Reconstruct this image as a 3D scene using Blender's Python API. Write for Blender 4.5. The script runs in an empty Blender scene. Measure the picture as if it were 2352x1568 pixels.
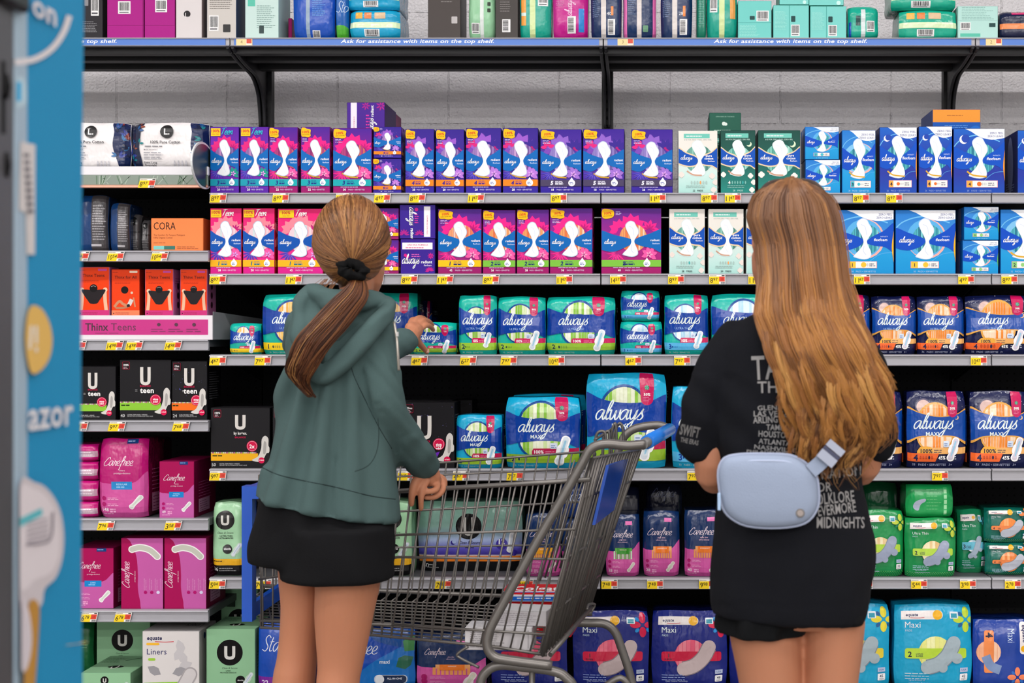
import bpy, bmesh, math, random
from mathutils import Vector, Matrix, noise
from mathutils.geometry import tessellate_polygon
from mathutils.bvhtree import BVHTree
S = bpy.context.scene
COL = S.collection
PI = math.pi
# ------------------------------------------------------------ camera
F, CX, CY, CZ = 3267.0, 1500.0, 784.0, 1.27
def W(px, py, Y): return Vector(((px - CX) * Y / F, Y, CZ + (CY - py) * Y / F))
cam = bpy.data.cameras.new('camera'); camo = bpy.data.objects.new('camera', cam); COL.objects.link(camo)
camo.location = (0, 0, CZ); camo.rotation_euler = (PI / 2, 0, 0)
cam.sensor_width = 36; cam.lens = F / 2352 * 36; cam.shift_x = (1176 - CX) / 2352
cam.clip_start = .05
cam.dof.use_dof = True; cam.dof.focus_distance = 4.42; cam.dof.aperture_fstop = 4.8
S.camera = camo
# ------------------------------------------------------------ world, exposure
wd = bpy.data.worlds.new('world'); S.world = wd; wd.use_nodes = True
wd.node_tree.nodes['Background'].inputs[0].default_value = (.8, .88, 1, 1)
wd.node_tree.nodes['Background'].inputs[1].default_value = .03
S.view_settings.view_transform = 'Standard'; S.view_settings.look = 'None'
S.view_settings.gamma = 1; S.view_settings.use_curve_mapping = False
S.view_settings.exposure = -0.75
# ------------------------------------------------------------ store lamps (the strips themselves are built with the ceiling)
ROOM_H = 4.3
LAMP_ROWS = [(2.35, 105), (-.1, 52), (-2.8, 150), (-5.6, 300), (-8.4, 430)]
for ly, pw in LAMP_ROWS:
    for lx in (-4.2, -.6, 3.0):
        L = bpy.data.lights.new('strip_light', 'AREA'); L.shape = 'RECTANGLE'
        L.size = 3.3; L.size_y = .2; L.energy = pw; L.color = (1, .965, .95)
        o = bpy.data.objects.new('strip_light', L); COL.objects.link(o); o.location = (lx, ly, ROOM_H - .16)

# ------------------------------------------------------------ materials
def lin(c):
    c /= 255.0
    return c / 12.92 if c <= .04045 else ((c + .055) / 1.055) ** 2.4
def hexc(h): return (lin(int(h[0:2], 16)), lin(int(h[2:4], 16)), lin(int(h[4:6], 16)), 1)
KIND = {'card': (.42, .0, .1), 'film': (.2, .0, .5), 'matte': (.85, .0, .2), 'metal': (.38, .6, .5), 'paint': (.5, .0, .4),
        'cloth': (.95, 0, .15), 'skin': (.55, 0, .3), 'plastic': (.3, 0, .5), 'hair': (.42, 0, .45), 'paper': (.6, 0, .3)}
_m = {}
def M(h, kind='card'):
    """one procedural material per printed colour and finish"""
    k = (h, kind)
    if k in _m: return _m[k]
    m = bpy.data.materials.new(kind + '_' + (h if isinstance(h, str) else 'blend')); m.use_nodes = True
    nt = m.node_tree; b = nt.nodes['Principled BSDF']
    r, me, sp = KIND[kind]
    b.inputs['Roughness'].default_value = r; b.inputs['Metallic'].default_value = me
    b.inputs['Specular IOR Level'].default_value = sp
    if isinstance(h, str): b.inputs['Base Color'].default_value = hexc(h)
    else:
        tc = nt.nodes.new('ShaderNodeTexCoord'); sx = nt.nodes.new('ShaderNodeSeparateXYZ'); cr = nt.nodes.new('ShaderNodeValToRGB')
        nt.links.new(tc.outputs['Generated'], sx.inputs[0]); nt.links.new(sx.outputs[2], cr.inputs[0]); nt.links.new(cr.outputs[0], b.inputs['Base Color'])
        el = cr.color_ramp.elements
        while len(el) < len(h): el.new(.5)
        for e, (p, c) in zip(el, h): e.position = p; e.color = hexc(c)
    def bump(scale, dist, detail=2, stretch=None, strength=1.0):
        tc = nt.nodes.new('ShaderNodeTexCoord'); mp = nt.nodes.new('ShaderNodeMapping'); n = nt.nodes.new('ShaderNodeTexNoise'); bp = nt.nodes.new('ShaderNodeBump')
        n.inputs['Scale'].default_value = scale; n.inputs['Detail'].default_value = detail
        if stretch: mp.inputs['Scale'].default_value = stretch
        bp.inputs['Distance'].default_value = dist; bp.inputs['Strength'].default_value = strength
        nt.links.new(tc.outputs['Object'], mp.inputs[0]); nt.links.new(mp.outputs[0], n.inputs[0]); nt.links.new(n.outputs[0], bp.inputs['Height'])
        nt.links.new(bp.outputs[0], b.inputs['Normal']); return n
    if kind == 'film': bump(15, .009, 3, (1.2, 1, .9), .85)
    if kind == 'card': b.inputs['Coat Weight'].default_value = .05; b.inputs['Coat Roughness'].default_value = .25
    if kind == 'cloth': bump(420, .0008, 1, None, .5)
    if kind == 'metal': bump(90, .0006, 2, None, .5)
    if kind == 'skin': b.inputs['Subsurface Weight'].default_value = .12; b.inputs['Subsurface Radius'].default_value = (.02, .008, .004)
    _m[k] = m; return m

def tag(o, label=None, cat=None, group=None, kind=None):
    if label: o['label'] = label
    if cat: o['category'] = cat
    if group: o['group'] = group
    if kind: o['kind'] = kind
    return o
def empty(name, loc=(0, 0, 0), rz=0):
    o = bpy.data.objects.new(name, None); o.empty_display_size = .05; COL.objects.link(o); o.location = loc; o.rotation_euler = (0, 0, rz); return o
class MB:
    """collects polygons with a material each; build() links them as one mesh object"""
    def __init__(s): s.v = []; s.f = []; s.m = []; s.mats = []; s.sm = []
    def mi(s, mat):
        if mat not in s.mats: s.mats.append(mat)
        return s.mats.index(mat)
    def poly(s, pts, mat, smooth=False):
        n = len(s.v); s.v.extend([tuple(p) for p in pts]); s.f.append(list(range(n, n + len(pts)))); s.m.append(s.mi(mat)); s.sm.append(smooth)
    def grid(s, rows, mat, closed=False, smooth=True, caps=False):
        n = len(s.v); k = len(rows[0]); mi = s.mi(mat)
        for r in rows: s.v.extend([tuple(p) for p in r])
        for i in range(len(rows) - 1):
            for j in range(k if closed else k - 1):
                a = n + i * k + j; b = n + i * k + (j + 1) % k
                s.f.append([a, b, b + k, a + k]); s.m.append(mi); s.sm.append(smooth)
        if caps:
            s.f.append(list(range(n, n + k))[::-1]); s.m.append(mi); s.sm.append(False)
            e = n + (len(rows) - 1) * k
            s.f.append(list(range(e, e + k))); s.m.append(mi); s.sm.append(False)
    def box(s, x0, y0, z0, x1, y1, z1, mat, bv=0.0):
        if bv <= 0:
            c = [(x0, y0), (x1, y0), (x1, y1), (x0, y1)]
            s.grid([[(x, y, z0) for x, y in c], [(x, y, z1) for x, y in c]], mat, True, False, True); return
        def ring(i, z): return [(x0 + i, y0 + bv, z), (x0 + bv, y0 + i, z), (x1 - bv, y0 + i, z), (x1 - i, y0 + bv, z), (x1 - i, y1 - bv, z), (x1 - bv, y1 - i, z), (x0 + bv, y1 - i, z), (x0 + i, y1 - bv, z)]
        s.grid([ring(bv * .99, z0), ring(0, z0 + bv), ring(0, z1 - bv), ring(bv * .99, z1)], mat, True, False, True)
    def tube(s, pts, r, mat, n=8, caps=True, flat=None):
        """tube along pts; r a number or a list; parallel transport frame"""
        pts = [Vector(p) for p in pts]; R = r if isinstance(r, (list, tuple)) else [r] * len(pts)
        t = (pts[1] - pts[0]).normalized(); a = t.orthogonal().normalized(); rows = []
        for i, p in enumerate(pts):
            t2 = (pts[min(i + 1, len(pts) - 1)] - pts[max(i - 1, 0)])
            t2 = t2.normalized() if t2.length > 1e-9 else t
            a = (a - t2 * a.dot(t2)); a = a.normalized() if a.length > 1e-6 else t2.orthogonal().normalized()
            b = t2.cross(a); t = t2
            rows.append([p + (a * math.cos(2 * PI * k / n) + b * math.sin(2 * PI * k / n)) * R[i] for k in range(n)])
        s.grid(rows, mat, True, True, caps)
    def build(s, name, parent=None, loc=None, rz=0):
        me = bpy.data.meshes.new(name); me.from_pydata(s.v, [], s.f)
        for m in s.mats: me.materials.append(m)
        me.polygons.foreach_set('material_index', s.m); me.polygons.foreach_set('use_smooth', s.sm); me.update()
        o = bpy.data.objects.new(name, me); COL.objects.link(o)
        if parent: o.parent = parent
        if loc is not None: o.location = loc
        if rz: o.rotation_euler = (0, 0, rz)
        return o
def spline(P, n=8, closed=False):
    """Catmull-Rom through P (any dimension)"""
    P = [Vector(p) for p in P]; out = []; L = len(P)
    for i in range(L if closed else L - 1):
        g = (lambda j: P[j % L]) if closed else (lambda j: P[min(max(j, 0), L - 1)])
        a, b, c, d = g(i - 1), g(i), g(i + 1), g(i + 2)
        for k in range(n):
            t = k / n; out.append(.5 * ((2 * b) + (c - a) * t + (2 * a - 5 * b + 4 * c - d) * t * t + (3 * b - a - 3 * c + d) * t ** 3))
    if not closed: out.append(P[-1])
    return out
# ============================================================ the setting
YW, YM, YT, YB = 5.2, 4.44, 4.66, 5.05      # block wall, shelf lips, top shelf lip, gondola back panel
XB = [-2.606, -1.386, -.163, 1.056, 2.276]   # bay boundaries
PM = YM / F; PT = YT / F
def zM(py): return CZ + (CY - py) * PM
def zT(py): return CZ + (CY - py) * PT
def wallmat():
    m = bpy.data.materials.new('painted_block'); m.use_nodes = True; nt = m.node_tree; b = nt.nodes['Principled BSDF']
    b.inputs['Base Color'].default_value = hexc('E0DDE0'); b.inputs['Roughness'].default_value = .55
    tc = nt.nodes.new('ShaderNodeTexCoord')
    n1 = nt.nodes.new('ShaderNodeTexNoise'); n1.inputs['Scale'].default_value = 120; n1.inputs['Detail'].default_value = 3
    n2 = nt.nodes.new('ShaderNodeTexNoise'); n2.inputs['Scale'].default_value = 22; n2.inputs['Detail'].default_value = 3
    br = nt.nodes.new('ShaderNodeTexBrick'); mp = nt.nodes.new('ShaderNodeMapping'); mp.inputs['Rotation'].default_value = (PI / 2, 0, 0)
    zj = CZ + (CY - 285) * YW / F; xj = (1030 - CX) * YW / F
    mp.vector_type = 'POINT'; mp.inputs['Location'].default_value = (-xj + .406 * 20.0, zj, 0)
    br.inputs['Scale'].default_value = 1; br.inputs['Brick Width'].default_value = .4045; br.inputs['Row Height'].default_value = .203
    br.inputs['Mortar Size'].default_value = .0045; br.inputs['Mortar Smooth'].default_value = .9; br.offset = .5
    sx = nt.nodes.new('ShaderNodeSeparateXYZ'); cx = nt.nodes.new('ShaderNodeCombineXYZ')
    ax = nt.nodes.new('ShaderNodeMath'); ax.operation = 'ADD'; ax.inputs[1].default_value = -xj + .4045 * 40
    az = nt.nodes.new('ShaderNodeMath'); az.operation = 'ADD'; az.inputs[1].default_value = -zj + .203 * 41
    L = nt.links.new
    L(tc.outputs['Object'], sx.inputs[0]); L(sx.outputs[0], ax.inputs[0]); L(sx.outputs[2], az.inputs[0]); L(ax.outputs[0], cx.inputs[0]); L(az.outputs[0], cx.inputs[1]); L(cx.outputs[0], br.inputs[0])
    nt.nodes.remove(mp)
    b1 = nt.nodes.new('ShaderNodeBump'); b1.inputs['Distance'].default_value = .0028; b1.invert = True
    b2 = nt.nodes.new('ShaderNodeBump'); b2.inputs['Distance'].default_value = .007; b2.inputs['Strength'].default_value = 1
    ad = nt.nodes.new('ShaderNodeMath'); ad.operation = 'ADD'
    L(tc.outputs['Object'], n1.inputs[0]); L(tc.outputs['Object'], n2.inputs[0]); L(n1.outputs[0], ad.inputs[0]); L(n2.outputs[0], ad.inputs[1])
    L(br.outputs['Fac'], b1.inputs['Height']); L(ad.outputs[0], b2.inputs['Height']); L(b1.outputs[0], b2.inputs['Normal']); L(b2.outputs[0], b.inputs['Normal'])
    return m
def struct(name, mb, **k): return tag(mb.build(name), kind='structure')
def slab(name, x0, y0, z0, x1, y1, z1, mat):
    mb = MB(); mb.box(x0, y0, z0, x1, y1, z1, mat); return tag(mb.build(name), kind='structure')
def floormat():
    m = M('B9B6B0', 'paint').copy(); m.name = 'polished_concrete'; nt = m.node_tree; b = nt.nodes['Principled BSDF']
    n = nt.nodes.new('ShaderNodeTexNoise'); n.inputs['Scale'].default_value = 2.5; n.inputs['Detail'].default_value = 6
    cr = nt.nodes.new('ShaderNodeValToRGB'); cr.color_ramp.elements[0].color = hexc('6E6A66'); cr.color_ramp.elements[1].color = hexc('8C8882')
    nt.links.new(n.outputs[0], cr.inputs[0]); nt.links.new(cr.outputs[0], b.inputs['Base Color']); b.inputs['Roughness'].default_value = .3
    return m
slab('wall_back', -6.5, YW, 0, 6.5, YW + .2, ROOM_H, wallmat())
slab('floor', -6.5, -10.5, -.1, 6.5, YW, 0, floormat())
slab('ceiling', -6.5, -10.5, ROOM_H, 6.5, YW, ROOM_H + .1, M('D9D9D9', 'matte'))
slab('wall_left', -6.7, -10.5, 0, -6.5, YW, ROOM_H, M('C9C9C9', 'matte'))
slab('wall_right', 6.5, -10.5, 0, 6.7, YW, ROOM_H, M('C9C9C9', 'matte'))
slab('wall_front', -6.5, -10.7, 0, 6.5, -10.5, ROOM_H, M('C9C9C9', 'matte'))
def emit():
    m = bpy.data.materials.new('lamp_diffuser'); m.use_nodes = True; b = m.node_tree.nodes['Principled BSDF']
    b.inputs['Base Color'].default_value = (.9, .9, .9, 1); b.inputs['Emission Color'].default_value = (1, .97, .95, 1); b.inputs['Emission Strength'].default_value = 2.0; return m
EM = emit()
for i, (ly, pw) in enumerate(LAMP_ROWS):
    for j, lx in enumerate((-4.2, -.6, 3.0)):
        mb = MB(); mb.box(lx - 1.7, ly - .13, ROOM_H - .1, lx + 1.7, ly + .13, ROOM_H, M('E4E4E4', 'paint'))
        o = tag(mb.build('ceiling_light'), 'long white strip light fixed to the store ceiling above the aisle', 'ceiling light', 'ceiling strip lights')
        mb = MB(); mb.box(lx - 1.66, ly - .1, ROOM_H - .135, lx + 1.66, ly + .1, ROOM_H - .1, EM); mb.build('diffuser', o)

# ------------------------------------------------------------ gondola shelving
GREY, DARK, BLK = M('9B9A9E', 'paint'), M('17171A', 'paint'), M('060607', 'matte')
RAILG = M('A3A2A8', 'plastic'); DECK = M('55555A', 'paint')
# back panels with rows of small peg holes
def pegmat():
    m = M('0A0A0B', 'matte').copy(); m.name = 'pegboard_panel'; nt = m.node_tree; b = nt.nodes['Principled BSDF']
    tc = nt.nodes.new('ShaderNodeTexCoord'); v = nt.nodes.new('ShaderNodeVectorMath'); v.operation = 'SCALE'; v.inputs[3].default_value = 1 / .0254
    fr = nt.nodes.new('ShaderNodeVectorMath'); fr.operation = 'FRACTION'; sx = nt.nodes.new('ShaderNodeSeparateXYZ'); cb = nt.nodes.new('ShaderNodeCombineXYZ')
    d = nt.nodes.new('ShaderNodeVectorMath'); d.operation = 'DISTANCE'; d.inputs[1].default_value = (.5, .5, 0)
    g = nt.nodes.new('ShaderNodeMath'); g.operation = 'LESS_THAN'; g.inputs[1].default_value = .13
    mx = nt.nodes.new('ShaderNodeMix'); mx.data_type = 'RGBA'; mx.inputs[6].default_value = hexc('1B1B1D'); mx.inputs[7].default_value = hexc('020202')
    L = nt.links.new; L(tc.outputs['Object'], v.inputs[0]); L(v.outputs[0], fr.inputs[0]); L(fr.outputs[0], sx.inputs[0]); L(sx.outputs[0], cb.inputs[0]); L(sx.outputs[2], cb.inputs[1])
    L(cb.outputs[0], d.inputs[0]); L(d.outputs['Value'], g.inputs[0]); L(g.outputs[0], mx.inputs[0]); L(mx.outputs[2], b.inputs['Base Color'])
    return m
PEG = pegmat()
ZTOPB = zM(447) - .02
BAYN = ['left', 'second', 'third', 'right-hand']
for i in range(4):
    x0, x1 = XB[i] + .004, XB[i + 1] - .004
    mb = MB(); mb.box(x0, YB, .12, x1, YB + .02, ZTOPB if i else zM(400), PEG)
    tag(mb.build('back_panel'), f'black perforated back panel of the {BAYN[i]} shelving bay', 'back panel', None)
for i in range(5):
    x = XB[i] + (.006 if i == 1 else 0); mb = MB(); mb.box(x - .02, YB + .022, 0, x + .02, YB + .06, zT(95), DARK)
    for k in range(60): mb.box(x - .004, YB + .0205, .5 + k * .03, x + .004, YB + .0225, .512 + k * .03, BLK)
    tag(mb.build('upright_post'), ['slotted dark post behind the left end of shelving', 'slotted dark post left of the purple boxes', 'slotted dark post rising behind the middle purple boxes', 'slotted dark post behind the orange topped box', 'slotted dark post beyond the right frame edge'][i], 'shelf post', 'upright posts')
def rail_profile(y, z, h):      # cross section of the lip: tilted ticket channel with a round lower nose
    return [(y + .012, z + .002), (y - .004, z), (y - .007, z - .004), (y - .001, z - h * .15), (y - .001, z - h * .8), (y - .007, z - h * .93), (y - .004, z - h), (y + .012, z - h)]
def shelf(x0, x1, zt, Y, h, depth, label, blue=False, left=None):
    r = empty('shelf', ((x0 + x1) / 2, Y, zt)); tag(r, label, 'shelf', 'display shelves')
    X = (x0 - x1) / 2 + .002; X1 = -X
    mb = MB(); mb.box(X, .012, -.022, X1, depth, 0, DARK if blue else DECK)
    if blue:
        for yy in (.03, .15, .30): mb.box(X, yy, -.045, X1, yy + .045, -.022, DARK)
    mb.build('deck', r)
    mb = MB(); pr = rail_profile(0, 0, h)
    mb.grid([[(X, y, z) for y, z in pr], [(X1, y, z) for y, z in pr]], RAILG, True, False, True)
    rl = mb.build('price_rail', r)
    if blue:
        mb = MB(); mb.box(X + .012, -.0035, -h + .0035, X1 - .012, -.0015, -.0045, M('3F73C8', 'plastic')); rb = mb.build('blue_strip', rl)
    for sx in (-1, 1):
        mb = MB(); xx = X1 * sx - sx * .006
        d2 = depth - .02
        if blue:  # deep curved bracket
            prof = spline([(.0, -.03), (.06, -.045), (.16, -.06), (.28, -.072), (.35, -.115), (.376, -.17), (.388, -.235)], 4)
            pts = [(p.x, p.y) for p in prof] + [(.405, -.235), (.405, -.01), (.0, -.01)]
            a = [(xx - .002, y, z) for y, z in pts]; b = [(xx + .002, y, z) for y, z in pts]
            mb.grid([a, b], DARK, True, False); tri = tessellate_polygon([[Vector((0, y, z)) for y, z in pts]])
            for t in tri:
                mb.poly([a[q] for q in t], DARK); mb.poly([b[q] for q in t], DARK)
            mb.tube([(xx, p.x, p.y) for p in prof], .006, M('2A2A2E', 'paint'), 6)
        else:
            mb.grid([[(xx - .0015, .2, -.022), (xx - .0015, d2, -.022), (xx - .0015, d2, -.10), (xx - .0015, .22, -.03)], [(xx + .0015, .2, -.022), (xx + .0015, d2, -.022), (xx + .0015, d2, -.10), (xx + .0015, .22, -.03)]], DARK, True, False, True)
        mb.build('bracket', r)
    return r
ROWPX = {'A': (443, 24), 'B': (629, 25), 'C': (815, 25), 'D': (1077, 27), 'E': (1327, 25)}
ORD = {'T': 'topmost', 'A': 'second', 'B': 'third', 'C': 'fourth', 'D': 'fifth', 'E': 'sixth', 'F': 'bottom'}
for r, (py, hp) in ROWPX.items():
    for i in (1, 2, 3):
        shelf(XB[i], XB[i + 1], zM(py), YM, hp * PM, YB - YM - .002, f'grey {ORD[r]} shelf of the {BAYN[i]} bay')
LROW = {'L0': (392, 40), 'L1': (576, 25), 'L2': (780, 25), 'L3': (966, 25), 'L4': (1191, 27), 'L5': (1401, 27)}
LORD = {'L0': 'highest', 'L1': 'second', 'L2': 'third', 'L3': 'fourth', 'L4': 'fifth', 'L5': 'sixth', 'L6': 'bottom'}
for r, (py, hp) in LROW.items():
    if r == 'L0': continue
    shelf(XB[0], XB[1], zM(py), YM, hp * PM, YB - YM - .002, f'grey {LORD[r]} shelf of the left bay')
ZF = zM(1590)
for i in range(4):
    x0, x1 = XB[i], XB[i + 1]; r = empty('base_shelf', ((x0 + x1) / 2, YM, 0)); tag(r, f'dark base deck at the foot of the {BAYN[i]} bay', 'shelf', 'base decks')
    X = (x0 - x1) / 2 + .003
    mb = MB(); mb.box(X, 0, ZF - .03, -X, YB - YM - .002, ZF, DECK); mb.build('deck', r)
    mb = MB(); mb.box(X, .04, 0, -X, .06, ZF - .03, DARK); mb.build('kick_plate', r)
for i in range(4):
    shelf(XB[i], XB[i + 1], zT(87), YT, 20 * PT, .42, ['long blue fronted top shelf at the left edge of frame', 'blue fronted top shelf carrying price tag 4', 'blue fronted top shelf carrying price tag 3', 'blue fronted top shelf carrying price tag 2'][i], True)
# ============================================================ printing: 2-D artwork laid on the faces of packs
_tc = {}
def textgeo(s, bold=0.0, shear=0.0):
    k = (s, bold, shear)
    if k in _tc: return _tc[k]
    cu = bpy.data.curves.new('t', 'FONT'); cu.body = s; cu.size = 1; cu.resolution_u = 2; cu.offset = bold; cu.shear = shear
    cu.space_character = 1.0 + bold * 2
    ob = bpy.data.objects.new('t', cu); me = ob.to_mesh()
    vs = [(v.co.x, v.co.y) for v in me.vertices]; me.calc_loop_triangles(); fs = [tuple(t.vertices) for t in me.loop_triangles]
    ob.to_mesh_clear(); bpy.data.objects.remove(ob); bpy.data.curves.remove(cu)
    if not vs: vs = [(0, 0)]; fs = []
    x0 = min(v[0] for v in vs); x1 = max(v[0] for v in vs)
    _tc[k] = (vs, fs, x0, x1); return _tc[k]
# a small hand-written script alphabet (strokes), x-height 1
SC = {'a': (.98, [[(.78, .85), (.5, 1.02), (.15, .75), (.08, .3), (.3, 0), (.58, .3), (.78, .98), (.74, .35), (.85, .02), (1.02, .2)]]),
      'l': (.42, [[(0, .15), (.28, .9), (.48, 1.7), (.36, 1.95), (.2, 1.4), (.14, .4), (.28, .02), (.46, .2)]]),
      'w': (1.1, [[(0, .85), (.12, .98), (.14, .35), (.28, 0), (.5, .35), (.62, .95), (.62, .3), (.78, .0), (1.02, .4), (1.02, 1.02)]]),
      'y': (.82, [[(0, .85), (.1, .98), (.12, .35), (.32, .03), (.56, .35), (.72, 1.0), (.62, .1), (.4, -.75), (.08, -.95), (.05, -.65), (.5, -.15), (.86, .2)]]),
      's': (.62, [[(0, .1), (.3, .6), (.52, 1.08), (.44, .7), (.62, .3), (.42, 0), (.12, .06)]]),
      'c': (.72, [[(.7, .8), (.45, 1.02), (.1, .65), (.1, .2), (.38, 0), (.74, .2)]]),
      'C': (1.2, [[(1.2, 1.3), (1.0, 1.75), (.5, 1.2), (.15, .5), (.35, 0), (.8, .1), (1.2, .4)]]),
      'r': (.66, [[(.02, .05), (.18, .6), (.2, 1.08), (.3, .88), (.58, .9), (.48, .4), (.5, .05), (.7, .15)]]),
      'e': (.72, [[(.05, .35), (.45, .5), (.58, .85), (.36, 1.02), (.1, .65), (.12, .18), (.42, 0), (.76, .22)]]),
      'f': (.66, [[(.1, .2), (.42, .9), (.72, 1.7), (.58, 1.95), (.38, 1.4), (.2, 0), (.05, -.9)], [(.02, .95), (.35, 1.0), (.8, 1.12)]]),
      'S': (1.0, [[(.95, 1.5), (.6, 1.8), (.3, 1.45), (.45, 1.0), (.8, .5), (.55, .02), (.05, .2)]]),
      't': (.55, [[(.3, 1.6), (.16, .6), (.2, .05), (.5, .1)], [(0, 1.05), (.55, 1.1)]]),
      'n': (.9, [[(.05, 1.0), (.08, .05), (.25, .7), (.5, 1.02), (.62, .8), (.62, .1), (.85, .15)]]),
      'T': (1.05, [[(.1, 1.6), (.6, 1.72), (1.2, 1.75)], [(.65, 1.7), (.5, .9), (.35, 0)]]),
      'o': (.8, [[(.4, 1.0), (.1, .7), (.12, .15), (.4, 0), (.68, .3), (.66, .8), (.4, 1.0)]])}
def scriptgeo(s, th=.15, slant=.28):
    k = ('script', s, th)
    if k in _tc: return _tc[k]
    vs, fs = [], []; x = 0
    for ch in s:
        adv, st = SC[ch]
        for P in st:
            q = spline([(a, b, 0) for a, b in P], 4)
            n0 = len(vs)
            for i, p in enumerate(q):
                t = q[min(i + 1, len(q) - 1)] - q[max(i - 1, 0)]; t.normalize()
                up = abs(t.y); w = th * (.5 + .5 * up) * (.55 if i in (0, len(q) - 1) else 1) / 2
                for sg in (1, -1): a = p.x - t.y * w * sg; b = p.y + t.x * w * sg; vs.append((x + a + slant * b, b))
            for i in range(len(q) - 1): a = n0 + 2 * i; fs.append((a, a + 1, a + 3)); fs.append((a, a + 3, a + 2))
        x += adv * .96
    x0 = min(v[0] for v in vs); x1 = max(v[0] for v in vs)
    _tc[k] = (vs, fs, x0, x1); return _tc[k]
def clipc(poly, a, b, c):       # keep a*x+b*y<=c
    out = []
    for i in range(len(poly)):
        p, q = poly[i - 1], poly[i]; dp = a * p[0] + b * p[1] - c; dq = a * q[0] + b * q[1] - c
        if (dp <= 0) != (dq <= 0):
            t = dp / (dp - dq); out.append((p[0] + (q[0] - p[0]) * t, p[1] + (q[1] - p[1]) * t))
        if dq <= 0: out.append(q)
    return out
def clipr(poly, x0, x1, y0, y1):
    for a, b, c in ((-1, 0, -x0), (1, 0, x1), (0, -1, -y0), (0, 1, y1)):
        poly = clipc(poly, a, b, c)
        if len(poly) < 3: return None
    return poly
class Art:
    """artwork on a face w x h metres; coordinates 0..1 of width and height; later items lie on top"""
    def __init__(s, w, h): s.w, s.h = w, h; s.items = []; s.layer = 0; s.part = None; s.asp = w / h
    def add(s, tris, col, kind=None):
        s.layer += 1; s.items.append((tris, col, s.layer, s.part, kind))
    def poly(s, pts, col, kind=None):
        P = [Vector((x * s.w, y * s.h, 0)) for x, y in pts]
        s.add([[(P[i].x, P[i].y) for i in t] for t in tessellate_polygon([P])], col, kind)
    def rect(s, x0, y0, x1, y1, col): s.poly([(x0, y0), (x1, y0), (x1, y1), (x0, y1)], col)
    def slant(s, x0, y0, x1, y1, k, col): s.poly([(x0, y0), (x1, y0), (x1 + k, y1), (x0 + k, y1)], col)
    def ell(s, cx, cy, rx, col, ry=None, n=20, rot=0, a0=0, a1=2 * PI):   # rx in widths, ry in widths too
        ry = rx if ry is None else ry; c, q = math.cos(rot), math.sin(rot); pts = []
        for i in range(n + (a1 < 6.28)):
            t = a0 + (a1 - a0) * i / n; x, y = rx * math.cos(t), ry * math.sin(t); pts.append((cx + x * c - y * q, cy + (x * q + y * c) * s.asp))
        s.poly(pts, col)
    def rrect(s, x0, y0, x1, y1, r, col):
        pts = []
        for cx, cy, a in ((x1 - r, y1, 0), (x0 + r, y1, 90), (x0 + r, y0, 180), (x1 - r, y0, 270)):
            for i in range(5):
                t = math.radians(a + i * 22.5); yy = cy + (-r * s.asp if a < 180 else r * s.asp); pts.append((cx + r * math.cos(t), yy + r * math.sin(t) * s.asp))
        s.poly(pts, col)
    def ribbon(s, pts, th, col, n=6):   # smooth thick line, th in widths
        q = spline([(x * s.w, y * s.h, 0) for x, y in pts], n); T = []; w = th * s.w / 2; L = []
        for i, p in enumerate(q):
            t = q[min(i + 1, len(q) - 1)] - q[max(i - 1, 0)]
            if t.length < 1e-9: t = Vector((1, 0, 0))
            t.normalize(); L.append(((p.x - t.y * w, p.y + t.x * w), (p.x + t.y * w, p.y - t.x * w)))
        for a, b in zip(L, L[1:]): T.append([a[0], a[1], b[1]]); T.append([a[0], b[1], b[0]])
        s.add(T, col)
    def smooth(s, pts, col, n=5): q = spline([(x, y, 0) for x, y in pts], n, True); s.poly([(p.x, p.y) for p in q], col)
    def geo(s, g, x, y, size, col, al, maxw, rot):
        vs, fs, x0, x1 = g; k = size * s.h; wd = (x1 - x0) * k; kx = k
        if maxw and wd > maxw * s.w: kx = k * maxw * s.w / wd
        ox = -x0 - (x1 - x0) * al; c, q = math.cos(rot), math.sin(rot); bx, by = x * s.w, y * s.h; P = []
        for a, b in vs: a = (a + ox) * kx; b *= k; P.append((bx + a * c - b * q, by + a * q + b * c))
        s.add([[P[i] for i in f] for f in fs], col)
    def text(s, t, x, y, size, col, al=.5, maxw=None, bold=0.0, shear=0.0, rot=0):  # size = cap height in heights
        s.geo(textgeo(t, bold, shear), x, y, size / .7, col, al, maxw, rot)
    def script(s, t, x, y, size, col, al=.5, maxw=None, th=.17, rot=0): s.geo(scriptgeo(t, th), x, y, size, col, al, maxw, rot)
    def lines(s, x0, y0, x1, n, gap, col, th=None, seed=1):  # small print
        r = random.Random(seed); th = th or gap * .4
        for i in range(n):
            y = y0 - i * gap; x = x0; e = x0 + (x1 - x0) * r.uniform(.7, 1)
            T = []
            while x < e:
                w = r.uniform(.03, .09); w2 = min(x + w, e); T.append(((x, w2), y)); x = w2 + .012
            P = []
            for (a, b), yy in T:
                q = [(a * s.w, yy * s.h), (b * s.w, yy * s.h), (b * s.w, (yy + th) * s.h), (a * s.w, (yy + th) * s.h)]; P += [q[:3], [q[0], q[2], q[3]]]
            s.add(P, col)
    def barcode(s, x0, y0, x1, y1, vert=False, seed=3):
        r = random.Random(seed); s.rect(x0, y0, x1, y1, 'E9E9E9'); P = []
        dx, dy = (x1 - x0), (y1 - y0); a = .08
        while a < .9:
            b = a + r.choice((.015, .03, .045))
            q = ([(x0 + dx * a, y0 + dy * .25), (x0 + dx * b, y0 + dy * .25), (x0 + dx * b, y0 + dy * .92), (x0 + dx * a, y0 + dy * .92)] if not vert else [(x0 + dx * .08, y0 + dy * a), (x0 + dx * .75, y0 + dy * a), (x0 + dx * .75, y0 + dy * b), (x0 + dx * .08, y0 + dy * b)])
            q = [(u * s.w, v * s.h) for u, v in q]; P += [q[:3], [q[0], q[2], q[3]]]; a = b + r.choice((.015, .03))
        s.add(P, '202024')
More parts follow.
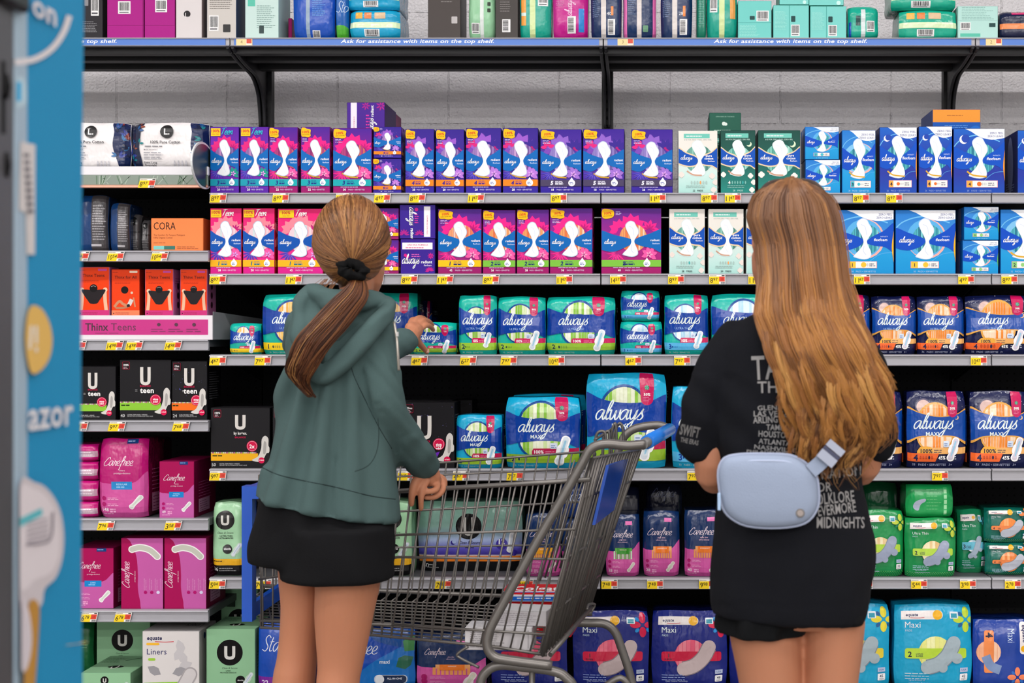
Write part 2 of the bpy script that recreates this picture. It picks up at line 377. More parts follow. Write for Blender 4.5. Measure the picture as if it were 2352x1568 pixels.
        if not vert: s.rect(x0 + dx * .1, y0 + dy * .08, x1 - dx * .15, y0 + dy * .16, '55555A')
    def strips(s, cx, cy, rx, ry, n, cols, seed=2):   # wrapped pads seen through an oval window; ry in widths
        r = random.Random(seed); s.part = 'window'; s.ell(cx, cy, rx, cols[-1], ry)
        for i in range(n):
            a = -1 + 2 * i / n; b = a + 2 / n * .86; am, bm = (math.sqrt(max(0, 1 - a * a)), math.sqrt(max(0, 1 - b * b)))
            s.poly([(cx + rx * a, cy - ry * am * s.asp), (cx + rx * b, cy - ry * bm * s.asp), (cx + rx * b, cy + ry * bm * s.asp), (cx + rx * a, cy + ry * am * s.asp)], cols[r.randrange(len(cols) - 1)])
        s.part = None
    def petals(s, cx, cy, r, n, col, a0=0, a1=2 * PI, wd=.28, vein=None):
        for i in range(n):
            a = a0 + (a1 - a0) * i / max(1, n - (a1 - a0 < 6.2)); c, q = math.cos(a), math.sin(a); P = []
            for u, v in ((.1, 0), (.4, wd * .5), (.7, wd * .45), (1, 0), (.7, -wd * .45), (.4, -wd * .5)):
                x, y = u * r, v * r; P.append((cx + x * c - y * q, cy + (x * q + y * c) * s.asp))
            s.poly(P, col)
class Card:     # rigid carton
    def __init__(s, w, h, d): s.w, s.h, s.d = w, h, d; s.kind = 'card'; s.off = .00003; s.base = .0002; s.nodes = None
    def face(s, f):
        w, h, d = s.w, s.h, s.d
        return {'front': lambda u, v, n: (u - w / 2, -n, v), 'right': lambda u, v, n: (w / 2 + n, u, v), 'left': lambda u, v, n: (-w / 2 - n, d - u, v), 'top': lambda u, v, n: (u - w / 2, v, h + n)}[f]
    def body(s, mb, mat, side, top, back):
        w, h, d = s.w / 2, s.h, s.d; b = .0012
        mb.box(-w, 0, 0, w, d, h, side, b)
        mb.poly([(-w + b, -.00008, b), (w - b, -.00008, b), (w - b, -.00008, h - b), (-w + b, -.00008, h - b)], mat)
        if top is not side: mb.poly([(-w + b, b, h + .0001), (w - b, b, h + .0001), (w - b, d - b, h + .0001), (-w + b, d - b, h + .0001)], top)
class Film:     # soft plastic pack: bulged, rounded, slightly crumpled
    N = 12
    def __init__(s, w, h, d, seed=0, bulge=None, rnd=1.0):
        s.w, s.h, s.d = w, h, d; s.kind = 'film'; s.off = .00008; s.base = .0003; s.seed = seed; s.rnd = rnd
        s.nodes = [-1 + 2 * i / s.N for i in range(s.N + 1)]; s.nodes[0] = -1.0; s.b = bulge if bulge is not None else .04 * min(w, h) + .002
        s.nodes = [math.copysign(abs(t) ** .8, t) for t in s.nodes]
        r = random.Random(seed); s.ph = [r.uniform(0, 6.28) for _ in range(8)]; s.am = r.uniform(.6, 1.3)
    def lerp(s, f, t):
        t = max(-1, min(1, t)); N = s.nodes
        for i in range(len(N) - 1):
            if t <= N[i + 1]: k = (t - N[i]) / (N[i + 1] - N[i]); return f(N[i]) * (1 - k) + f(N[i + 1]) * k
        return f(1)
    def front(s, u, v, n):
        a, b = 2 * u / s.w - 1, 2 * v / s.h - 1; L = s.lerp; e = min(.014, s.d * .3) * s.rnd; ph, am = s.ph, s.am
        y = e * (L(lambda t: t ** 8, a) + L(lambda t: t ** 8, b)) - s.b * .5 * (L(lambda t: 1 - t * t, a) + L(lambda t: 1 - t * t, b))
        y += .0016 * am * (L(lambda t: math.sin(5 * t + ph[0]), a) + L(lambda t: math.sin(6 * t + ph[1]), b))
        x = a * (1 - .045 * s.rnd * L(lambda t: t ** 6, b)) + .012 * L(lambda t: math.sin(4 * t + ph[2]), b) * a * a * a
        z = b * (1 - .03 * s.rnd * L(lambda t: t ** 6, a)) + (.012 * L(lambda t: math.sin(4 * t + ph[3]), a) if b > 0 else 0) * b ** 3
        z = max(z, -1)
        return (x * s.w / 2, y - n + s.b * .3, s.h / 2 + z * s.h / 2)
    def face(s, f):
        w, h, d = s.w, s.h, s.d
        if f == 'front': return s.front
        if f == 'right': return lambda u, v, n: (w / 2 + .004 * math.sin(PI * u / d) + n + .0015, u, v)
        if f == 'left': return lambda u, v, n: (-w / 2 - .004 * math.sin(PI * u / d) - n - .0015, d - u, v)
        return lambda u, v, n: (u - w / 2, v, h + .003 + n)
    def body(s, mb, mat, side, top, back):
        N = s.nodes; w, h, d = s.w, s.h, s.d
        rows = [[s.front((a + 1) / 2 * w, (b + 1) / 2 * h, 0) for a in N] for b in N]; mb.grid(rows, mat)
        loop = rows[0][:] + [r[-1] for r in rows[1:-1]] + rows[-1][::-1] + [r[0] for r in rows[1:-1]][::-1]
        ring = [loop]
        for t, k in ((.12, 1.0), (.5, 1.008), (.88, 1.0), (.97, .95), (1, .8)):
            R = []
            for (x, y, z) in loop: zz = h / 2 + (z - h / 2) * k; R.append((x * k, max(y, 0) * (1 - t) + d * t, max(zz, 0)))
            ring.append(R)
        mb.grid(ring, side, True, True, False); mb.poly(ring[-1], side)
def pack(shape, art, base, side=None, top=None, name='box', sideart=None, topart=None, leftart=None):
    """returns the thing: one mesh (body + print) with its window as a child"""
    K = shape.kind; mat = lambda c, k=None: c if isinstance(c, bpy.types.Material) else M(c, k or K)
    mb = MB(); shape.body(mb, mat(base), mat(side or base), mat(top or side or base), None)
    subs = {}
    for fc, A in (('front', art), ('right', sideart), ('left', leftart), ('top', topart)):
        if not A: continue
        f = shape.face(fc); g = shape.nodes if fc == 'front' else None
        if g: gx = [(t + 1) / 2 * A.w for t in g]; gy = [(t + 1) / 2 * A.h for t in g]
        m = .001
        for tris, col, lay, part, kd in A.items:
            tgt = mb if part is None else subs.setdefault(part, MB()); mt = mat(col, kd); n = shape.base + shape.off * lay
            for t in tris:
                xs = [p[0] for p in t]; ys = [p[1] for p in t]; x0, x1, y0, y1 = min(xs), max(xs), min(ys), max(ys)
                if x1 < m or y1 < m or x0 > A.w - m or y0 > A.h - m: continue
                if x0 < m or y0 < m or x1 > A.w - m or y1 > A.h - m: t = clipr(t, m, A.w - m, m, A.h - m)
                if not t: continue
                if not g: tgt.poly([f(x, y, n) for x, y in t], mt); continue
                ix = [i for i in range(len(gx) - 1) if gx[i + 1] > x0 and gx[i] < x1]; iy = [i for i in range(len(gy) - 1) if gy[i + 1] > y0 and gy[i] < y1]
                if len(ix) <= 1 and len(iy) <= 1: tgt.poly([f(x, y, n) for x, y in t], mt, True); continue
                for i in ix:
                    for j in iy:
                        q = clipr(t, gx[i], gx[i + 1], gy[j], gy[j + 1])
                        if q: tgt.poly([f(x, y, n) for x, y in q], mt, True)
    o = mb.build(name)
    for k, b in subs.items():
        if b.v: b.build(k, o)
    return o
z = zM(391); r = empty('shelf', ((XB[0] + XB[1]) / 2, YM, z)); tag(r, 'left bay highest shelf with white lip, green patterned strip and copper edge', 'shelf', 'display shelves')
X = (XB[0] - XB[1]) / 2 + .002; mb = MB(); mb.box(X, .012, -.03, -X, YB - YM - .002, 0, DARK); mb.build('deck', r)
mb = MB(); mb.box(X, -.004, -.016, -X, .012, .012, M('E2E0E4', 'plastic'), .002); mb.build('white_lip', r)
mb = MB(); mb.box(X, -.006, -.046, -X, .0, -.016, M('7E8C80', 'plastic')); rr = random.Random(2)
for k in range(60): x = X + rr.random() * 1.2; a = rr.uniform(-.03, .03); mb.poly([(x, -.0063, -.0445), (x + .003, -.0063, -.0445), (x + a + .003, -.0063, -.0175), (x + a, -.0063, -.0175)], M(rr.choice(('4E7050', '9FB0A0', '5E7A66')), 'plastic'))
mb.build('patterned_strip', r)
mb = MB(); mb.box(X, -.010, -.056, -X, .004, -.046, M('D8A08A', 'metal'), .002); mb.build('copper_edge', r)
c = Vector((XB[1] - .008, YM - .03, zM(383))) - Vector(r.location); mb = MB()
a = [(c.x - .003, c.y + .115 * math.cos(t), c.z + .072 * math.sin(t)) for t in [2 * PI * k / 36 for k in range(36)]]; b = [(x + .005, y, z) for x, y, z in a]
mb.grid([a, b], M('D8DCDC', 'plastic'), True, False, True)
for s, q in ((-1, c.x - .0034), (1, c.x + .0024)): mb.poly([(q, c.y + .108 * math.cos(t), c.z + .066 * math.sin(t)) for t in [2 * PI * k / 36 for k in range(36)]], M('1E2A26', 'plastic'))
vs, fs, x0, x1 = textgeo('L.', .02, 0)
for f in fs: mb.poly([(c.x - .004, c.y + .05 - (vs[i][0] - x0) * .11, c.z - .03 + vs[i][1] * .08) for i in f], M('E8E8E4', 'plastic'))
mb.build('round_sign', r)
# ============================================================ artwork of each kind of pack
def hourglass(A, k=1.0, cx=.51, y0=.27, y1=.80, line='B9C3DC', white='F1F3F8', tilt=.10):
    P = [(-.12, .94), (-.04, 1), (.05, .97), (.10, .86), (.15, .76), (.15, .65), (.09, .53), (.055, .44), (.08, .33), (.13, .2), (.13, .06), (.0, .0), (-.19, .05), (-.2, .1), (-.09, .24), (-.02, .38), (-.02, .48), (-.06, .6), (-.12, .74), (-.15, .86)]
    f = lambda s: [(cx + a * k * s + (.5 - b) * 0, y0 + (y1 - y0) * (.5 + (b - .5) * (1 + (s - 1) * .35))) for a, b in P]
    A.smooth(f(1.1), line, 3); A.smooth(f(1.0), white, 3)
    g = y1 - y0
    A.ribbon([(cx - .07 * k, y0 + .86 * g), (cx + .02 * k, y0 + .8 * g), (cx + .05 * k, y0 + .6 * g)], .008, 'CBD6EA', 4)
    A.ribbon([(cx + .0 * k, y0 + .33 * g), (cx - .02 * k, y0 + .2 * g), (cx + .04 * k, y0 + .1 * g)], .008, 'CBD6EA', 4)
def slimpad(A, cx, cy, L, rot=-.35, wings=True, body='E4EEF2', core='A9D6E8', edge='FFFFFF'):
    """a winged pad drawn L widths long"""
    c, q = math.cos(rot), math.sin(rot)
    def T(P): return [(cx + (x * c - y * q) * L, cy + (x * q + y * c) * L * A.asp) for x, y in P]
    if wings: A.smooth(T([(-.1, .2), (-.19, .1), (-.19, -.12), (-.1, -.22), (.1, -.22), (.19, -.12), (.19, .1), (.1, .2)]), edge, 2)
    A.smooth(T([(-.14, .42), (0, .5), (.14, .42), (.14, .15), (.12, -.15), (.16, -.4), (0, -.5), (-.16, -.4), (-.12, -.15), (-.14, .15)]), edge, 3)
    A.smooth(T([(-.09, .4), (0, .46), (.09, .4), (.085, .12), (.075, -.15), (.1, -.38), (0, -.45), (-.1, -.38), (-.075, -.15), (-.085, .12)]), body, 3)
    A.smooth(T([(-.035, .3), (0, .34), (.035, .3), (.03, -.2), (0, -.3), (-.03, -.2)]), core, 3)
RAD = {  # top, middle, bottom gradient; band; number; text colour of number; petal colours; window strips
    'teenp': (['5B1FA0', '7A2CB0', '5A22A8'], '1E9DB4', '3', '2B2C86', ['E0257F', '2AA9A0', '7A2DB5'], ['8D6DA8', 'C08BC0', '5E4A88', '6B5590']),
    'mag3': (['4A1E96', '8A1E90', 'A01465'], '19A8B0', '3', '1B2E82', ['E81F86', 'F0308F', 'F0622A'], ['B0407A', '8C2C70', 'D06A60', '7A2A60']),
    'ind4': (['35208C', '4A2C9C', '33259A'], 'F6861E', '4', '33208A', ['7D47B5', 'D8267F', '9A5AC8'], ['9A78B8', 'C8A0D0', '6E4A92', '7A5A98']),
    'vio5': (['3B1E92', '5D38A6', '2A1C96'], '4A4060', '5', 'F2F0FF', ['7D47B5', 'E0257F', '8F62C8'], ['8E7BC0', 'B8A6DC', '6B58A0', '7A68B0']),
    'mag1': (['4A2590', '9A2690', '9C1A62'], 'F8C21A', '1', '1B2E6A', ['F0248C', 'E81F86', 'F38B4A'], ['F0A070', 'F6C8B0', 'E87850', 'C86070']),
    'mag2': (['54248E', 'B0228A', 'A01663'], '7DC242', '2', '1B2E6A', ['F0248C', 'E81F86', 'F07038'], ['F0A060', 'E87840', 'F6D0B0', 'C85A60']),
    'teen1': (['E51E6E', 'EE2E8A', 'D81E8C'], 'F8B51E', '1', '1B6E8A', ['F4899A', 'C46AC0', 'F0609A'], ['E8D0D8', 'D0E0E0', 'F4B8C0', 'E6C8D0'])}
def radiant(w, h, sc, count='22', d=.13):
    g, band, num, nc, pc, wc = RAD[sc]; A = Art(w, h); K = Card(w, h, d); k = min(1.15, .62 / A.asp); teen = sc[:4] == 'teen'
    base = M(((0, g[2]), (.45, g[1]), (1, g[0])), 'card')
    A.petals(.5, .70, .36 * k, 5, pc[0], .5, PI - .4, .5); A.petals(.3, .68, .26 * k, 4, pc[0], PI * .5, PI * 1.1, .5); A.petals(.8, .68, .24 * k, 5, pc[0], 0, PI * .9, .4); A.petals(.8, .68, .15 * k, 5, 'C01878', 0, PI * .9, .3)
    if sc in ('ind4', 'vio5'): A.petals(.5, .72, .34 * k, 5, pc[2], .3, PI, .5); A.petals(.82, .7, .26 * k, 6, '3A2590', 0, PI, .4); A.petals(.18, .72, .18 * k, 4, pc[1], .3, PI, .5)
    A.strips(.53, .55, .34 * k, .34 * k, 13, wc)
    A.petals(.26, .32, .27 * k, 9, pc[0] if sc[0] == 'm' else '4A3AB8', PI * .6, PI * 1.75, .14); A.petals(.26, .32, .22 * k, 8, 'F060B0' if sc[0] == 'm' else '8A78E0', PI * .65, PI * 1.7, .04)
    A.petals(.8, .30, .2 * k, 6, {'teenp': '1E9A8A', 'ind4': 'B878D8', 'vio5': 'A070D0'}.get(sc, 'F45AA5'), -.6, PI + .3, .5); A.petals(.8, .3, .09 * k, 5, 'F8A0C8' if sc[0] == 'm' else 'D8A0E8', 0, PI * 2, .4)
    if sc[0] in 'm': A.petals(.88, .38, .2 * k, 5, pc[2], 0, PI * .8, .3)
    blue = '0666B6' if sc != 'teen1' else '0A52AE'
    A.smooth([(-.02, .66), (.2, .60), (.5, .53), (.5, .46), (.38, .40), (.2, .34), (-.02, .38), (-.1, .5)], blue, 4)
    A.smooth([(1.02, .68), (.82, .62), (.58, .54), (.56, .47), (.7, .42), (.86, .39), (1.02, .33), (1.1, .5)], blue, 4)
    if not teen and sc != 'mag1' and sc != 'mag2': A.ribbon([(.5 - .25 * k, .31), (.5 - .1 * k, .26), (.5 + .14 * k, .245)], .035 * k, 'C99A2E', 4)
    hourglass(A, k)
    A.script('always', .05, .462, .036, 'FFFFFF', 0, .33 + .02 * k, .2)
    A.text('radiant', .97, .5, .034, 'FFFFFF', 1, .28, .01); A.text('flexfoam', .97, .455, .022, 'CFE3FF', 1, .22, .01)
    if teen:
        A.rect(.03, .86, .36, .975, 'F9CB1C'); A.text('100%', .19, .915, .042, 'D02030', .5, .28, .03); A.text('LEAK FREE', .19, .88, .016, 'B01C2C', .5, .28, .01)
        A.script('Teen', .4, .885, .055, '2FC1D6' if sc == 'teenp' else 'FFFFFF', 0, .55, .2)
    else:
        A.smooth([(.03, .86), (.03, .975), (.14, .985), (.2, .97), (.34, .955), (.33, .9), (.34, .86), (.25, .84), (.15, .85)] if k > .8 else [(.02, .86), (.02, .98), (.15, .98), (.21, .95), (.2, .87), (.1, .84)], 'FBBF14', 3)
        A.text('100%', .18 if k > .8 else .11, .905, .036, 'D0281E', .5, .24 if k > .8 else .15, .03, 0, .08); A.text('LEAK & ODOR FREE', .18 if k > .8 else .11, .875, .016, '402010', .5, .24 if k > .8 else .15, .01, 0, .06)
        A.lines(.06 if k > .8 else .24, .82 if k > .8 else .94, .26 if k > .8 else .34, 3, .022, 'C9B4E8')
    A.rect(0, .115, 1, .215, band); A.text(num, .28 if k > .8 else .38, .135, .058, nc, .5, None, .04, .15)
    A.lines(.36, .185, .6, 2, .018, nc); A.lines(.36, .14, .62, 1, .018, nc, .02)
    A.ell(.76, .165, .085 * k, 'FFFFFF'); A.poly([(.76 - .07 * k, .185), (.76 + .07 * k, .185), (.76, .165 + .14 * k * A.asp)], 'FFFFFF'); A.lines(.76 - .055 * k, .165, .76 + .055 * k, 2, .02, '3C4FA0', .01)
    A.lines(.2, .095, .8, 1, .02, 'D9C9EE', .008); A.text(count, .3, .045, .03, 'FFFFFF', .5, None, .02); A.text('PADS • SERVIETTES', .4, .048, .022, 'E4DAF6', 0, .42)
    R = Art(d, h); R.rect(0, .115, 1, .215, band); R.petals(.5, .6, .7, 7, pc[0]); R.lines(.15, .85, .9, 5, .03, 'D8C8F0')
    return pack(K, A, base, {'teenp': '3D1580', 'mag3': '6B1460', 'ind4': '2A1A70', 'vio5': '24166E', 'mag1': '6A1A66', 'mag2': '6A1560', 'teen1': 'B3103A'}[sc], g[0], sideart=R)
def radside(w, h, rot=False, d=.1, top='2F1C80'):   # end of a small indigo carton, with the panel "OPEN PACK FROM BACK"
    A = Art(w, h); K = Card(w, h, d)
    if rot:
        A.rect(.68, .05, .86, .95, 'F2EEF4'); A.text('OPEN PACK FROM BACK', .79, .12, .035, 'D0286A', 0, .8, .01, 0, PI / 2)
        A.petals(.12, .12, .16, 7, 'B0208A', 0, PI); A.petals(.55, .12, .14, 7, 'B0208A', 0, PI); A.ell(.47, .86, .05, 'D81E8A'); A.lines(.42, .7, .54, 5, .06, 'D838A0')
        A.script('always', .27, .93, .11, 'FFFFFF', 0, .6, .2, -PI / 2); A.text('radiant', .31, .3, .09, 'FFFFFF', 0, .3, .02, 0, -PI / 2)
    else:
        A.rect(.05, .71, .93, .9, 'F4F0F6'); A.text('OPEN PACK FROM BACK', .5, .815, .045, 'D0286A', .5, .6, .01); A.lines(.15, .74, .85, 1, .05, 'E07AA0', .03)
        A.ell(.14, .54, .045, 'D81E8A'); A.ell(.2, .5, .05, 'D81E8A'); A.lines(.32, .55, .62, 2, .055, 'D860B8'); A.petals(.88, .52, .1, 8, 'D81E8A'); A.petals(.85, .08, .14, 8, 'C01E8A', .3, PI)
        A.script('always', .04, .3, .14, 'FFFFFF', 0, .52, .19); A.text('radiant', .6, .31, .08, 'FFFFFF', 0, .32, .02); A.text('flexfoam', .68, .23, .05, 'E8E0FF', 0, .22, .01)
    return pack(K, A, '3A2190', '2A176E', top)
def cotton(w, h, dark, count, d=.12):
    A = Art(w, h); K = Card(w, h, d)
    base = M(((0, '24897E'), (.35, '226B62'), (.6, '1F5A50'), (1, '1C4B43')), 'card') if dark else M(((0, 'A9D8D0'), (.3, 'C9E6E0'), (.6, 'E4E2DA'), (1, 'E9E2DA')), 'card')
    A.rect(.14, .88, .8, .95, '6FC4B4'); A.lines(.2, .905, .74, 1, .02, 'E8F5F0', .015); A.text('# IS FOR ZERO LEAKS, ZERO FEEL', .5, .845, .02, 'BFE0D6' if dark else '9AA8A4', .5, .7, .01)
    if dark: A.ell(.82, .78, .075, 'D8E8C8'); A.ell(.785, .80, .07, '1F5A50')
    A.strips(.52, .55, .36, .36, 12, ['7FC4B4', '5AA898', 'A6DACC', '3B7F74'] if dark else ['6FA89C', '8CC4B6', '4E8478', '4E8478'])
    for e, o in (('F0D0A8', .02), ('0C50B4', 0)):
        A.smooth([(-.02, .72 + o), (.2, .64 + o), (.47, .57 + o), (.47, .47 - o), (.3, .44 - o), (.12, .46 - o), (-.02, .50 - o), (-.1, .6)], e, 4)
        A.smooth([(1.02, .73 + o), (.85, .65 + o), (.58, .57 + o), (.56, .49 - o), (.7, .46 - o), (.86, .45 - o), (1.02, .41 - o), (1.1, .6)], e, 4)
    hourglass(A, 1.1, .52, .28, .84, 'DCE8E8', 'F4F6F4')
    if not dark or count != '24': A.ribbon([(.22, .36), (.38, .3), (.6, .29)], .035, 'C99A80', 4)
    A.script('always', .06, .54, .038, 'FFFFFF', 0, .34, .2); A.text('pure', .78, .585, .036, 'FFFFFF', .5, .2, .015); A.text('cotton', .78, .54, .036, 'FFFFFF', .5, .3, .015); A.text('flexfoam', .84, .505, .022, 'FFFFFF', .5, .2, .01)
    for x, y in ((.08, .3), (.86, .28), (.9, .06), (.95, .18)):
        for a in range(4): A.ell(x + .035 * math.cos(a * 1.6), y + .02 * math.sin(a * 1.6), .045, 'F2E9E2' if dark else 'E9DCD4')
    for i in range(6): A.ell(.34 + i * .075, .175, .02, ['F0A060', '40B0B0'][count > '25'] if i == (4 if dark else 3) else ('78B8AE' if dark else 'A8C4BE'), .045)
    A.text('4' if dark else '', .25, .15, .05, 'F2F2EE', .5, None, .03); A.lines(.2, .12, .85, 2, .025, 'A0D0C8' if dark else '90A8A4', .008); A.text(count + '   PADS', .5, .035, .026, 'A8DAD0' if dark else '3A4A4A', .5, None, .02)
    return pack(K, A, base, '173F38' if dark else 'C9CFC9', '1C4B43' if dark else 'D9D6CE')
FLX = {'day': (['1B8FD0', '2A86D6', '1279CC'], '0C4CC0'), 'night': (['2A2A9A', '1B4FB8', '1450B4'], '0C50C0')}
def flex(w, h, sc, num, count, d=.13, edge='F8B51E'):
    g, bow = FLX[sc]; A = Art(w, h); K = Card(w, h, d); n = sc == 'night'; k = min(1.1, .72 / A.asp)
    base = M(((0, '1590D0'), (.3, '1E9AD8'), (.6, '3E8ED8'), (1, '2378CC')) if not n else ((0, '1A4CB0'), (.3, '2A3AA0'), (.6, '2440A8'), (1, '1F62C4')), 'card')
    A.ribbon([(-.1, .55), (.1, .8), (.5, .9), (.9, .8)], .02, '6FBBEA', 6); A.ribbon([(.6, .2), (.8, .32), (1.1, .34)], .008, '5FB0E8', 6)
    A.smooth([(.2, 1.05), (.35, .95), (.55, .86), (.8, .83), (1.1, .9), (1.1, 1.1)], 'F4F6FA', 5)
    A.text('ZERO FEEL', .97, .915, .03, '2B3C86', 1, .46 if k > .8 else .34, .008); A.text('ZERO LEAKS', .97, .865, .03, '2B3C86', 1, .48 if k > .8 else .36, .008)
    if not n: A.ell(.52, .55, .43 * k, 'F3B0A8'); A.ell(.5, .56, .41 * k, '7FC0E8' if k > .9 else '5AAEE4')
    A.strips(.53, .54, .33 * k, .33 * k, 14, ['4FB0BC', '7CCCD0', '2C7C94', 'E08A88', '3A98A8', '1A4A6A'])
    if n: A.ell(.2, .83, .085, 'F2F2FA'); A.ell(.235, .845, .08, '2548AE')
    A.smooth([(-.02, .72), (.2, .65), (.48, .55), (.46, .46), (.34, .4), (.18, .37), (-.02, .42), (-.1, .55)], bow, 4)
    A.smooth([(1.02, .80), (.84, .68), (.6, .56), (.56, .48), (.7, .44), (.86, .42), (1.02, .34), (1.1, .55)], bow, 4)
    hourglass(A, k, .51, .24, .86, 'CFDDF0', 'EEF2F6')
    if k > .95 or n: A.ribbon([(.5 - .26 * k, .34), (.5 - .12 * k, .28), (.5 + .16 * k, .26)], .035 * k, 'D8A838', 4)
    A.script('always', .06, .495, .048, 'FFFFFF', 0, .35, .2); A.text('flexfoam', .78, .515, .042, 'FFFFFF', .5, .34, .012, .2); A.text('INFINITY', .84, .575, .02, 'CFE0FF', .5, .18)
    A.rect(.25, .095, .86 if k > .8 else .72, .2, 'F0A0A8'); A.rect(.26, .1, .85 if k > .8 else .71, .195, 'F1EEE8'); nb = {'1': 'F8C03A', '2': '8FCB7A', '3': '48B8C8', '4': 'F8A94A'}[num]
    A.rect(.26, .1, .37, .195, nb); A.text(num, .315, .12, .05, '20203A', .5, None, .03); A.ell(.5, .147, .045, nb if num != '4' else 'E8702A')
    for i in range(3): A.ell(.56 + .035 * i, .147, .012, 'C8C8C8', .03)
    A.lines(.67 if k > .8 else .6, .155, .83 if k > .8 else .7, 2, .03, '50506A', .01); A.text(count + '   PADS • SERVIETTES', .5, .03, .026, 'A8D4F2' if not n else '8FA8E0', .5, .62)
    if edge: A.smooth([(1.02, .75), (.985, .6), (.965, .42), (.985, .25), (1.02, .12), (1.1, .4)], edge, 4)
    Ls = Art(d, h); Ls.ell(.5, .5, .2, '7C86B0', .5); Ls.lines(.2, .2, .8, 4, .04, '8090C0')
    return pack(K, A, base, '1B2458' if n else '1462AC', '1A4CB0' if n else 'D8E4F0', leftart=Ls)
ULT = {  # field, field2, window strips, band, number, number colour, ribbon
    'teal1': ('10B6A4', ['F3B24A', 'F6EAD8', 'F8C86A', 'F9F2E6'], 'F6D21C', '1', '1A2A3A', 'C8145A'),
    'teal2': ('10B8A6', ['8CC63F', 'F2F4E6', 'DCEBB8', 'E8F2D0'], '9CC93A', '2', '16304A', 'D0145E'),
    'teal3': ('10B8AA', ['CFE6F2', 'F4F8FC', 'A8D4EC', 'E4F0F8'], '56B6E6', '3', '0F3C9A', 'D0245E'),
    'maxi2': ('12ACD8', ['8CC63F', 'EEF4D8', 'CFE6A0', 'E8F0C8'], '93BC2E', '2', '16304A', 'B8124A'),
    'maxi3': ('12ACD8', ['CFE6F2', 'F4F8FC', 'A8D4EC', 'E4F0F8'], '56B6E6', '3', '0F3C9A', 'B8124A'),
    'night': ('121A4A', ['F08A2A', 'F8D8B8', 'F6A860', 'F8E8D8'], 'F2682A', '4', '101A4A', 'F2B468')}
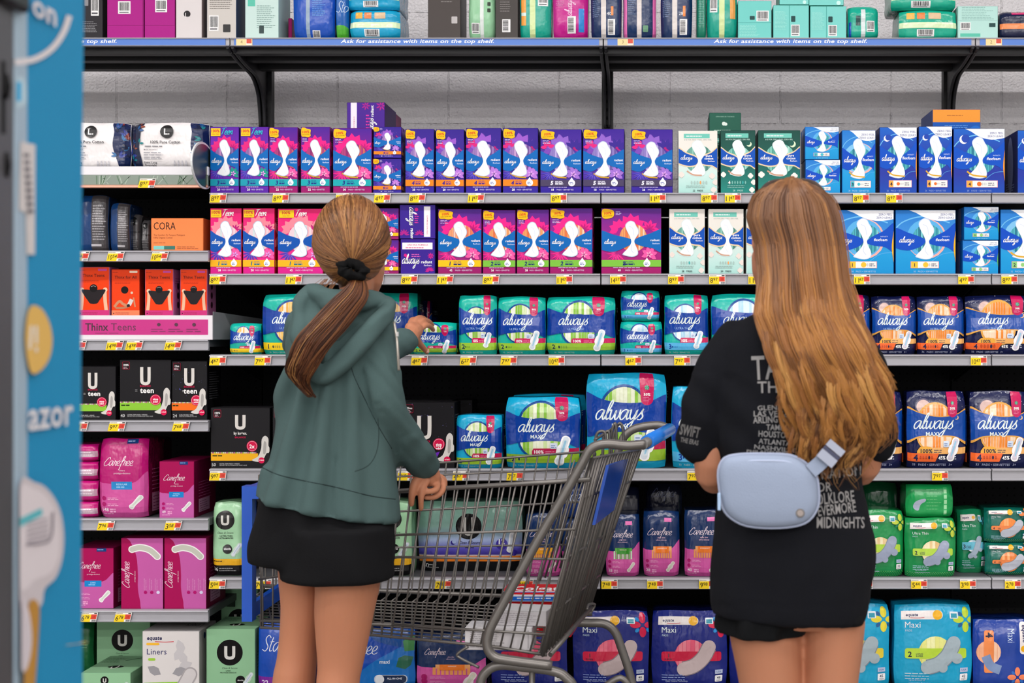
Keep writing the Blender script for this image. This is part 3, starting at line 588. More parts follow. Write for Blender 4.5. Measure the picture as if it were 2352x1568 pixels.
def ultra(w, h, sc, count, maxi=False, d=.12, seed=0, small=False, badge='50%'):
    fld, wc, band, num, nc, rib = ULT[sc]; n = sc == 'night'; A = Art(w, h); K = Film(w, h, d, seed); k = min(1.15, 1.0 / A.asp)
    if n:
        r = random.Random(seed + 5)
        for _ in range(34): A.ell(r.random(), r.uniform(.68, .99), r.uniform(.003, .008), 'D8DCF0', n=6)
        A.ell(.27, .80, .12 * k, '5A5470'); A.ell(.27, .80, .1 * k, 'D9B8B0')
    rx = .235 if A.asp > 1.05 else .28
    if small: rx = .2
    A.ell(.47, .6 if not small else .66, rx + .03, ('0C4A96' if not n else 'E8A84A'), (rx + .03) * (1.0 if A.asp > 1.2 else 1.1), 32)
    A.strips(.47, .6 if not small else .66, rx, rx * (1.0 if A.asp > 1.2 else 1.1), 12 if not small else 8, wc, seed)
    if not small: A.ell(.47, .42, rx + .03, ('0C4A96' if not n else 'E8A84A'), (rx + .03) * .9, 32); A.strips(.47, .42, rx, rx * .9, 12, wc, seed + 1)
    if n:
        A.smooth([(-.05, .80), (.2, .73), (.5, .68), (.8, .70), (1.05, .77), (1.05, .32), (.8, .4), (.5, .42), (.2, .4), (-.05, .34)], 'E8A84A', 5)
    A.smooth([(-.05, .82 - .03 * n), (.2, .73 - .01 * n), (.5, .69 - .02 * n), (.8, .71 - .02 * n), (1.05, .79 - .02 * n), (1.1, .55), (1.05, .28 + .06 * n), (.8, .37 + .05 * n), (.5, .39 + .04 * n), (.2, .37 + .05 * n), (-.05, .34 + .02 * n), (-.1, .6)], '0C48A2' if n else '083E9E', 5)
    fx = .09 if A.asp < .9 else .15
    A.script('always', fx + .02, .515 if not small else .47, .105 if not small else .13, 'EAF6F4', 0, .98 - 2 * fx if A.asp < 1 else .6, .15)
    A.text('MAXI' if maxi else 'ULTRA THIN', .42, .425, .05 if maxi else .034, 'EAF6F4' if maxi else '9CC4EC', .5, .5, .014 if maxi else 0)
    if n: A.ell(.83, .66, .035, 'F2C080'); A.ell(.818, .665, .03, '1450B8')
    A.smooth([(.68, 1.02), (.68, .76), (.70, .69), (.76, .665), (.82, .69), (.84, .76), (.84, 1.02)] if not small else [(.68, .9), (.68, .68), (.75, .58), (.82, .68), (.82, .9)], 'C8145A', 3)
    A.ell(.76, .85 if not small else .8, .03, '2E8A6A', n=10); A.petals(.76, .85 if not small else .8, .028, 5, '7CC8B0')
    if badge == '50%': A.text('50%', .76, .765 if not small else .7, .028, 'FFFFFF', .5, .1, .03); A.lines(.71, .745, .81, 3, .018, 'E88AB0', .006)
    else: A.text(badge, .76, .78, .06, 'FFFFFF', .5, .1, .04)
    if n:
        A.slant(.33, .19, 1.05, .275, 0, 'F2B468'); A.smooth([(.16, .19), (.2, .27), (.24, .285), (.4, .28), (.4, .19)], 'F2B040', 2); A.text('100%', .22, .205, .05, '14183A', 0, .2, .03); A.lines(.44, .235, .62, 2, .025, '40304A', .01)
        A.poly([(0, .09), (.47, .09), (.53, .2), (0, .2)], band); A.text('4', .14, .105, .075, nc, .5, None, .04)
        for i in range(5): A.ell(.22 + i * .048, .145, .018, '20183A' if i == 3 else 'C84A1E', .03, 10)
        A.text('45%', .52, .12, .045, 'FFFFFF', 0, .12, .03); A.lines(.66, .15, .88, 2, .03, 'D8DCF0', .01)
        A.text(count + '   PADS • SERVIETTES   3+', .08, .035, .03, 'B8C0E0', 0, .72, .01)
    else:
        A.poly([(.36, .2), (1, .2), (1, .285), (.38, .285), (.36, .25)], rib); A.text('100%', .39, .215, .045, 'FFFFFF', 0, .13, .02); A.lines(.54, .235, .7, 2, .022, 'F0A0C0', .008)
        A.poly([(0, .08), (1, .08), (1, .2), (0, .2)], band); A.text(num, .1 if A.asp > .8 else .13, .1, .075, nc, .5, None, .03)
        for i in range(4): A.ell(.18 + i * .035, .135, .013, nc if i == 0 else ('B8A040' if num == '1' else '7CA83A' if num == '2' else '3A90D0'), .022, 8)
        A.text(count + '   PADS • SERVIETTES', .1, .03, .024, 'BCE8E0', 0, .55, .005)
    A.rrect(.6, .28, .7, .36, .02, 'D8E4F4'); A.lines(.615, .32, .69, 2, .025, '2A50A0', .008)
    slimpad(A, .77, .25, .42 if A.asp < 1.1 else .33, -.3, True, 'DCE8F0' if not n else 'D8D0E0', '9CCDE6')
    r = {'teal1': '07806F', 'teal2': '07806F', 'teal3': '07806F', 'maxi2': '0A86B0', 'maxi3': '0A86B0', 'night': '0C1236'}[sc]
    R = Art(d, h); R.rect(0, .08, 1, .2, band); R.rect(0, .3, 1, .7, '0A3C90' if not n else '103C90'); R.barcode(.3, .35, .6, .6, True); R.lines(.2, .8, .8, 3, .03, 'D8ECE8', .01)
    return pack(K, A, fld, r, fld, 'pouch', sideart=R)
def ushape(A, cx, y0, y1, wd, col, th=.3):    # the big rounded U mark; wd in widths
    t = wd * th; q = [(cx - wd / 2 + t / 2, y1), (cx - wd / 2 + t / 2, y0 + .36 * (y1 - y0)), (cx - wd * .3, y0 + .1 * (y1 - y0)), (cx, y0 + .02 * (y1 - y0)), (cx + wd * .3, y0 + .1 * (y1 - y0)), (cx + wd / 2 - t / 2, y0 + .36 * (y1 - y0)), (cx + wd / 2 - t / 2, y1)]
    A.ribbon(q, t, col, 5)
def kotex(w, h, stripe, count, teen=True, night=False, d=.14, bymark=False, seed=1):
    A = Art(w, h); K = Card(w, h, d)
    if night:
        r = random.Random(seed)
        for _ in range(26): A.petals(r.random(), r.uniform(.3, .98), r.choice((.006, .012)), 4, '8A86D8')
    s = .72 / max(A.asp, .6)
    A.rrect(.05, .84, .05 + .17 * s, .97, .02, '8A1230'); A.rrect(.057, .847, .043 + .17 * s, .963, .02, '201014'); A.text('100%' if not night else '12hrs', .05 + .085 * s, .9, .03, 'FFFFFF', .5, .12, .02); A.lines(.07, .875, .19 * s, 2, .02, 'E0C0C8', .008)
    uy = .60 if teen else .66
    if not teen and not bymark: ushape(A, .42, .46, .8, .3 * s, 'D9D4CE', .27)
    else: ushape(A, .5 if A.asp < 1.1 else .5, uy, .88, .24 * s, 'D9D4CE', .3)
    A.text('BALANCE', .5 if (teen or bymark) else .42, .555 if teen else (.50 if bymark else .40), .028, 'C01446', .5, .28 * s, .02)
    if bymark: A.text('by ko+ex.', .5, .56, .045, 'E8E4E0', .5, .3 * s, .03)
    if teen: A.text('teen', .53, .455, .085, 'F0EEEC', .5, .32 * s, .03); A.lines(.3, .5, .36, 2, .02, 'A0A0A0', .008)
    if night and teen: A.ell(.25, .53, .03, '5A5AC0'); A.ell(.262, .535, .027, '1B1B1E')
    sy = .17 if teen else .13
    if stripe:
        if stripe == 'VIOLET': A.poly([(.42, .16), (.66, .16), (.72, .26), (.5, .2)], '6A2AB0')
        else:
            A.rect(0, sy, .8, sy + .12, stripe); A.lines(.03, sy + .07, .25, 1, .03, '203010', .02)
            for i in range(26): A.rect(i * .03, sy + .12, i * .03 + .022, sy + .14, ['D8C8B8', 'C06A9A', 'B8D86A', 'E8E0D0'][i % 4])
    A.text(count, .02 if A.asp > .7 else .04, .055 if teen else .04, .05, 'E6E6E6', 0, .12, 0); A.text('ULTRA THIN PADS • WINGS', .15 + .07 * (A.asp < .8), .085 if teen else .07, .018, 'C8C8C8', 0, .4, .015); A.text('SERVIETTES ULTRAMINCES AVEC AILES', .15 + .07 * (A.asp < .8), .06 if teen else .045, .018, 'B0B0B0', 0, .5, .01)
    A.ell(.7, .34 if teen else .37, .125 * s, 'D8144E'); A.ell(.7, .34 if teen else .37, .11 * s, 'F0E0E6'); A.ell(.7, .34 if teen else .37, .105 * s, 'D01448'); A.text('stop' if teen or not bymark else '2x', .7, .335, .035 if teen else .06, 'FFFFFF', .5, .12 * s, .03); A.text('odor' if not bymark else '', .7, .295, .03, 'FFFFFF', .5, .12 * s, .03)
    P = [(.62, .14), (.75, .2), (.82, .34), (.83, .48), (.9, .54), (.97, .49), (.97, .38), (1.0, .33), (.98, .26), (.93, .25), (.86, .15), (.76, .11)]
    A.smooth([(1 - (1 - a) * max(s, .8), b) for a, b in P], 'D6D2CC', 3); A.smooth([(1 - (1 - a) * max(s, .8), b) for a, b in [(.86, .25), (.87, .42), (.9, .45), (.93, .4), (.91, .25)]], 'A8A4A0', 3)
    A.ell(.86, .135, .07 * s, 'D8144E'); A.text('no harsh', .86, .13, .022, 'FFFFFF', .5, .1 * s, .02)
    R = Art(d, h); R.lines(.15, .8, .85, 12, .04, '606064', .012); T = Art(w, d); T.lines(.1, .5, .8, 2, .2, '50504E', .05)
    return pack(K, A, '1C1B1E', '111013', '242326', sideart=R, topart=T)
def greenu(w, h, count='36', film=True, d=.12, top=None, seed=4):
    A = Art(w, h); K = Film(w, h, d, seed) if film else Card(w, h, d); g = 'A0CFA4' if film else '8FBF95'
    r = .3 if film else .27; cy = .76 if film else .62
    if not film: r = .22 / max(A.asp, .7) * .95
    A.ell(.42 if film else .48, cy, r, '0C0A0B', n=36); ushape(A, .42 if film else .48, cy - r * .45 * A.asp, cy + r * .5 * A.asp, r * .85, 'D8D6D0', .28)
    A.text('Clean & Secure', .43 if film else .48, cy - r * A.asp - .055, .028, '18301C', .5, .5, 0, .25); A.text('ULTRA THIN' if film else 'LINER', .45, cy - r * A.asp - .095, .02, '18301C', .5, .4, .03); A.text('ULTRAMINCES' if film else 'PROTEGE-DESSOUS', .45, cy - r * A.asp - .125, .02, '18301C', .5, .5, .03)
    A.ell(.5 if film else .7, .37 if film else .17, .15 if film else .1, '101010'); A.text('absorbs', .5 if film else .7, .36 if film else .165, .03 if film else .02, 'F0F0F0', .5, .22 if film else .15, .03)
    slimpad(A, .78 if film else .86, .36 if film else .2, .5 if film else .3, -.6, True, 'D8E0E8', 'B8C4D8', 'C4D4C8')
    if film: A.rect(0, .15, 1, .24, 'F0B41E'); A.lines(.03, .2, .45, 1, .03, '403010', .015); A.rect(0, 0, 1, .15, '0E0D0E'); A.text(count, .03, .07, .05, 'E8E8E8', 0, .17); A.lines(.22, .1, .8, 2, .03, 'A0A0A0', .014)
    else: A.rect(0, .0, 1, .045, '6A4FB0'); A.lines(.03, .02, .6, 1, .03, '2A2060', .008); A.ell(.82, .03, .06, 'A8D060')
    T = Art(w, d); T.ell(.5, .35, .16, '0C0A0B', .09 * 1.2); T.ribbon([(.43, .35), (.46, .25), (.54, .3), (.54, .42)], .03, 'D8D6D0', 4); T.lines(.05, .85, .5, 5, .06, '4A7A52', .02); T.ribbon([(.5, .7), (.65, .82), (.8, .9)], .03, '30583A', 4)
    R = Art(d, h); R.lines(.1, .6, .9, 6, .05, '305038', .01)
    for i in range(5): R.ell(.7, .85 - .16 * i, .09, '102014')
    return pack(K, A, g, '7FAE86' if not film else '88BC8E', g if not top else top, 'pouch' if film else 'box', topart=None if film else T, sideart=None if film else R)
def umaxi(w, h, count='40', d=.16):
    A = Art(w, h); K = Film(w, h, d, 8, .006)
    base = M(((0, '0E0D10'), (.145, '0E0D10'), (.15, 'F08020'), (.22, 'F08020'), (.225, 'F0D8C0'), (.25, '3A2A9A'), (.33, '5A50B8'), (.45, 'A4B4DC'), (.65, '9CC8BC'), (1, '86B8A2')), 'film')
    A.ell(.49, .65, .125, '0B0A0C', n=36); ushape(A, .49, .53, .78, .1, 'D8D6D0', .26)
    A.ell(.34, .42, .022, '2A2080'); A.ell(.352, .435, .02, 'A4B4DC'); A.text('Clean & Secure', .5, .40, .045, '30305A', .5, .2, .01, .25); A.text('MAXI', .5, .34, .035, '202048', .5, None, .03)
    A.ell(.81, .40, .055, '3A2A9A'); A.text('12', .81, .40, .07, 'FFFFFF', .5, None, .03); slimpad(A, .9, .42, .2, -.15, False, 'E4E6EA', 'C8D0DC'); A.ell(.93, .27, .03, '3A2A9A')
    A.text(count, .03, .05, .07, 'E8E8E8', 0); A.lines(.09, .09, .2, 2, .04, 'A0A0A0', .015)
    return pack(K, A, base, '7AA898', '86B8A2', 'pouch')
def carefree(w, h, sty, count='148', tagc=None, d=.13, film=False, seed=1):
    A = Art(w, h); K = Film(w, h, d, seed) if film else Card(w, h, d)
    dk, lt = ('B80C70', 'D0509C') if film and sty != 'navy' else ('A80C54', 'C45CA4')
    if sty == 'navy': dk, lt = '0D2C5C', 'D656A4'
    if sty in ('front', 'navy'):
        yb = .42 if sty == 'front' else .40
        A.smooth([(-.1, yb - .02), (.12, yb + .02), (.45, yb), (.78, yb + .04), (1.05, yb + .16), (1.2, .1), (1.1, -.2), (-.1, -.2)], lt, 6)
        big = sty == 'front'
        A.script('Carefree', .12, .66 if big else .64, .062, 'F6E4EE', 0, .74, .12)
        A.text('liners' if big else 'ultra thin', .5, .59, .022, 'F0C8DC', .5, .3, .005); A.text('protége-dessous' if big else 'ultra-minces', .5, .555, .022, 'F0C8DC', .5, .46, .005)
        if big:
            A.rect(.58, .94, .82, 1, '123C7A'); A.lines(.6, .965, .8, 1, .02, 'A8C0E8', .012); A.rect(.28, .36, .7, .46, '1A86CC'); A.text(tagc or 'REGULAR', .49, .415, .022, 'BFE4FA', .5, .3, .01); A.lines(.38, .385, .6, 1, .02, 'A0D4F4', .012)
            slimpad(A, .78, .2, .36, -.75, False, 'DCE0D6', 'CAD4C8', 'F4F0F2')
        else:
            A.rect(.58, .84, .78, .9, 'F07ABE'); A.rect(.28, .4, .78, .47, {'o': 'F0A868', 'y': 'F4B83A', 'g': '5EB04A'}[tagc])
            for i in range(9): A.rect(.24 + .062 * i, .29, .285 + .062 * i, .42, {'o': 'F09A58', 'y': 'F0B040', 'g': '7CBF6A' if i % 2 else 'CFE6C8'}[tagc])
            A.rect(.34, .37, .7, .47, {'o': 'F07A1E', 'y': 'F4A41E', 'g': '3C9A30'}[tagc]); A.text('OVERNIGHT' if tagc == 'o' else 'REGULAR', .52, .43, .018, 'FFE8D0', .5, .28, .01)
            slimpad(A, .75, .16, .34, -.6, tagc == 'o', 'E0D4C4', 'D4DCC8', 'F0E4E4')
        for y in (.25, .175): A.ell(.12, y, .045, 'B0106A'); A.lines(.2, y, .46, 2, .02, 'F4B8DC', .006)
        A.text(count, .08, .085, .045, 'F8E8F2', 0, None, .01); A.lines(.24, .1, .4, 2, .03, 'F0A8D4', .02); A.lines(.08, .05, .4, 1, .02, 'F0B8DC', .008)
    else:   # side turned to the aisle
        A.smooth([(.14, 1.05), (.22, .95), (.36, .75), (.4, .5), (.4, .3), (.45, .12), (.55, -.05), (1.2, -.2), (1.2, 1.2)], lt, 6)
        A.script('Carefree', .22, .3, .1 * A.asp, 'F4DCEA', 0, .66, .14, PI / 2) if False else A.script('Carefree', .2, .3, .062, 'F4DCEA', 0, .62, .13, PI / 2)
        A.text('protége-dessous', .34, .38, .016, 'F0C8DC', 0, .34, .01, 0, PI / 2)
        for c, k in (('F2F0EE', 1), ('C4C4B8', .72)):
            A.ribbon([(.26, .84), (.45, .865), (.68, .83), (.86, .74)], .17 * k, c, 6); A.ell(.26, .84, .085 * k, c); A.ell(.86, .74, .085 * k, c)
        for i in range(4):
            A.text('protection for everyday', .56 + .13 * i, .27, .014, 'EAB0DA', 0, .27, 0, 0, PI / 2); A.text('protege et absorbe', .6 + .13 * i, .27, .014, 'EAB0DA', 0, .24, 0, 0, PI / 2)
        for i in range(3): A.ell(.58 + .15 * i, .235, .04, 'B0106A' if i < 2 else 'D8D0EC')
    R = Art(d, h); R.script('Carefree', .6, .35, .045, 'D878B0', 0, .9, .1, PI / 2) if False else R.lines(.2, .6, .8, 7, .05, 'D070A8' if sty != 'navy' else '4060A0', .008)
    R.rect(.2, .07, .7, .3, 'C890B4' if sty != 'navy' else '9098B0'); R.lines(.25, .25, .65, 5, .04, '803060', .01)
    return pack(K, A, dk, {'navy': '081A3C'}.get(sty, '780A3E'), {'navy': '0D2C5C'}.get(sty, '8A0E48'), 'pouch' if film else 'box', sideart=R)
def clover(A, cx, cy, r, c, c2):
    for i in range(4):
        a = i * PI / 2
        A.ell(cx + r * .56 * math.cos(a), cy + r * .56 * math.sin(a) * A.asp, r * .42, c, r * .26, 14, a)
    for i in range(3): a = PI / 4 + (i + 1) * PI / 2; A.ell(cx + r * .6 * math.cos(a), cy + r * .6 * math.sin(a) * A.asp, r * .2, c2, r * .14, 10, a)
EQ = {'gthin': ('18924E', 'C6D84A', '1E7A5A', 'Ultra Thin', ['F4E8C0', 'E8C890', 'E0B878', 'F0E0A8'], '2', 'B4D844', '9AA4BC'),
      'gthin3': ('188A5C', '58B8CC', '146A6A', 'Ultra Thin', ['E8F0F0', 'A8C8D8', 'D0E0E8', '90B8C8'], '3', '58B0C8', '9AAABC'),
      'gteal4': ('0A6A5C', 'F0884A', '0A4A50', 'Ultra Thin', ['F08A3A', 'F0A868', 'E07828', 'F0904A'], '4', 'F0884A', 'B8BCC8'),
      'navy': ('10207C', 'D8144A', '1E90D8', 'Maxi', ['F07088', 'E85A78', 'F08898', 'E05070'], 'SUPER', 'D01040', 'C8B4B4'),
      'cyan2': ('10A2CE', 'C0D83A', '0F5A96', 'Maxi', ['E8E888', 'F0F0B0', 'DCDC6A', 'E4E490'], '2', 'B8D83A', 'A4B4BC'),
      'cyany': ('10A2CE', 'E8D83A', '0F5A96', 'Maxi', ['E8E888', 'F0F0B0', 'DCDC6A', 'E4E490'], '', 'E8D040', 'A4B4BC'),
      'blue4': ('123C9A', 'F0945A', '0F2A6A', 'Maxi', ['F4B08A', 'F09A70', 'F8C8A8', 'F0A078'], '4', 'F08A4A', '7A90B8')}
def equate(w, h, sc, count='42', d=.13, seed=3, pos='low'):
    fld, cl, cl2, ttl, wc, num, band, pc = EQ[sc]; A = Art(w, h); K = Film(w, h, d, seed, .006)
    if sc[0] == 'g':
        for i in range(22):
            for j in range(4): A.ell(.02 + i * .046 + (j % 2) * .023, .02 + j * .022, .007, '7CC86A', n=6)
    x1 = .62
    A.rrect(.08, .83, x1, .93, .05, 'F0E8E6'); A.rect(.08, .83, .3, .93, 'F0E8E6'); A.text('equate', .14, .868, .035, '1A1F5A', 0, .24, .03, .15); A.ribbon([(.2, .85), (.3, .846), (.38, .852)], .008, 'C83040', 3); A.ell(x1 - .07, .88, .062, 'F2B41E')
    clover(A, .92, .83, .17, cl, cl2)
    A.rrect(.71, .84, .82, .92, .012, 'E4EAF0'); A.rect(.725, .85, .805, .9, '2A98B0')
    A.text(ttl, .13, .735, .07 if ttl == 'Maxi' else .045, 'E2ECF0', 0, .5, 0); A.text('PADS', .135, .69, .024, 'C0D8E4', 0, None, 0)
    A.strips(.52, .44, .22, .22, 8, wc, seed)
    A.rrect(.13, .38, .92, .50, .03, band) if sc != 'cyany' else A.rrect(.5, .38, .92, .5, .03, band)
    A.text(num, .17, .40 if num != 'SUPER' else .39, .06 if num != 'SUPER' else .022, '101C3A', 0, .2, .03); A.text('LONG' if num != 'SUPER' else '', .27, .425, .02, '14303A', 0, None, .02); A.text('SUPER' if num != 'SUPER' else 'I', .27 if num != 'SUPER' else .22, .4 if num != 'SUPER' else .425, .02 if num != 'SUPER' else .05, '14303A', 0, None, .02)
    for c, k in (('7C8894' if sc != 'navy' else '8A7A80', .20), (pc, .175)): A.ribbon([(.42, .28), (.56, .32), (.68, .42), (.76, .56)], k, c, 6)
    A.ell(.42, .28, .0875, pc); A.ell(.76, .56, .0875, pc)
    if sc in ('gthin', 'gthin3', 'cyan2', 'cyany'): A.ell(.8, .38, .07, pc); A.ell(.62, .27, .06, pc)
    A.lines(.13, .2, .5, 3, .03, 'A8D0DC' if sc != 'navy' else '8898D0', .01); A.text('Odor Control Technology' if sc == 'navy' else 'Up to 8 Hours of', .18, .12, .018, 'B8C8E8', 0, .38, .005); A.text('SkinFresh Breathable Layers' if sc == 'navy' else 'Long-Lasting Protection', .18, .085, .018, 'B8C8E8', 0, .44, .005)
    A.rrect(.84, .12, .94, .2, .012, 'F0F0F2'); A.text(count, .89, .155, .03, '182040', .5, .08, .02); A.text('PADS', .89, .13, .014, '182040', .5, .07, .02); A.rect(.84, .22, .94, .27, 'B8C4E0'); A.text('USA', .89, .235, .022, '5060A0', .5, .09, .01)
    T = Art(w, d); T.ell(.75, .5, .12, 'B8C0CC', .06); T.lines(.1, .7, .4, 3, .12, 'C0E0E8', .03)
    return pack(K, A, fld, {'navy': '0A1454', 'gteal4': '064A40', 'blue4': '0C2A74'}.get(sc, fld), fld, 'pouch', topart=None)
def thinx(w, h, ttl, low, d=.07, top='thigh'):
    A = Art(w, h); K = Card(w, h, d)
    A.lines(.04, .93, .3, 1, .02, '902010', .01); A.text(ttl, .5, .80, .062, '3A1210', .5, .88, .008); A.lines(.12, .72, .88, 2, .025, 'A02814', .008)
    A.rrect(.64, .92, .92, .965, .02, 'C84A9A' if 'Teens' in ttl else 'F0D8C0')
    if 'Teens' in ttl:
        for x, s in ((.13, -1), (.87, 1)): A.ribbon([(x - .06 * s * -1, .0), (x, .3), (x - .01 * s, .52)], .11, 'E8B898', 5); A.ell(x, .54, .07, 'EEC4A6')
        A.smooth([(.14, .55), (.5, .53), (.86, .55), (.84, .47), (.68, .32), (.6, .26), (.4, .26), (.32, .32), (.16, .47)], '241F22', 2); A.ell(.5, .57, .125, '141214'); A.ribbon([(.42, .6), (.5, .62), (.57, .6)], .012, 'C0B8B8', 3)
    else:
        A.ell(.47, .56, .13, '141214'); A.ribbon([(.1, .2), (.28, .32), (.42, .26), (.62, .22)], .09, 'C88A66', 5); A.ribbon([(.15, .18), (.4, .18), (.62, .22)], .08, 'B87A58', 5)
        A.ribbon([(.62, .24), (.72, .36)], .14, 'D8D0CC', 3); A.ell(.72, .50, .045, 'D8C0A8'); A.ribbon([(.78, .4), (.84, .2)], .05, 'C88A66', 3); A.ribbon([(.55, .22), (.65, .24)], .1, '241F22', 3)
    A.rect(0, 0, 1, .13, low); A.ell(.08, .065, .02, '3A1020'); A.lines(.14, .07, .8, 2, .025, '8A2030', .008)
    R = Art(d, h); R.lines(.2, .8, .8, 3, .05, '4A2030', .01)
    for y in (.65, .45, .25): R.ell(.5, y, .12, '30121E')
    return pack(K, A, 'E9400F', 'B86A9C' if 'Teens' in ttl else '8A1A0C', 'C8340C', sideart=R)
def cora(w, h, d=.12):
    A = Art(w, h); K = Card(w, h, d); A.text('CORA', .05, .66, .22, '26181A', 0, .42, 0); A.text('The Comfort Fit Tampon Multipack', .05, .47, .05, '50281C', 0, .6, 0); A.text('100% Organic Cotton', .05, .39, .05, '50281C', 0, .36, 0)
    A.lines(.05, .25, .35, 1, .05, '90482C', .015); A.rect(.05, .06, .25, .17, '7FD0C8'); A.rect(.25, .06, .46, .17, '3F7A70'); A.lines(.5, .13, .95, 2, .05, '90482C', .015)
    return pack(K, A, 'F7894E', 'D8703A', 'F7894E')
def lbag(w, h, d=.1, seed=2, face=True, count=''):
    A = Art(w, h); K = Film(w, h, d, seed, .008, 1.4); r = random.Random(seed)
    P = [(.79, 1.05), (.8, .8), (.78, .5), (.84, .2), (.92, -.05), (1.1, -.1), (1.1, 1.1)]
    A.smooth(P, '14224E', 4)
    for i in range(16): a = r.random() * 2.4 + .4; x = r.uniform(.84, 1.0); y = r.uniform(.05, .98); A.petals(x, y, r.uniform(.05, .12), 2, r.choice(['1E4F86', '0F7A80', '7A2E2A', '24358A', '0E1838', '2A6AA0']), a, a + .6, .3)
    A.smooth([(-.1, 1.1), (.13, 1.05), (.14, .8), (.12, .5), (.16, .2), (.12, -.1), (-.1, -.1)], '1B2440', 4)
    for i in range(9): A.petals(r.uniform(0, .12), r.uniform(.05, .95), r.uniform(.04, .1), 2, r.choice(['1E4F86', '0F7A80', '8A4A3A', '24358A']), 0, 1.5, .4)
    A.ell(.48, .80, .085, '1C1B1D', n=28); A.text('L.', .48, .74, .12, 'F2F0F0', .5, None, .02)
    A.text('100% Pure Cotton', .46, .56, .055, '26242A', .5, .56, .02); A.lines(.2, .49, .5, 1, .04, '505058', .02); A.text('MADE WITHOUT', .19, .42, .025, '50505A', 0, .2, .015); A.lines(.19, .36, .48, 3, .045, '8A8A92', .014)
    A.lines(.19, .24, .5, 1, .04, 'A0A0A6', .012); A.text('Extra Long', .19, .15, .04, '30303A', 0, .22, .02); A.text('Overnight', .19, .1, .04, '30303A', 0, .2, .02)
    for i in range(4): A.ell(.58 + .05 * i, .12, .014, 'C4C2C8', .06)
    return pack(K, A, 'E8E4E4', '14224E', '1B2A50', 'pouch')
def equliner(w, h, d=.13):
    A = Art(w, h); K = Card(w, h, d); A.text('equate', .08, .86, .06, '2A2A52', 0, .46, .03, .15); A.ribbon([(.22, .83), (.4, .822), (.55, .83)], .012, 'C83040', 3); A.rrect(.07, .77, .3, .81, .02, 'F2B83A'); A.text('Liners', .08, .62, .095, '2A2A62', 0, .62, 0); A.rrect(.1, .52, .23, .56, .02, '9CC840')
    for x, y, a in ((.55, .5, 1.0), (.72, .6, 1.9), (.6, .38, .4), (.8, .45, 2.2), (.35, .28, 2.6), (.5, .3, .3)): A.petals(x, y, .3, 1, 'C4C0C2' if y > .3 else '9A989C', a, a + .1, .5)
    A.poly([(.03, .03), (.75, .03), (.82, .12), (.72, .18), (.03, .16)], '8CC63A')
    for y in (.12, .065): A.ell(.1, y, .03, '14406A'); A.lines(.16, y - .004, .6, 1, .03, 'D8F0A8', .014)
    A.ribbon([(.62, -.05), (.72, .1), (.84, .3)], .25, 'A8A2A4', 6); A.ell(.84, .3, .125, 'A8A2A4'); A.ribbon([(.62, -.05), (.72, .1), (.84, .3)], .2, 'CFCACA', 6); A.ell(.84, .3, .1, 'CFCACA')
    T = Art(w, d); T.text('Liners', .9, .7, .35, '50505A', 0, .3, 0, 0, PI); R = Art(d, h)
    for i in range(2): R.ell(.3 + .3 * i, .88, .06, '1A2A5A')
    return pack(K, A, 'D9D4D2', 'A8A4A4', 'B4B0B0', topart=T, sideart=R)
def stayfree(w, h, txt='Stayfree', d=.14):
    A = Art(w, h); K = Film(w, h, d, 14, .006); A.smooth([(.2, -.1), (.4, .3), (.7, .6), (1.1, .8), (1.1, -.1)], '1272C8', 5); A.smooth([(.5, 1.05), (.6, .8), (1.1, .7), (1.1, 1.05)], '14509C', 4)
    A.script('Stayfree', .08, .6, .13, 'E4ECF8', 0, .8, .12); A.text('maxi', .62, .45, .06, 'E8F0FA', 0, None, .03); A.petals(.88, .62, .24, 1, '3F8A4A', .9, 1, .7); A.petals(.78, .38, .24, 1, '2A6A50', .5, .6, .6)
    A.rrect(.56, .12, .92, .26, .04, 'D0DCEC'); A.rrect(.57, .125, .91, .255, .04, '10284E'); A.ell(.62, .19, .05, 'F0F4FA'); A.text('ALL-IN-ONE', .7, .19, .03, 'E8F0FA', 0, .2, .02); A.rect(0, 0, .3, .22, '7A1E9A'); A.text('22', .08, .1, .07, 'F0E0F8', 0, .15, .02)
    return pack(K, A, '0E4AB4', '0A2E7A', '0E3A94', 'pouch')
def top_art(A, items):
    for it in items:
        f = it[0]
        getattr(A, f)(*it[1:])
def plain(w, h, base, side, items, film=False, d=.13, seed=1, name=None, top=None):
    A = Art(w, h); top_art(A, items); K = Film(w, h, d, seed, .007) if film else Card(w, h, d)
    return pack(K, A, base, side, top or base, name or ('pouch' if film else 'box'))
# ============================================================ stocking the shelves
REG = {}
ROWZ = {r: zM(v[0]) for r, v in ROWPX.items()}; ROWZ.update({r: zM(v[0]) for r, v in LROW.items()}); ROWZ['F'] = ROWZ['L6'] = ZF; ROWZ['T'] = zT(87)
ROWZ['L0'] = zM(390)
def rowname(r): return f'the {ORD[r]} shelf' if r in ORD else f'the left bay {LORD[r]} shelf'
ZTHX = zM(726)
SEQ = []
def put(row, x0, y0, x1, y1, fn, *a, desc=None, cat='box', grp=None, dy=.02, on=None, rz=0, lean=0, **k):
    """stands a pack on its shelf (or on the pack `on`), its front face filling the given rectangle of the photograph"""
    Y = (YT if row == 'T' else YM) + dy
    w = (x1 - x0) * Y / F; X = ((x0 + x1) / 2 - CX) * Y / F; z = ROWZ[row]
    if on is not None: z = on['top_z'] + .0015
    zt = CZ + (CY - y0) * Y / F; h = zt - z
    o = fn(w, h, *a, **k); o.location = (X, Y, z); o.rotation_euler = (lean, 0, rz)
    o['top_z'] = z + h; SEQ.append(o)
    key = (row, desc); REG.setdefault(key, []).append((x0 - y1 * .001 + (1e-3 * y0), o, cat, grp)); return o
BX = 'purple and magenta pad cartons'
d1 = 'purple teen carton of pads with teal size three band'
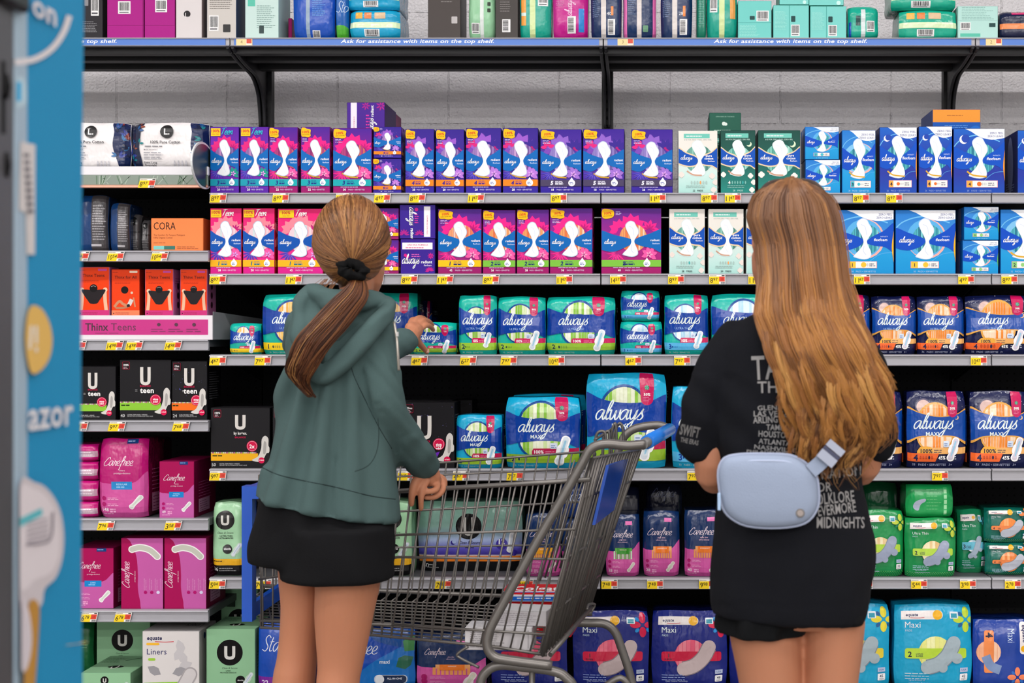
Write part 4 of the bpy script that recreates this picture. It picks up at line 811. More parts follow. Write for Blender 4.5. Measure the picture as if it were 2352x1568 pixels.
for x0, x1 in ((483, 549), (552, 617)): put('A', x0, 291, x1, 440, radiant, 'teenp', '20', desc=d1, grp=BX)
for x0, x1, y, c in ((618, 684, 292, '22'), (691, 758, 291, '22'), (765, 854, 294, '30')):
    put('A', x0, y, x1, 441, radiant, 'mag3', c, desc='narrow magenta pad carton with teal size three band' if c == '22' else 'wide 30 count magenta carton with teal size three band', grp=BX)
a = put('A', 857, 364, 922, 441, radiant, 'ind4', '10', desc='small indigo carton with orange band, lower of the pair', grp=BX)
put('A', 858, 291, 922, 363, radiant, 'ind4', '10', desc='small indigo carton with orange band, upper of the pair', grp=BX, on=a)
for x0, x1, y, c in ((931, 997, 296, '20'), (1001, 1066, 297, '20'), (1070, 1151, 294, '28'), (1155, 1236, 294, '28')):
    put('A', x0, y, x1, 441, radiant, 'ind4', c, desc=f'indigo {c} count pad carton with orange size four band', grp=BX)
for x0, x1, y, c in ((1241, 1336, 297, '18'), (1339, 1434, 296, '18'), (1450, 1545, 297, '26')):
    put('A', x0, y, x1, 442, radiant, 'vio5', c, desc=f'violet {c} count pad carton with dark size five band', grp=BX)
put('A', 1558, 300, 1648, 444, cotton, False, '22', desc='pale mint cotton pad carton reading 22 pads', grp='cotton pad cartons')
for x0, x1 in ((1655, 1735), (1741, 1838)): put('A', x0, 299, x1, 444, cotton, True, '28', desc='dark green cotton pad carton with crescent moon', grp='cotton pad cartons')
FX = 'blue and white foam pad cartons'
a = put('A', 1850, 367, 1930, 444, flex, 'day', '3', '10', desc='small blue carton with teal edge, lower of the pair', grp=FX, edge='18A8B0')
put('A', 1849, 291, 1927, 366, flex, 'day', '3', '10', desc='small blue carton with teal edge, upper of the pair', grp=FX, edge='18A8B0', on=a)
put('A', 1934, 299, 2011, 445, flex, 'day', '3', '28', desc='light blue tall carton with size three label', grp=FX, edge='18A8B0')
for x0, x1, y in ((2020, 2106, 292), (2110, 2187, 290)): put('A', x0, y, x1, 443, flex, 'night', '4', '26', desc='narrow night blue carton with moon and orange edge', grp=FX, edge='F89A2A', d=.17)
put('A', 2190, 295, 2308, 443, flex, 'night', '4', '38', desc='wide night blue carton with moon, 38 count', grp=FX, edge='F89A2A')
put('A', 2337, 299, 2420, 443, flex, 'night', '4', '38', desc='night blue carton cut by the right frame edge', grp=FX, edge=None, d=.18)
# second rank, with three cartons lying on top of it
def carton(w, h, base, side, top, d=.13, items=()): return plain(w, h, base, side, items, d=d, top=top)
s1 = put('A', 800, 315, 905, 420, carton, '5A1E86', '4A1668', '5A1E86', desc='magenta carton standing in the second rank', dy=.19)
s1['top_z'] = max(s1['top_z'], 0)
it = [('rect', .1, 0, .26, 1, 'EEE8F0'), ('text', 'OPEN PACK FROM BACK', .2, .1, .03, 'D0286A', 0, .8, .01, 0, PI / 2), ('petals', .5, .9, .12, 7, 'B0208A'), ('petals', .9, .9, .14, 7, 'B0208A'), ('lines', .5, .6, .62, 6, .09, 'D838A0'), ('script', 'always', .7, .05, .1, 'FFFFFF', 0, .55, .2, PI / 2), ('text', 'radiant', .7, .58, .08, 'FFFFFF', 0, .3, .02, 0, PI / 2)]
q = put('A', 797, 235, 884, 293, carton, '4A2390', '3A1A60', '5A2A9A', desc='purple carton lying on top of the magenta cartons', dy=.19, on=s1, d=.2, items=it)
q = put('A', 886, 257, 905, 318, carton, 'A0287A', '8A2068', 'B03A88', desc='sliver of magenta carton behind the lying purple carton', dy=.4, d=.14)
s2 = put('A', 1632, 310, 1702, 420, cotton, True, '28', desc='dark green cotton carton in the second rank', dy=.17)
it = [('text', 'OPEN HERE OR THE BACK', .5, .8, .05, '90B8A8', .5, .6, .01), ('ell', .46, .5, .06, 'DDE8E0'), ('ell', .52, .48, .05, 'DDE8E0'), ('lines', .15, .18, .85, 1, .05, 'A8C8BA', .03)]
put('A', 1629, 259, 1702, 312, carton, '245C4C', '1A443A', '2C6A58', desc='dark green carton lying on top of the green cartons', dy=.17, on=s2, items=it, d=.14)
s3 = put('A', 2140, 318, 2262, 420, carton, '1A4CA8', '142E7A', '1A4CA8', desc='blue carton standing in the second rank', dy=.2)
it = [('rect', 0, .55, 1, 1, 'F09A3A'), ('lines', .3, .78, .75, 1, .04, 'B0602A', .02), ('lines', .25, .42, .9, 2, .07, '6FA8E8', .02), ('ell', .9, .2, .14, '1E6AC4')]
put('A', 2142, 251, 2252, 320, carton, '1656AE', '3A4A80', 'F0A040', desc='orange topped blue carton lying above the night cartons', dy=.2, on=s3, items=it, d=.2)
# third shelf down
P1 = 'pink and magenta pad cartons'
for x0, x1, c in ((483, 555, '28'), (558, 631, '28')): put('B', x0, 478, x1, 628, radiant, 'teen1', c, desc='narrow pink teen carton with yellow size one band', grp=P1)
put('B', 638, 479, 742, 628, radiant, 'teen1', '42', desc='wide pink teen carton beside the girl\'s head', grp=P1)
put('B', 748, 480, 838, 628, radiant, 'mag1', '42', desc='magenta carton hidden behind the girl\'s head', grp=P1)
a = put('B', 846, 551, 916, 628, radiant, 'mag1', '10', desc='small magenta carton with yellow band, lower of the pair', grp=P1)
put('B', 846, 478, 916, 550, radiant, 'mag1', '10', desc='small magenta carton with yellow band, upper of the pair', grp=P1, on=a)
a = put('B', 920, 549, 999, 629, radside, desc='indigo carton with white open strip along its top', grp=P1, dy=.012, d=.16)
put('B', 918, 470, 1000, 548, radside, True, desc='indigo carton with white strip down its right side', grp=P1, on=a, dy=.012, d=.16)
put('B', 1006, 480, 1106, 628, radiant, 'mag1', '42', desc='wide magenta carton with yellow size one band', grp=P1)
for x0, x1, y, c in ((1109, 1184, 482, '26'), (1187, 1261, 481, '28'), (1263, 1361, 478, '36'), (1381, 1519, 478, '48')):
    put('B', x0, y, x1, 628, radiant, 'mag2', c, desc=f'magenta {c} count carton with green size two band', grp=P1, d=.15)
for x0, x1, c in ((1537, 1619, '28'), (1627, 1708, '24'), (1714, 1796, '24')):
    put('B', x0, 480, x1, 628, cotton, False, c, desc='pale mint cotton carton with blue bow band', grp='cotton pad cartons')
put('B', 1800, 481, 1908, 629, flex, 'day', '1', '50', desc='blue carton hidden behind the long haired girl', grp=FX)
for x0, x1 in ((1914, 2053), (2057, 2195)): put('B', x0, 482, x1, 629, flex, 'day', '1', '50', desc='broad light blue 50 count carton with yellow edge', grp=FX)
a = put('B', 2211, 552, 2293, 629, flex, 'day', '2', '10', desc='small blue carton with green edge, lower of the pair', grp=FX, edge='5FB84A')
put('B', 2214, 475, 2294, 551, flex, 'day', '2', '10', desc='small blue carton with green edge, upper of the pair', grp=FX, edge='5FB84A', on=a)
put('B', 2298, 481, 2400, 629, flex, 'day', '2', '32', desc='light blue carton with green label at right edge', grp=FX, edge=None)
# fourth shelf
T1 = 'teal plastic packs of thin pads'
put('C', 525, 742, 597, 812, ultra, 'teal1', '16', desc='small squat teal pack with yellow band', cat='pack', grp=T1, seed=1, small=True)
put('C', 601, 675, 748, 812, ultra, 'teal1', '46', desc='large teal pack with yellow band left of the girl', cat='pack', grp=T1, seed=2)
put('C', 836, 672, 958, 812, ultra, 'teal1', '46', desc='teal pack with yellow band behind the reaching hand', cat='pack', grp=T1, seed=3, dy=.125)
put('C', 962, 690, 992, 800, ultra, 'night', '14', desc='dark navy pack deep behind the reaching hand', cat='pack', grp=T1, seed=33, dy=.3)
put('C', 946, 740, 1048, 813, ultra, 'teal2', '14', desc='small teal pack with lime band under the girl\'s hand', cat='pack', grp=T1, seed=4, small=True, d=.1)
for x0, x1, y, c, s in ((1053, 1140, 678, '40', 5), (1143, 1253, 681, '42', 6), (1256, 1413, 681, '60', 7)):
    put('C', x0, y, x1, 814, ultra, 'teal2', c, desc=['narrow', 'medium', 'widest'][s - 5] + ' teal pack with lime size two band', cat='pack', grp=T1, seed=s)
a = put('C', 1424, 738, 1521, 817, ultra, 'teal3', '16', desc='small teal pack with blue band, lower of the pair', cat='pack', grp=T1, seed=8, small=True)
put('C', 1426, 667, 1515, 739, ultra, 'teal3', '16', desc='small teal pack with blue band, upper of the pair', cat='pack', grp=T1, seed=9, small=True, on=a)
put('C', 1526, 676, 1627, 813, ultra, 'teal3', '36', desc='tall teal pack with blue size three band', cat='pack', grp=T1, seed=10)
put('C', 1634, 675, 1792, 813, ultra, 'teal3', '60', desc='wide teal pack with blue band behind dark shirt', cat='pack', grp=T1, seed=11)
put('C', 1898, 676, 1999, 812, ultra, 'night', '36', desc='navy night pack half hidden by long hair', cat='pack', grp='navy night packs', seed=12)
for x0, x1, s in ((2003, 2105, 13), (2108, 2215, 14)): put('C', x0, 680, x1, 815, ultra, 'night', '36', desc='navy night pack of thin pads with orange window', cat='pack', grp='navy night packs', seed=s)
put('C', 2219, 678, 2372, 816, ultra, 'night', '50', desc='broad navy night pack at the right frame edge', cat='pack', grp='navy night packs', seed=15)
# fifth shelf
K1 = 'black pad cartons with a big U'
put('D', 484, 936, 620, 1068, kotex, 'F0B01E', '50', desc='wide black carton with big U and yellow stripe', grp=K1, teen=False, bymark=True, dy=.02)
put('D', 626, 936, 700, 1068, kotex, 'F0B01E', '30', desc='black carton mostly hidden behind the grey hoodie', grp=K1, teen=False, bymark=True)
put('D', 925, 924, 1044, 1074, kotex, 'VIOLET', '28', desc='black starry carton with big white U behind sleeve', grp=K1, teen=False, night=True)
for i, x in enumerate((930, 975)): put('D', x, 918, x + 110, 1060, kotex, None, '28', desc='black carton in the rank behind the starry carton', grp=K1, teen=False, night=True, dy=.19 + .15 * i)
M1 = 'cyan plastic packs of maxi pads'
put('D', 1047, 953, 1152, 1074, ultra, 'maxi2', '24', desc='smallest cyan maxi pack with round magenta seal', cat='pack', grp=M1, seed=21, maxi=True, badge='3x')
put('D', 1161, 912, 1332, 1075, ultra, 'maxi2', '42', desc='mid sized cyan maxi pack with lime band', cat='pack', grp=M1, seed=22, maxi=True)
put('D', 1175, 905, 1345, 1065, ultra, 'maxi2', '42', desc='cyan maxi pack in the rank behind', cat='pack', grp=M1, seed=29, maxi=True, dy=.17)
put('D', 1347, 857, 1530, 1076, ultra, 'maxi2', '60', desc='tallest cyan maxi pack behind the cart handle', cat='pack', grp=M1, seed=23, maxi=True, d=.15)
put('D', 1543, 887, 1690, 1076, ultra, 'maxi3', '33', desc='cyan maxi pack partly behind the black shirt', cat='pack', grp=M1, seed=24, maxi=True)
for x0, x1, s, dd in ((1955, 2073, 25, 'navy night maxi pack half hidden by black shirt'), (2083, 2219, 26, 'navy night maxi pack with orange window'), (2229, 2366, 27, 'navy night maxi pack with orange window')):
    put('D', x0, 898, x1, 1076, ultra, 'night', '33', desc=dd, cat='pack', grp='navy night packs', seed=s, maxi=True)
# sixth shelf
put('E', 487, 1153, 560, 1318, greenu, '36', desc='mint green soft pack with black disc and U', cat='pack', dy=.03)
put('E', 868, 1150, 944, 1312, greenu, '36', desc='mint green pack seen between hoodie and cart wires', cat='pack', seed=6, dy=.03)
put('E', 960, 1152, 1198, 1306, umaxi, desc='broad mint and lavender pack with black disc', cat='pack', dy=.12)
CF = 'navy and pink soft packs'
a = put('E', 1207, 1180, 1288, 1325, carefree, 'navy', '28', 'y', film=True, desc='navy and pink pack with yellow tab behind cart', cat='pack', grp=CF, seed=1)
put('E', 1290, 1190, 1380, 1325, carefree, 'navy', '28', 'g', film=True, desc='navy and pink pack directly behind cart frame', cat='pack', grp=CF, seed=2)
put('E', 1286, 1112, 1374, 1192, plain, '0D3478', '0A2454', [('script', 'Carefree', .15, .5, .2, 'E0E8F4', 0, .7, .13)], True, desc='navy pack lying on others behind the cart', cat='pack', grp=CF, on=SEQ[-1])
put('E', 1391, 1182, 1469, 1322, carefree, 'navy', '28', 'g', film=True, desc='navy and pink pack with green tab', cat='pack', grp=CF, seed=3)
put('E', 1477, 1174, 1561, 1322, carefree, 'navy', '28', 'o', film=True, desc='navy and pink 28 count pack with orange tab', cat='pack', grp=CF, seed=4)
put('E', 1572, 1172, 1662, 1322, carefree, 'navy', '40', 'o', film=True, desc='navy and pink 40 count pack beside black shirt', cat='pack', grp=CF, seed=5)
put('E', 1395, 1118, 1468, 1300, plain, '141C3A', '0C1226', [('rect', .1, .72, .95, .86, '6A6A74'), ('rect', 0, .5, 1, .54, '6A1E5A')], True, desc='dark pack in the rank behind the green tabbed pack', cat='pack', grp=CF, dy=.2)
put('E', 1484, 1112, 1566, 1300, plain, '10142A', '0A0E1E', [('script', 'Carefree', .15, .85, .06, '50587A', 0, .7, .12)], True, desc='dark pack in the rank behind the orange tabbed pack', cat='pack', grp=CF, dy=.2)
G1 = 'green plastic packs of thin pads'
put('E', 1960, 1172, 2076, 1325, equate, 'gthin', '32', desc='green pack with lime clover beside the black shirt', cat='pack', grp=G1, seed=1)
a = put('E', 2080, 1190, 2196, 1330, equate, 'gthin', '42', desc='upright green pack with lime clover, standing foremost', cat='pack', grp=G1, seed=2, dy=-.012 + .02)
put('E', 2082, 1113, 2190, 1188, plain, '189C50', '12803E', [('smooth', [(.14, .35), (.2, .5), (.38, .58), (.4, .5), (.3, .4), (.25, .22), (.17, .25)], 'A8B0C4'), ('lines', .42, .85, .74, 7, .1, '6FCB86', .015), ('rect', .78, .08, .86, .92, '3FB068')] + [('rrect', .79, .1 + .16 * i, .85, .22 + .16 * i, .01, 'A0DCA8') for i in range(5)], True, desc='green pack lying flat on the foremost green pack', cat='pack', grp=G1, on=a, seed=3)
put('E', 2200, 1170, 2262, 1312, equate, 'gthin3', '36', desc='green pack with blue clover set further back', cat='pack', grp=G1, seed=4, dy=.09)
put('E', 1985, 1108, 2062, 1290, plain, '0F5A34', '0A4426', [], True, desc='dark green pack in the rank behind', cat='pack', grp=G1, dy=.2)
a = put('E', 2264, 1247, 2366, 1322, equate, 'gteal4', '18', desc='squat dark teal pack with orange clover, lower', cat='pack', grp=G1, seed=5, dy=.05)
put('E', 2262, 1166, 2364, 1244, equate, 'gteal4', '18', desc='squat dark teal pack with orange clover, upper', cat='pack', grp=G1, seed=6, on=a, dy=.05)
# bottom shelf
put('F', 474, 1444, 586, 1590, greenu, '80', False, desc='mint carton with black disc and U, right of liners', d=.2)
put('F', 508, 1352, 592, 1400, greenu, '80', False, desc='mint carton higher at the back of the shelf', dy=.3)
put('F', 591, 1432, 720, 1590, stayfree, desc='blue soft maxi pack left of the girl\'s legs', cat='pack', grp='blue maxi packs', dy=.01)
put('F', 742, 1445, 952, 1590, stayfree, desc='blue soft maxi pack right of the girl\'s legs', cat='pack', grp='blue maxi packs', dy=.02)
put('F', 956, 1455, 1116, 1590, carefree, 'navy', '28', 'o', film=True, desc='large navy and pink maxi pack under the cart', cat='pack', grp=CF, seed=7)
for x0, x1, dd, s in ((1128, 1302, 'navy maxi pack with pink window behind cart base', 1), (1316, 1490, 'navy maxi pack with pink window right of cart', 2), (1497, 1670, 'navy maxi pack with pink window beside bare leg', 3)):
    put('F', x0, 1403, x1, 1590, equate, 'navy', '48', desc=dd, cat='pack', grp='navy maxi packs', seed=s)
put('F', 1676, 1403, 1840, 1590, equate, 'navy', '48', desc='navy maxi pack behind the black shirted girl\'s legs', cat='pack', grp='navy maxi packs', seed=4)
put('F', 1868, 1388, 2044, 1590, equate, 'cyany', '45', desc='cyan maxi pack with yellow clover beside bare leg', cat='pack', grp='cyan store maxi packs', seed=5)
put('F', 2055, 1388, 2233, 1590, equate, 'cyan2', '42', desc='cyan maxi pack with lime clover', cat='pack', grp='cyan store maxi packs', seed=6)
def turned(w, h):
    A = Art(w, h); K = Film(w, h, .13, 9, .006); A.rrect(.76, .52, .9, .97, .06, 'F0E8E6'); A.text('equate', .81, .93, .06, '1A1F5A', 0, .28, .03, .1, -PI / 2); A.ell(.83, .6, .055, 'F2B41E'); A.text('Maxi', .56, .88, .1, 'C8D8F0', 0, .22, 0, 0, -PI / 2)
    A.strips(.25, .55, .2, .2, 7, EQ['blue4'][4]); A.rrect(.17, .26, .33, .86, .03, 'F08A4A'); A.text('4', .2, .83, .1, '1A1C3A', 0, None, .03, 0, -PI / 2); A.ribbon([(.2, .5), (.28, .36), (.44, .3)], .15, '7A90B8', 5); clover(A, .72, .2, .17, 'F0845A', '2A6AC0')
    return pack(K, A, '123C9A', '0C2A74', '123C9A', 'pouch')
put('F', 2236, 1424, 2375, 1562, turned, desc='blue maxi pack turned on its side at right edge', cat='pack')
# left bay
LB = 'white cotton pad packs with leafy ends'
put('L0', 130, 280, 297, 389, lbag, desc='white cotton pack cut off by the blue display', cat='pack', grp=LB, seed=3, dy=.035)
put('L0', 299, 280, 478, 389, lbag, desc='white cotton pack with black L disc', cat='pack', grp=LB, seed=4, dy=.035)
for x0, x1, y, s in ((182, 246, 448, 5), (250, 296, 466, 6)):
    put('L1', x0, y, x1, 575, plain, '123A6E', '0E2A50', [('rect', .45, 0, 1, 1, '4A4648'), ('lines', .5, .8, .95, 14, .045, 'A8A4A8', .02), ('rect', .45, .1, .8, .14, 'C8C4C8')], True, desc='dark blue and grey soft pack standing on end', cat='pack', grp='dim soft packs', seed=s, dy=.06)
for x0, x1, y, s in ((290, 322, 492, 7), (324, 345, 505, 8)):
    put('L1', x0, y, x1, 575, plain, '4A484A', '302E30', [('ell', .5, .82, .32, '141414'), ('text', 'L', .5, .78, .08, 'B0B0B0', .5), ('text', '100% Organic', .05, .52, .05, '1A1A1A', 0, .9, .02), ('lines', .1, .4, .9, 8, .05, '8A8A8C', .015)], True, desc='soft pack with black disc, painted in shadow grey', cat='pack', grp='dim soft packs', seed=s, dy=.1)  # pack colours darkened, the shelf's shade is painted into them
put('L1', 347, 501, 467, 575, cora, desc='bright orange landscape carton in the left bay', d=.16, dy=.03)
TX = 'red underwear cartons'; ROWZ['L2'] = ZTHX
put('L2', 178, 613, 252, 722, thinx, 'Thinx Teens', 'C8357A', desc='glossy red carton nearest the blue display', grp=TX, dy=.04, rz=-.05)
put('L2', 256, 618, 321, 722, thinx, 'Thinx for All', 'F0825A', desc='red carton picturing a seated person', grp=TX, dy=.04, d=.09)
for x0, x1 in ((333, 398), (414, 476)): put('L2', x0, 618, x1, 722, thinx, 'Thinx Teens', 'C8357A', desc='red carton picturing two hands holding black briefs', grp=TX, dy=.04, d=.09)
for x0, x1, y, st, c, n, dd in ((160, 266, 841, '8CC63A', '28', False, 'black teen carton with green stripe by blue display'), (275, 393, 826, '8CC63A', '40', False, 'tallest black teen carton with green stripe'), (395, 476, 829, 'F2701E', '24', True, 'black teen night carton with orange stripe')):
    put('L3', x0, y, x1, 965, kotex, st, c, night=n, desc=dd, grp=K1, dy=.02)
PK = 'pink liner packs and cartons'
prev = None
for i, (y0, y1) in enumerate(((1152, 1193), (1104, 1150), (1060, 1102), (1020, 1058))):
    prev = put('L4', 140, y0, 222, y1, plain, 'C01478', '900A54', [('rect', .5, .25, 1, .6, 'C8A8B8'), ('lines', .55, .5, .95, 2, .15, 'F0E0E8', .05), ('rect', 0, .45, .5, .52, 'F0C8DC')], True, desc=['lowest', 'second', 'third', 'uppermost'][i] + ' pink pack lying in the leftmost stack', cat='pack', grp=PK, seed=i, on=prev, dy=.02)
put('L4', 226, 1007, 338, 1190, carefree, 'front', '148', 'REGULAR', film=True, desc='tallest glossy pink soft pack of liners', cat='pack', grp=PK, seed=3, d=.16, dy=.02)
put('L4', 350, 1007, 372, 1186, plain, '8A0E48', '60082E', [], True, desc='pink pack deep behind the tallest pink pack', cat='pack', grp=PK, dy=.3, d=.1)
put('L4', 366, 1059, 446, 1188, carefree, 'front', '49', 'THONG', desc='narrow pink liner carton with small blue label', grp=PK, d=.22, dy=.02)
put('L5', 168, 1258, 261, 1400, carefree, 'front', '92', 'LONG', desc='pink liner carton with blue label near display', grp=PK, dy=.03, d=.18)
for x0, x1 in ((278, 375), (377, 474)): put('L5', x0, 1235, x1, 1399, carefree, 'side', '', desc='pink liner carton showing a large pale liner', grp=PK, dy=.02, d=.2)
U1 = 'mint cartons with black disc'
a = put('L6', 185, 1545, 300, 1590, greenu, '60', False, desc='mint carton lying low nearest the blue display', grp=U1, d=.24, dy=-.0)
put('L6', 222, 1425, 345, 1590, greenu, '60', False, desc='mint carton upright behind the lying carton', grp=U1, dy=.27)
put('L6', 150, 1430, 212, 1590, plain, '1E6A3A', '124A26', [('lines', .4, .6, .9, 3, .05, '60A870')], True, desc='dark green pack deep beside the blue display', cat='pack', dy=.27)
put('L6', 327, 1449, 458, 1590, equliner, desc='white liner carton with grey leaves', d=.17, dy=.0)
# topmost shelf; packs rise out of the frame
TP = 'packs on the topmost shelf'
def txt(*a): return ('text',) + a
LN = lambda *a: ('lines',) + a
TOPS = [
 (176, 236, -62, False, '2E2C30', '1C1A1E', [('barcode', .55, .35, .85, .65), ('lines', .2, .25, .8, 7, .025, '8A8A8E', .01), ('rrect', .3, .5, .45, .62, .02, '8A8A8E')], 'charcoal carton with barcode beside the blue display', .16),
 (246, 330, -90, False, 'A81E84', '8A1468', [('barcode', .3, .32, .64, .48), ('rect', 0, .17, 1, .175, '801060'), ('rect', .97, 0, .98, 1, '801060')], 'plain magenta carton with barcode', .12),
 (332, 402, -90, False, 'A81E84', '8A1468', [('barcode', .35, .34, .74, .5), ('rect', 0, .17, 1, .175, '801060')], 'plain magenta carton with barcode', .12),
 (404, 464, -60, False, 'D6D0D0', '8A7A78', [('ell', .43, .38, .13, '2C2A2C'), txt('L.', .43, .33, .07, 'E8E4E4', .5)], 'white carton marked with small black L disc', .15),
 (475, 543, -60, False, 'C9C4BE', '16335A', [LN(.1, .85, .9, 14, .03, '77726C', .012), ('barcode', .08, .12, .4, .36), ('rrect', .55, .1, .8, .22, .02, '3A3A3A')], 'off white carton of fine print and barcode', .15),
 (563, 640, -60, False, 'C4DCD6', 'A8C8C4', [('rect', .08, .5, .3, 1, '5FBFA8'), ('barcode', .33, .68, .65, .92), LN(.35, .5, .9, 12, .03, '7A9A94', .01), ('rrect', .42, .08, .56, .2, .01, '3A4A4A')], 'pale mint carton with teal corner and print', .15),
 (672, 768, -70, True, '0D4CB4', '0A3A8A', [('rect', .33, 0, .42, 1, '8FA4B8'), ('barcode', .48, .0, .66, .12), LN(.48, .6, .8, 10, .03, '5FA0E0', .01)], 'blue soft pack with pale centre seam', .15),
 (770, 800, -60, True, '0E5AAA', '0A4A8A', [('script', 'Sto', .1, .4, .1, 'C8DCEC', 0, .9, .12), ('ell', .4, .05, .8, '4AA82A')], 'blue and green pack edge reading Stay', .15),
 (983, 1058, -70, False, '4C4644', '2A2626', [LN(.4, .8, .8, 10, .03, '8A8684', .01), ('rrect', .72, .22, .9, .32, .02, 'B8B4B4')], 'dark grey carton with recycling marks', .15),
 (1076, 1137, -60, True, '8FC49A', '70A47C', [('rect', .44, 0, .58, 1, 'D8E0DC'), ('barcode', .12, .08, .42, .24, False), ('rrect', .72, .5, .84, .56, .02, '203020'), ('rrect', .72, .4, .84, .46, .02, '203020')], 'light green soft pack with white seam', .12),
 (1138, 1190, -60, False, '4A4644', '2E2A2A', [LN(.2, .7, .7, 9, .035, '8A8684', .01), ('barcode', .3, .1, .66, .3, True)], 'narrow charcoal carton with barcode', .15),
 (1194, 1266, -60, True, '0FA08C', '0A7A6A', [('rect', .32, 0, .5, 1, 'CFE0A0'), ('barcode', .58, .5, .9, .7), ('rect', .04, .2, .2, .6, 'F0A040'), ('rect', .04, .35, .2, .4, 'D8E8E0')], 'teal soft pack with lime seam', .13),
 (1270, 1350, -60, True, 'C01888', '90106A', [('script', 'always', .55, .35, .06, 'F4D0E8', 0, .5, .16, PI / 2), ('rect', .74, .1, .9, .46, '2A86D0'), ('barcode', .42, .08, .66, .34, True), LN(.1, .9, .35, 14, .03, 'E080C0', .01)], 'glossy magenta soft pack with blue patch', .13),
 (1357, 1427, -60, True, '0F2C58', '8A1E5A', [('rect', .34, 0, .5, 1, 'D8D0CC'), ('barcode', .56, .06, .8, .3, True), ('rect', .66, .36, .74, .5, 'F0822A'), LN(.06, .6, .3, 10, .03, '6A80A8', .01), txt('40', .6, .36, .05, 'E8E8F0', .5)], 'navy soft pack with white seam and barcode', .12),
 (1431, 1507, -60, True, '0F2C58', 'D868A8', [('rect', .02, 0, .12, 1, 'E070B0'), ('rect', .42, 0, .56, 1, 'D8D0CC'), LN(.15, .7, .38, 12, .03, '6A80A8', .01), ('rrect', .6, .1, .76, .2, .03, '6A9A7A'), ('rect', .9, 0, 1, 1, 'E070B0')], 'navy soft pack with pink edges', .12),
 (1518, 1590, -60, True, '0F2C58', 'C8509A', [('rect', .36, 0, .52, 1, 'D8D0CC'), ('barcode', .6, .06, .84, .3, True), ('rect', .7, .34, .78, .5, 'F0822A'), LN(.06, .6, .3, 10, .03, '6A80A8', .01), txt('28', .64, .36, .05, 'E8E8F0', .5)], 'navy soft pack with pink side', .12),
 (1600, 1622, -50, True, '0F7A62', '0A5A4A', [LN(.2, .6, .8, 10, .04, '60B0A0', .01)], 'narrow dark teal pack in a gap', .12),
 (1624, 1693, -60, True, '0FA08C', '0A7A6A', [('rect', .4, 0, .58, 1, 'CFE0A0'), ('barcode', .1, .4, .34, .65), ('rect', .76, .3, .94, .6, 'E0A050')], 'teal soft pack tilted beside cyan cartons', .13),
 (1695, 1772, 2, False, '74CCC4', '5AB0A8', [('rect', 0, .42, 1, .43, '50A8A0'), ('barcode', .55, .46, .92, .74), ('rrect', .35, .5, .5, .6, .02, '2A4A4A'), LN(.05, .35, .7, 8, .04, 'A8E4DC', .012)], 'aqua carton with barcode and fine print', .12),
 (1776, 1858, 12, False, '7CD0C8', '5AB0A8', [('rect', .44, 0, .46, 1, '50A8A0'), ('barcode', .5, .08, .74, .42), ('rrect', .5, .5, .62, .68, .02, '2A4A4A'), LN(.05, .8, .4, 14, .04, 'A8E4DC', .012)], 'aqua carton in two panels with barcode', .12),
 (1861, 1944, 14, False, '7CD0C8', '5AB0A8', [('rect', .44, 0, .46, 1, '50A8A0'), ('barcode', .5, .08, .74, .42), ('rrect', .5, .5, .62, .68, .02, '2A4A4A'), LN(.05, .8, .4, 14, .04, 'A8E4DC', .012)], 'aqua carton in two panels with barcode', .12),
 (1948, 2018, 14, True, '0EA890', '0A8070', [('rect', .42, 0, .56, .9, 'D0DCDC'), ('barcode', .6, .2, .86, .54), ('rect', .03, .0, .1, .5, '1450B4'), ('rrect', .25, .4, .4, .7, .01, '1A4A4A')], 'teal soft pack with folded top', .12),
 (2200, 2292, 14, False, 'B4DCD4', '9CC8C0', [('rect', 0, .55, 1, .56, '98C4BC'), LN(.1, .95, .9, 8, .05, '7AA49E', .012), ('barcode', .06, .26, .32, .5), ('rect', .06, .06, .56, .16, '5FBFA8'), ('rrect', .78, .36, .94, .48, .01, '2A4A4A')], 'pale mint carton with small teal block', .14),
 (2298, 2400, 26, True, '121A3E', '0C1230', [('rect', .0, .35, 1, .55, 'F0884A'), ('rect', .25, .88, .7, 1, 'D0206A')], 'navy pack with orange seam at right edge', .12)]
for x0, x1, y0, fl, c, sd, its, dd, dp in TOPS:
    put('T', x0, y0, x1, 86, plain, c, sd, its, fl, desc=dd, cat='pack' if fl else 'box', grp=TP, d=dp, seed=x0, dy=.012)
SK = [('rect', 0, .36, 1, .56, 'D8ECC0'), ('rect', .12, .68, .26, .9, 'F0B040'), ('rect', .3, .68, .44, .9, 'E08040'), ('rect', .5, .68, .72, .9, 'D8B890'), ('barcode', .3, .08, .6, .32)]
a = put('T', 803, 22, 918, 86, plain, '12A0CC', '0C80A8', SK, True, desc='bright cyan soft pack, lower of its stack', cat='pack', grp=TP, d=.2, dy=.012, seed=4)
put('T', 799, -38, 916, 20, plain, '12A0CC', '0C80A8', SK, True, desc='bright cyan soft pack, upper of its stack', cat='pack', grp=TP, d=.2, on=a, dy=.012, seed=5)
a = put('T', 2066, 23, 2198, 86, plain, '10A88C', '0A806C', SK, True, desc='green soft pack lying, lower of its stack', cat='pack', grp=TP, d=.16, dy=.012, seed=6)
put('T', 2048, -38, 2196, 21, plain, '10A88C', '0A806C', SK, True, desc='green soft pack lying, upper of its stack', cat='pack', grp=TP, d=.16, on=a, dy=.012, seed=7)
s = [o for o in SEQ if o.get('top_z')][-6:]
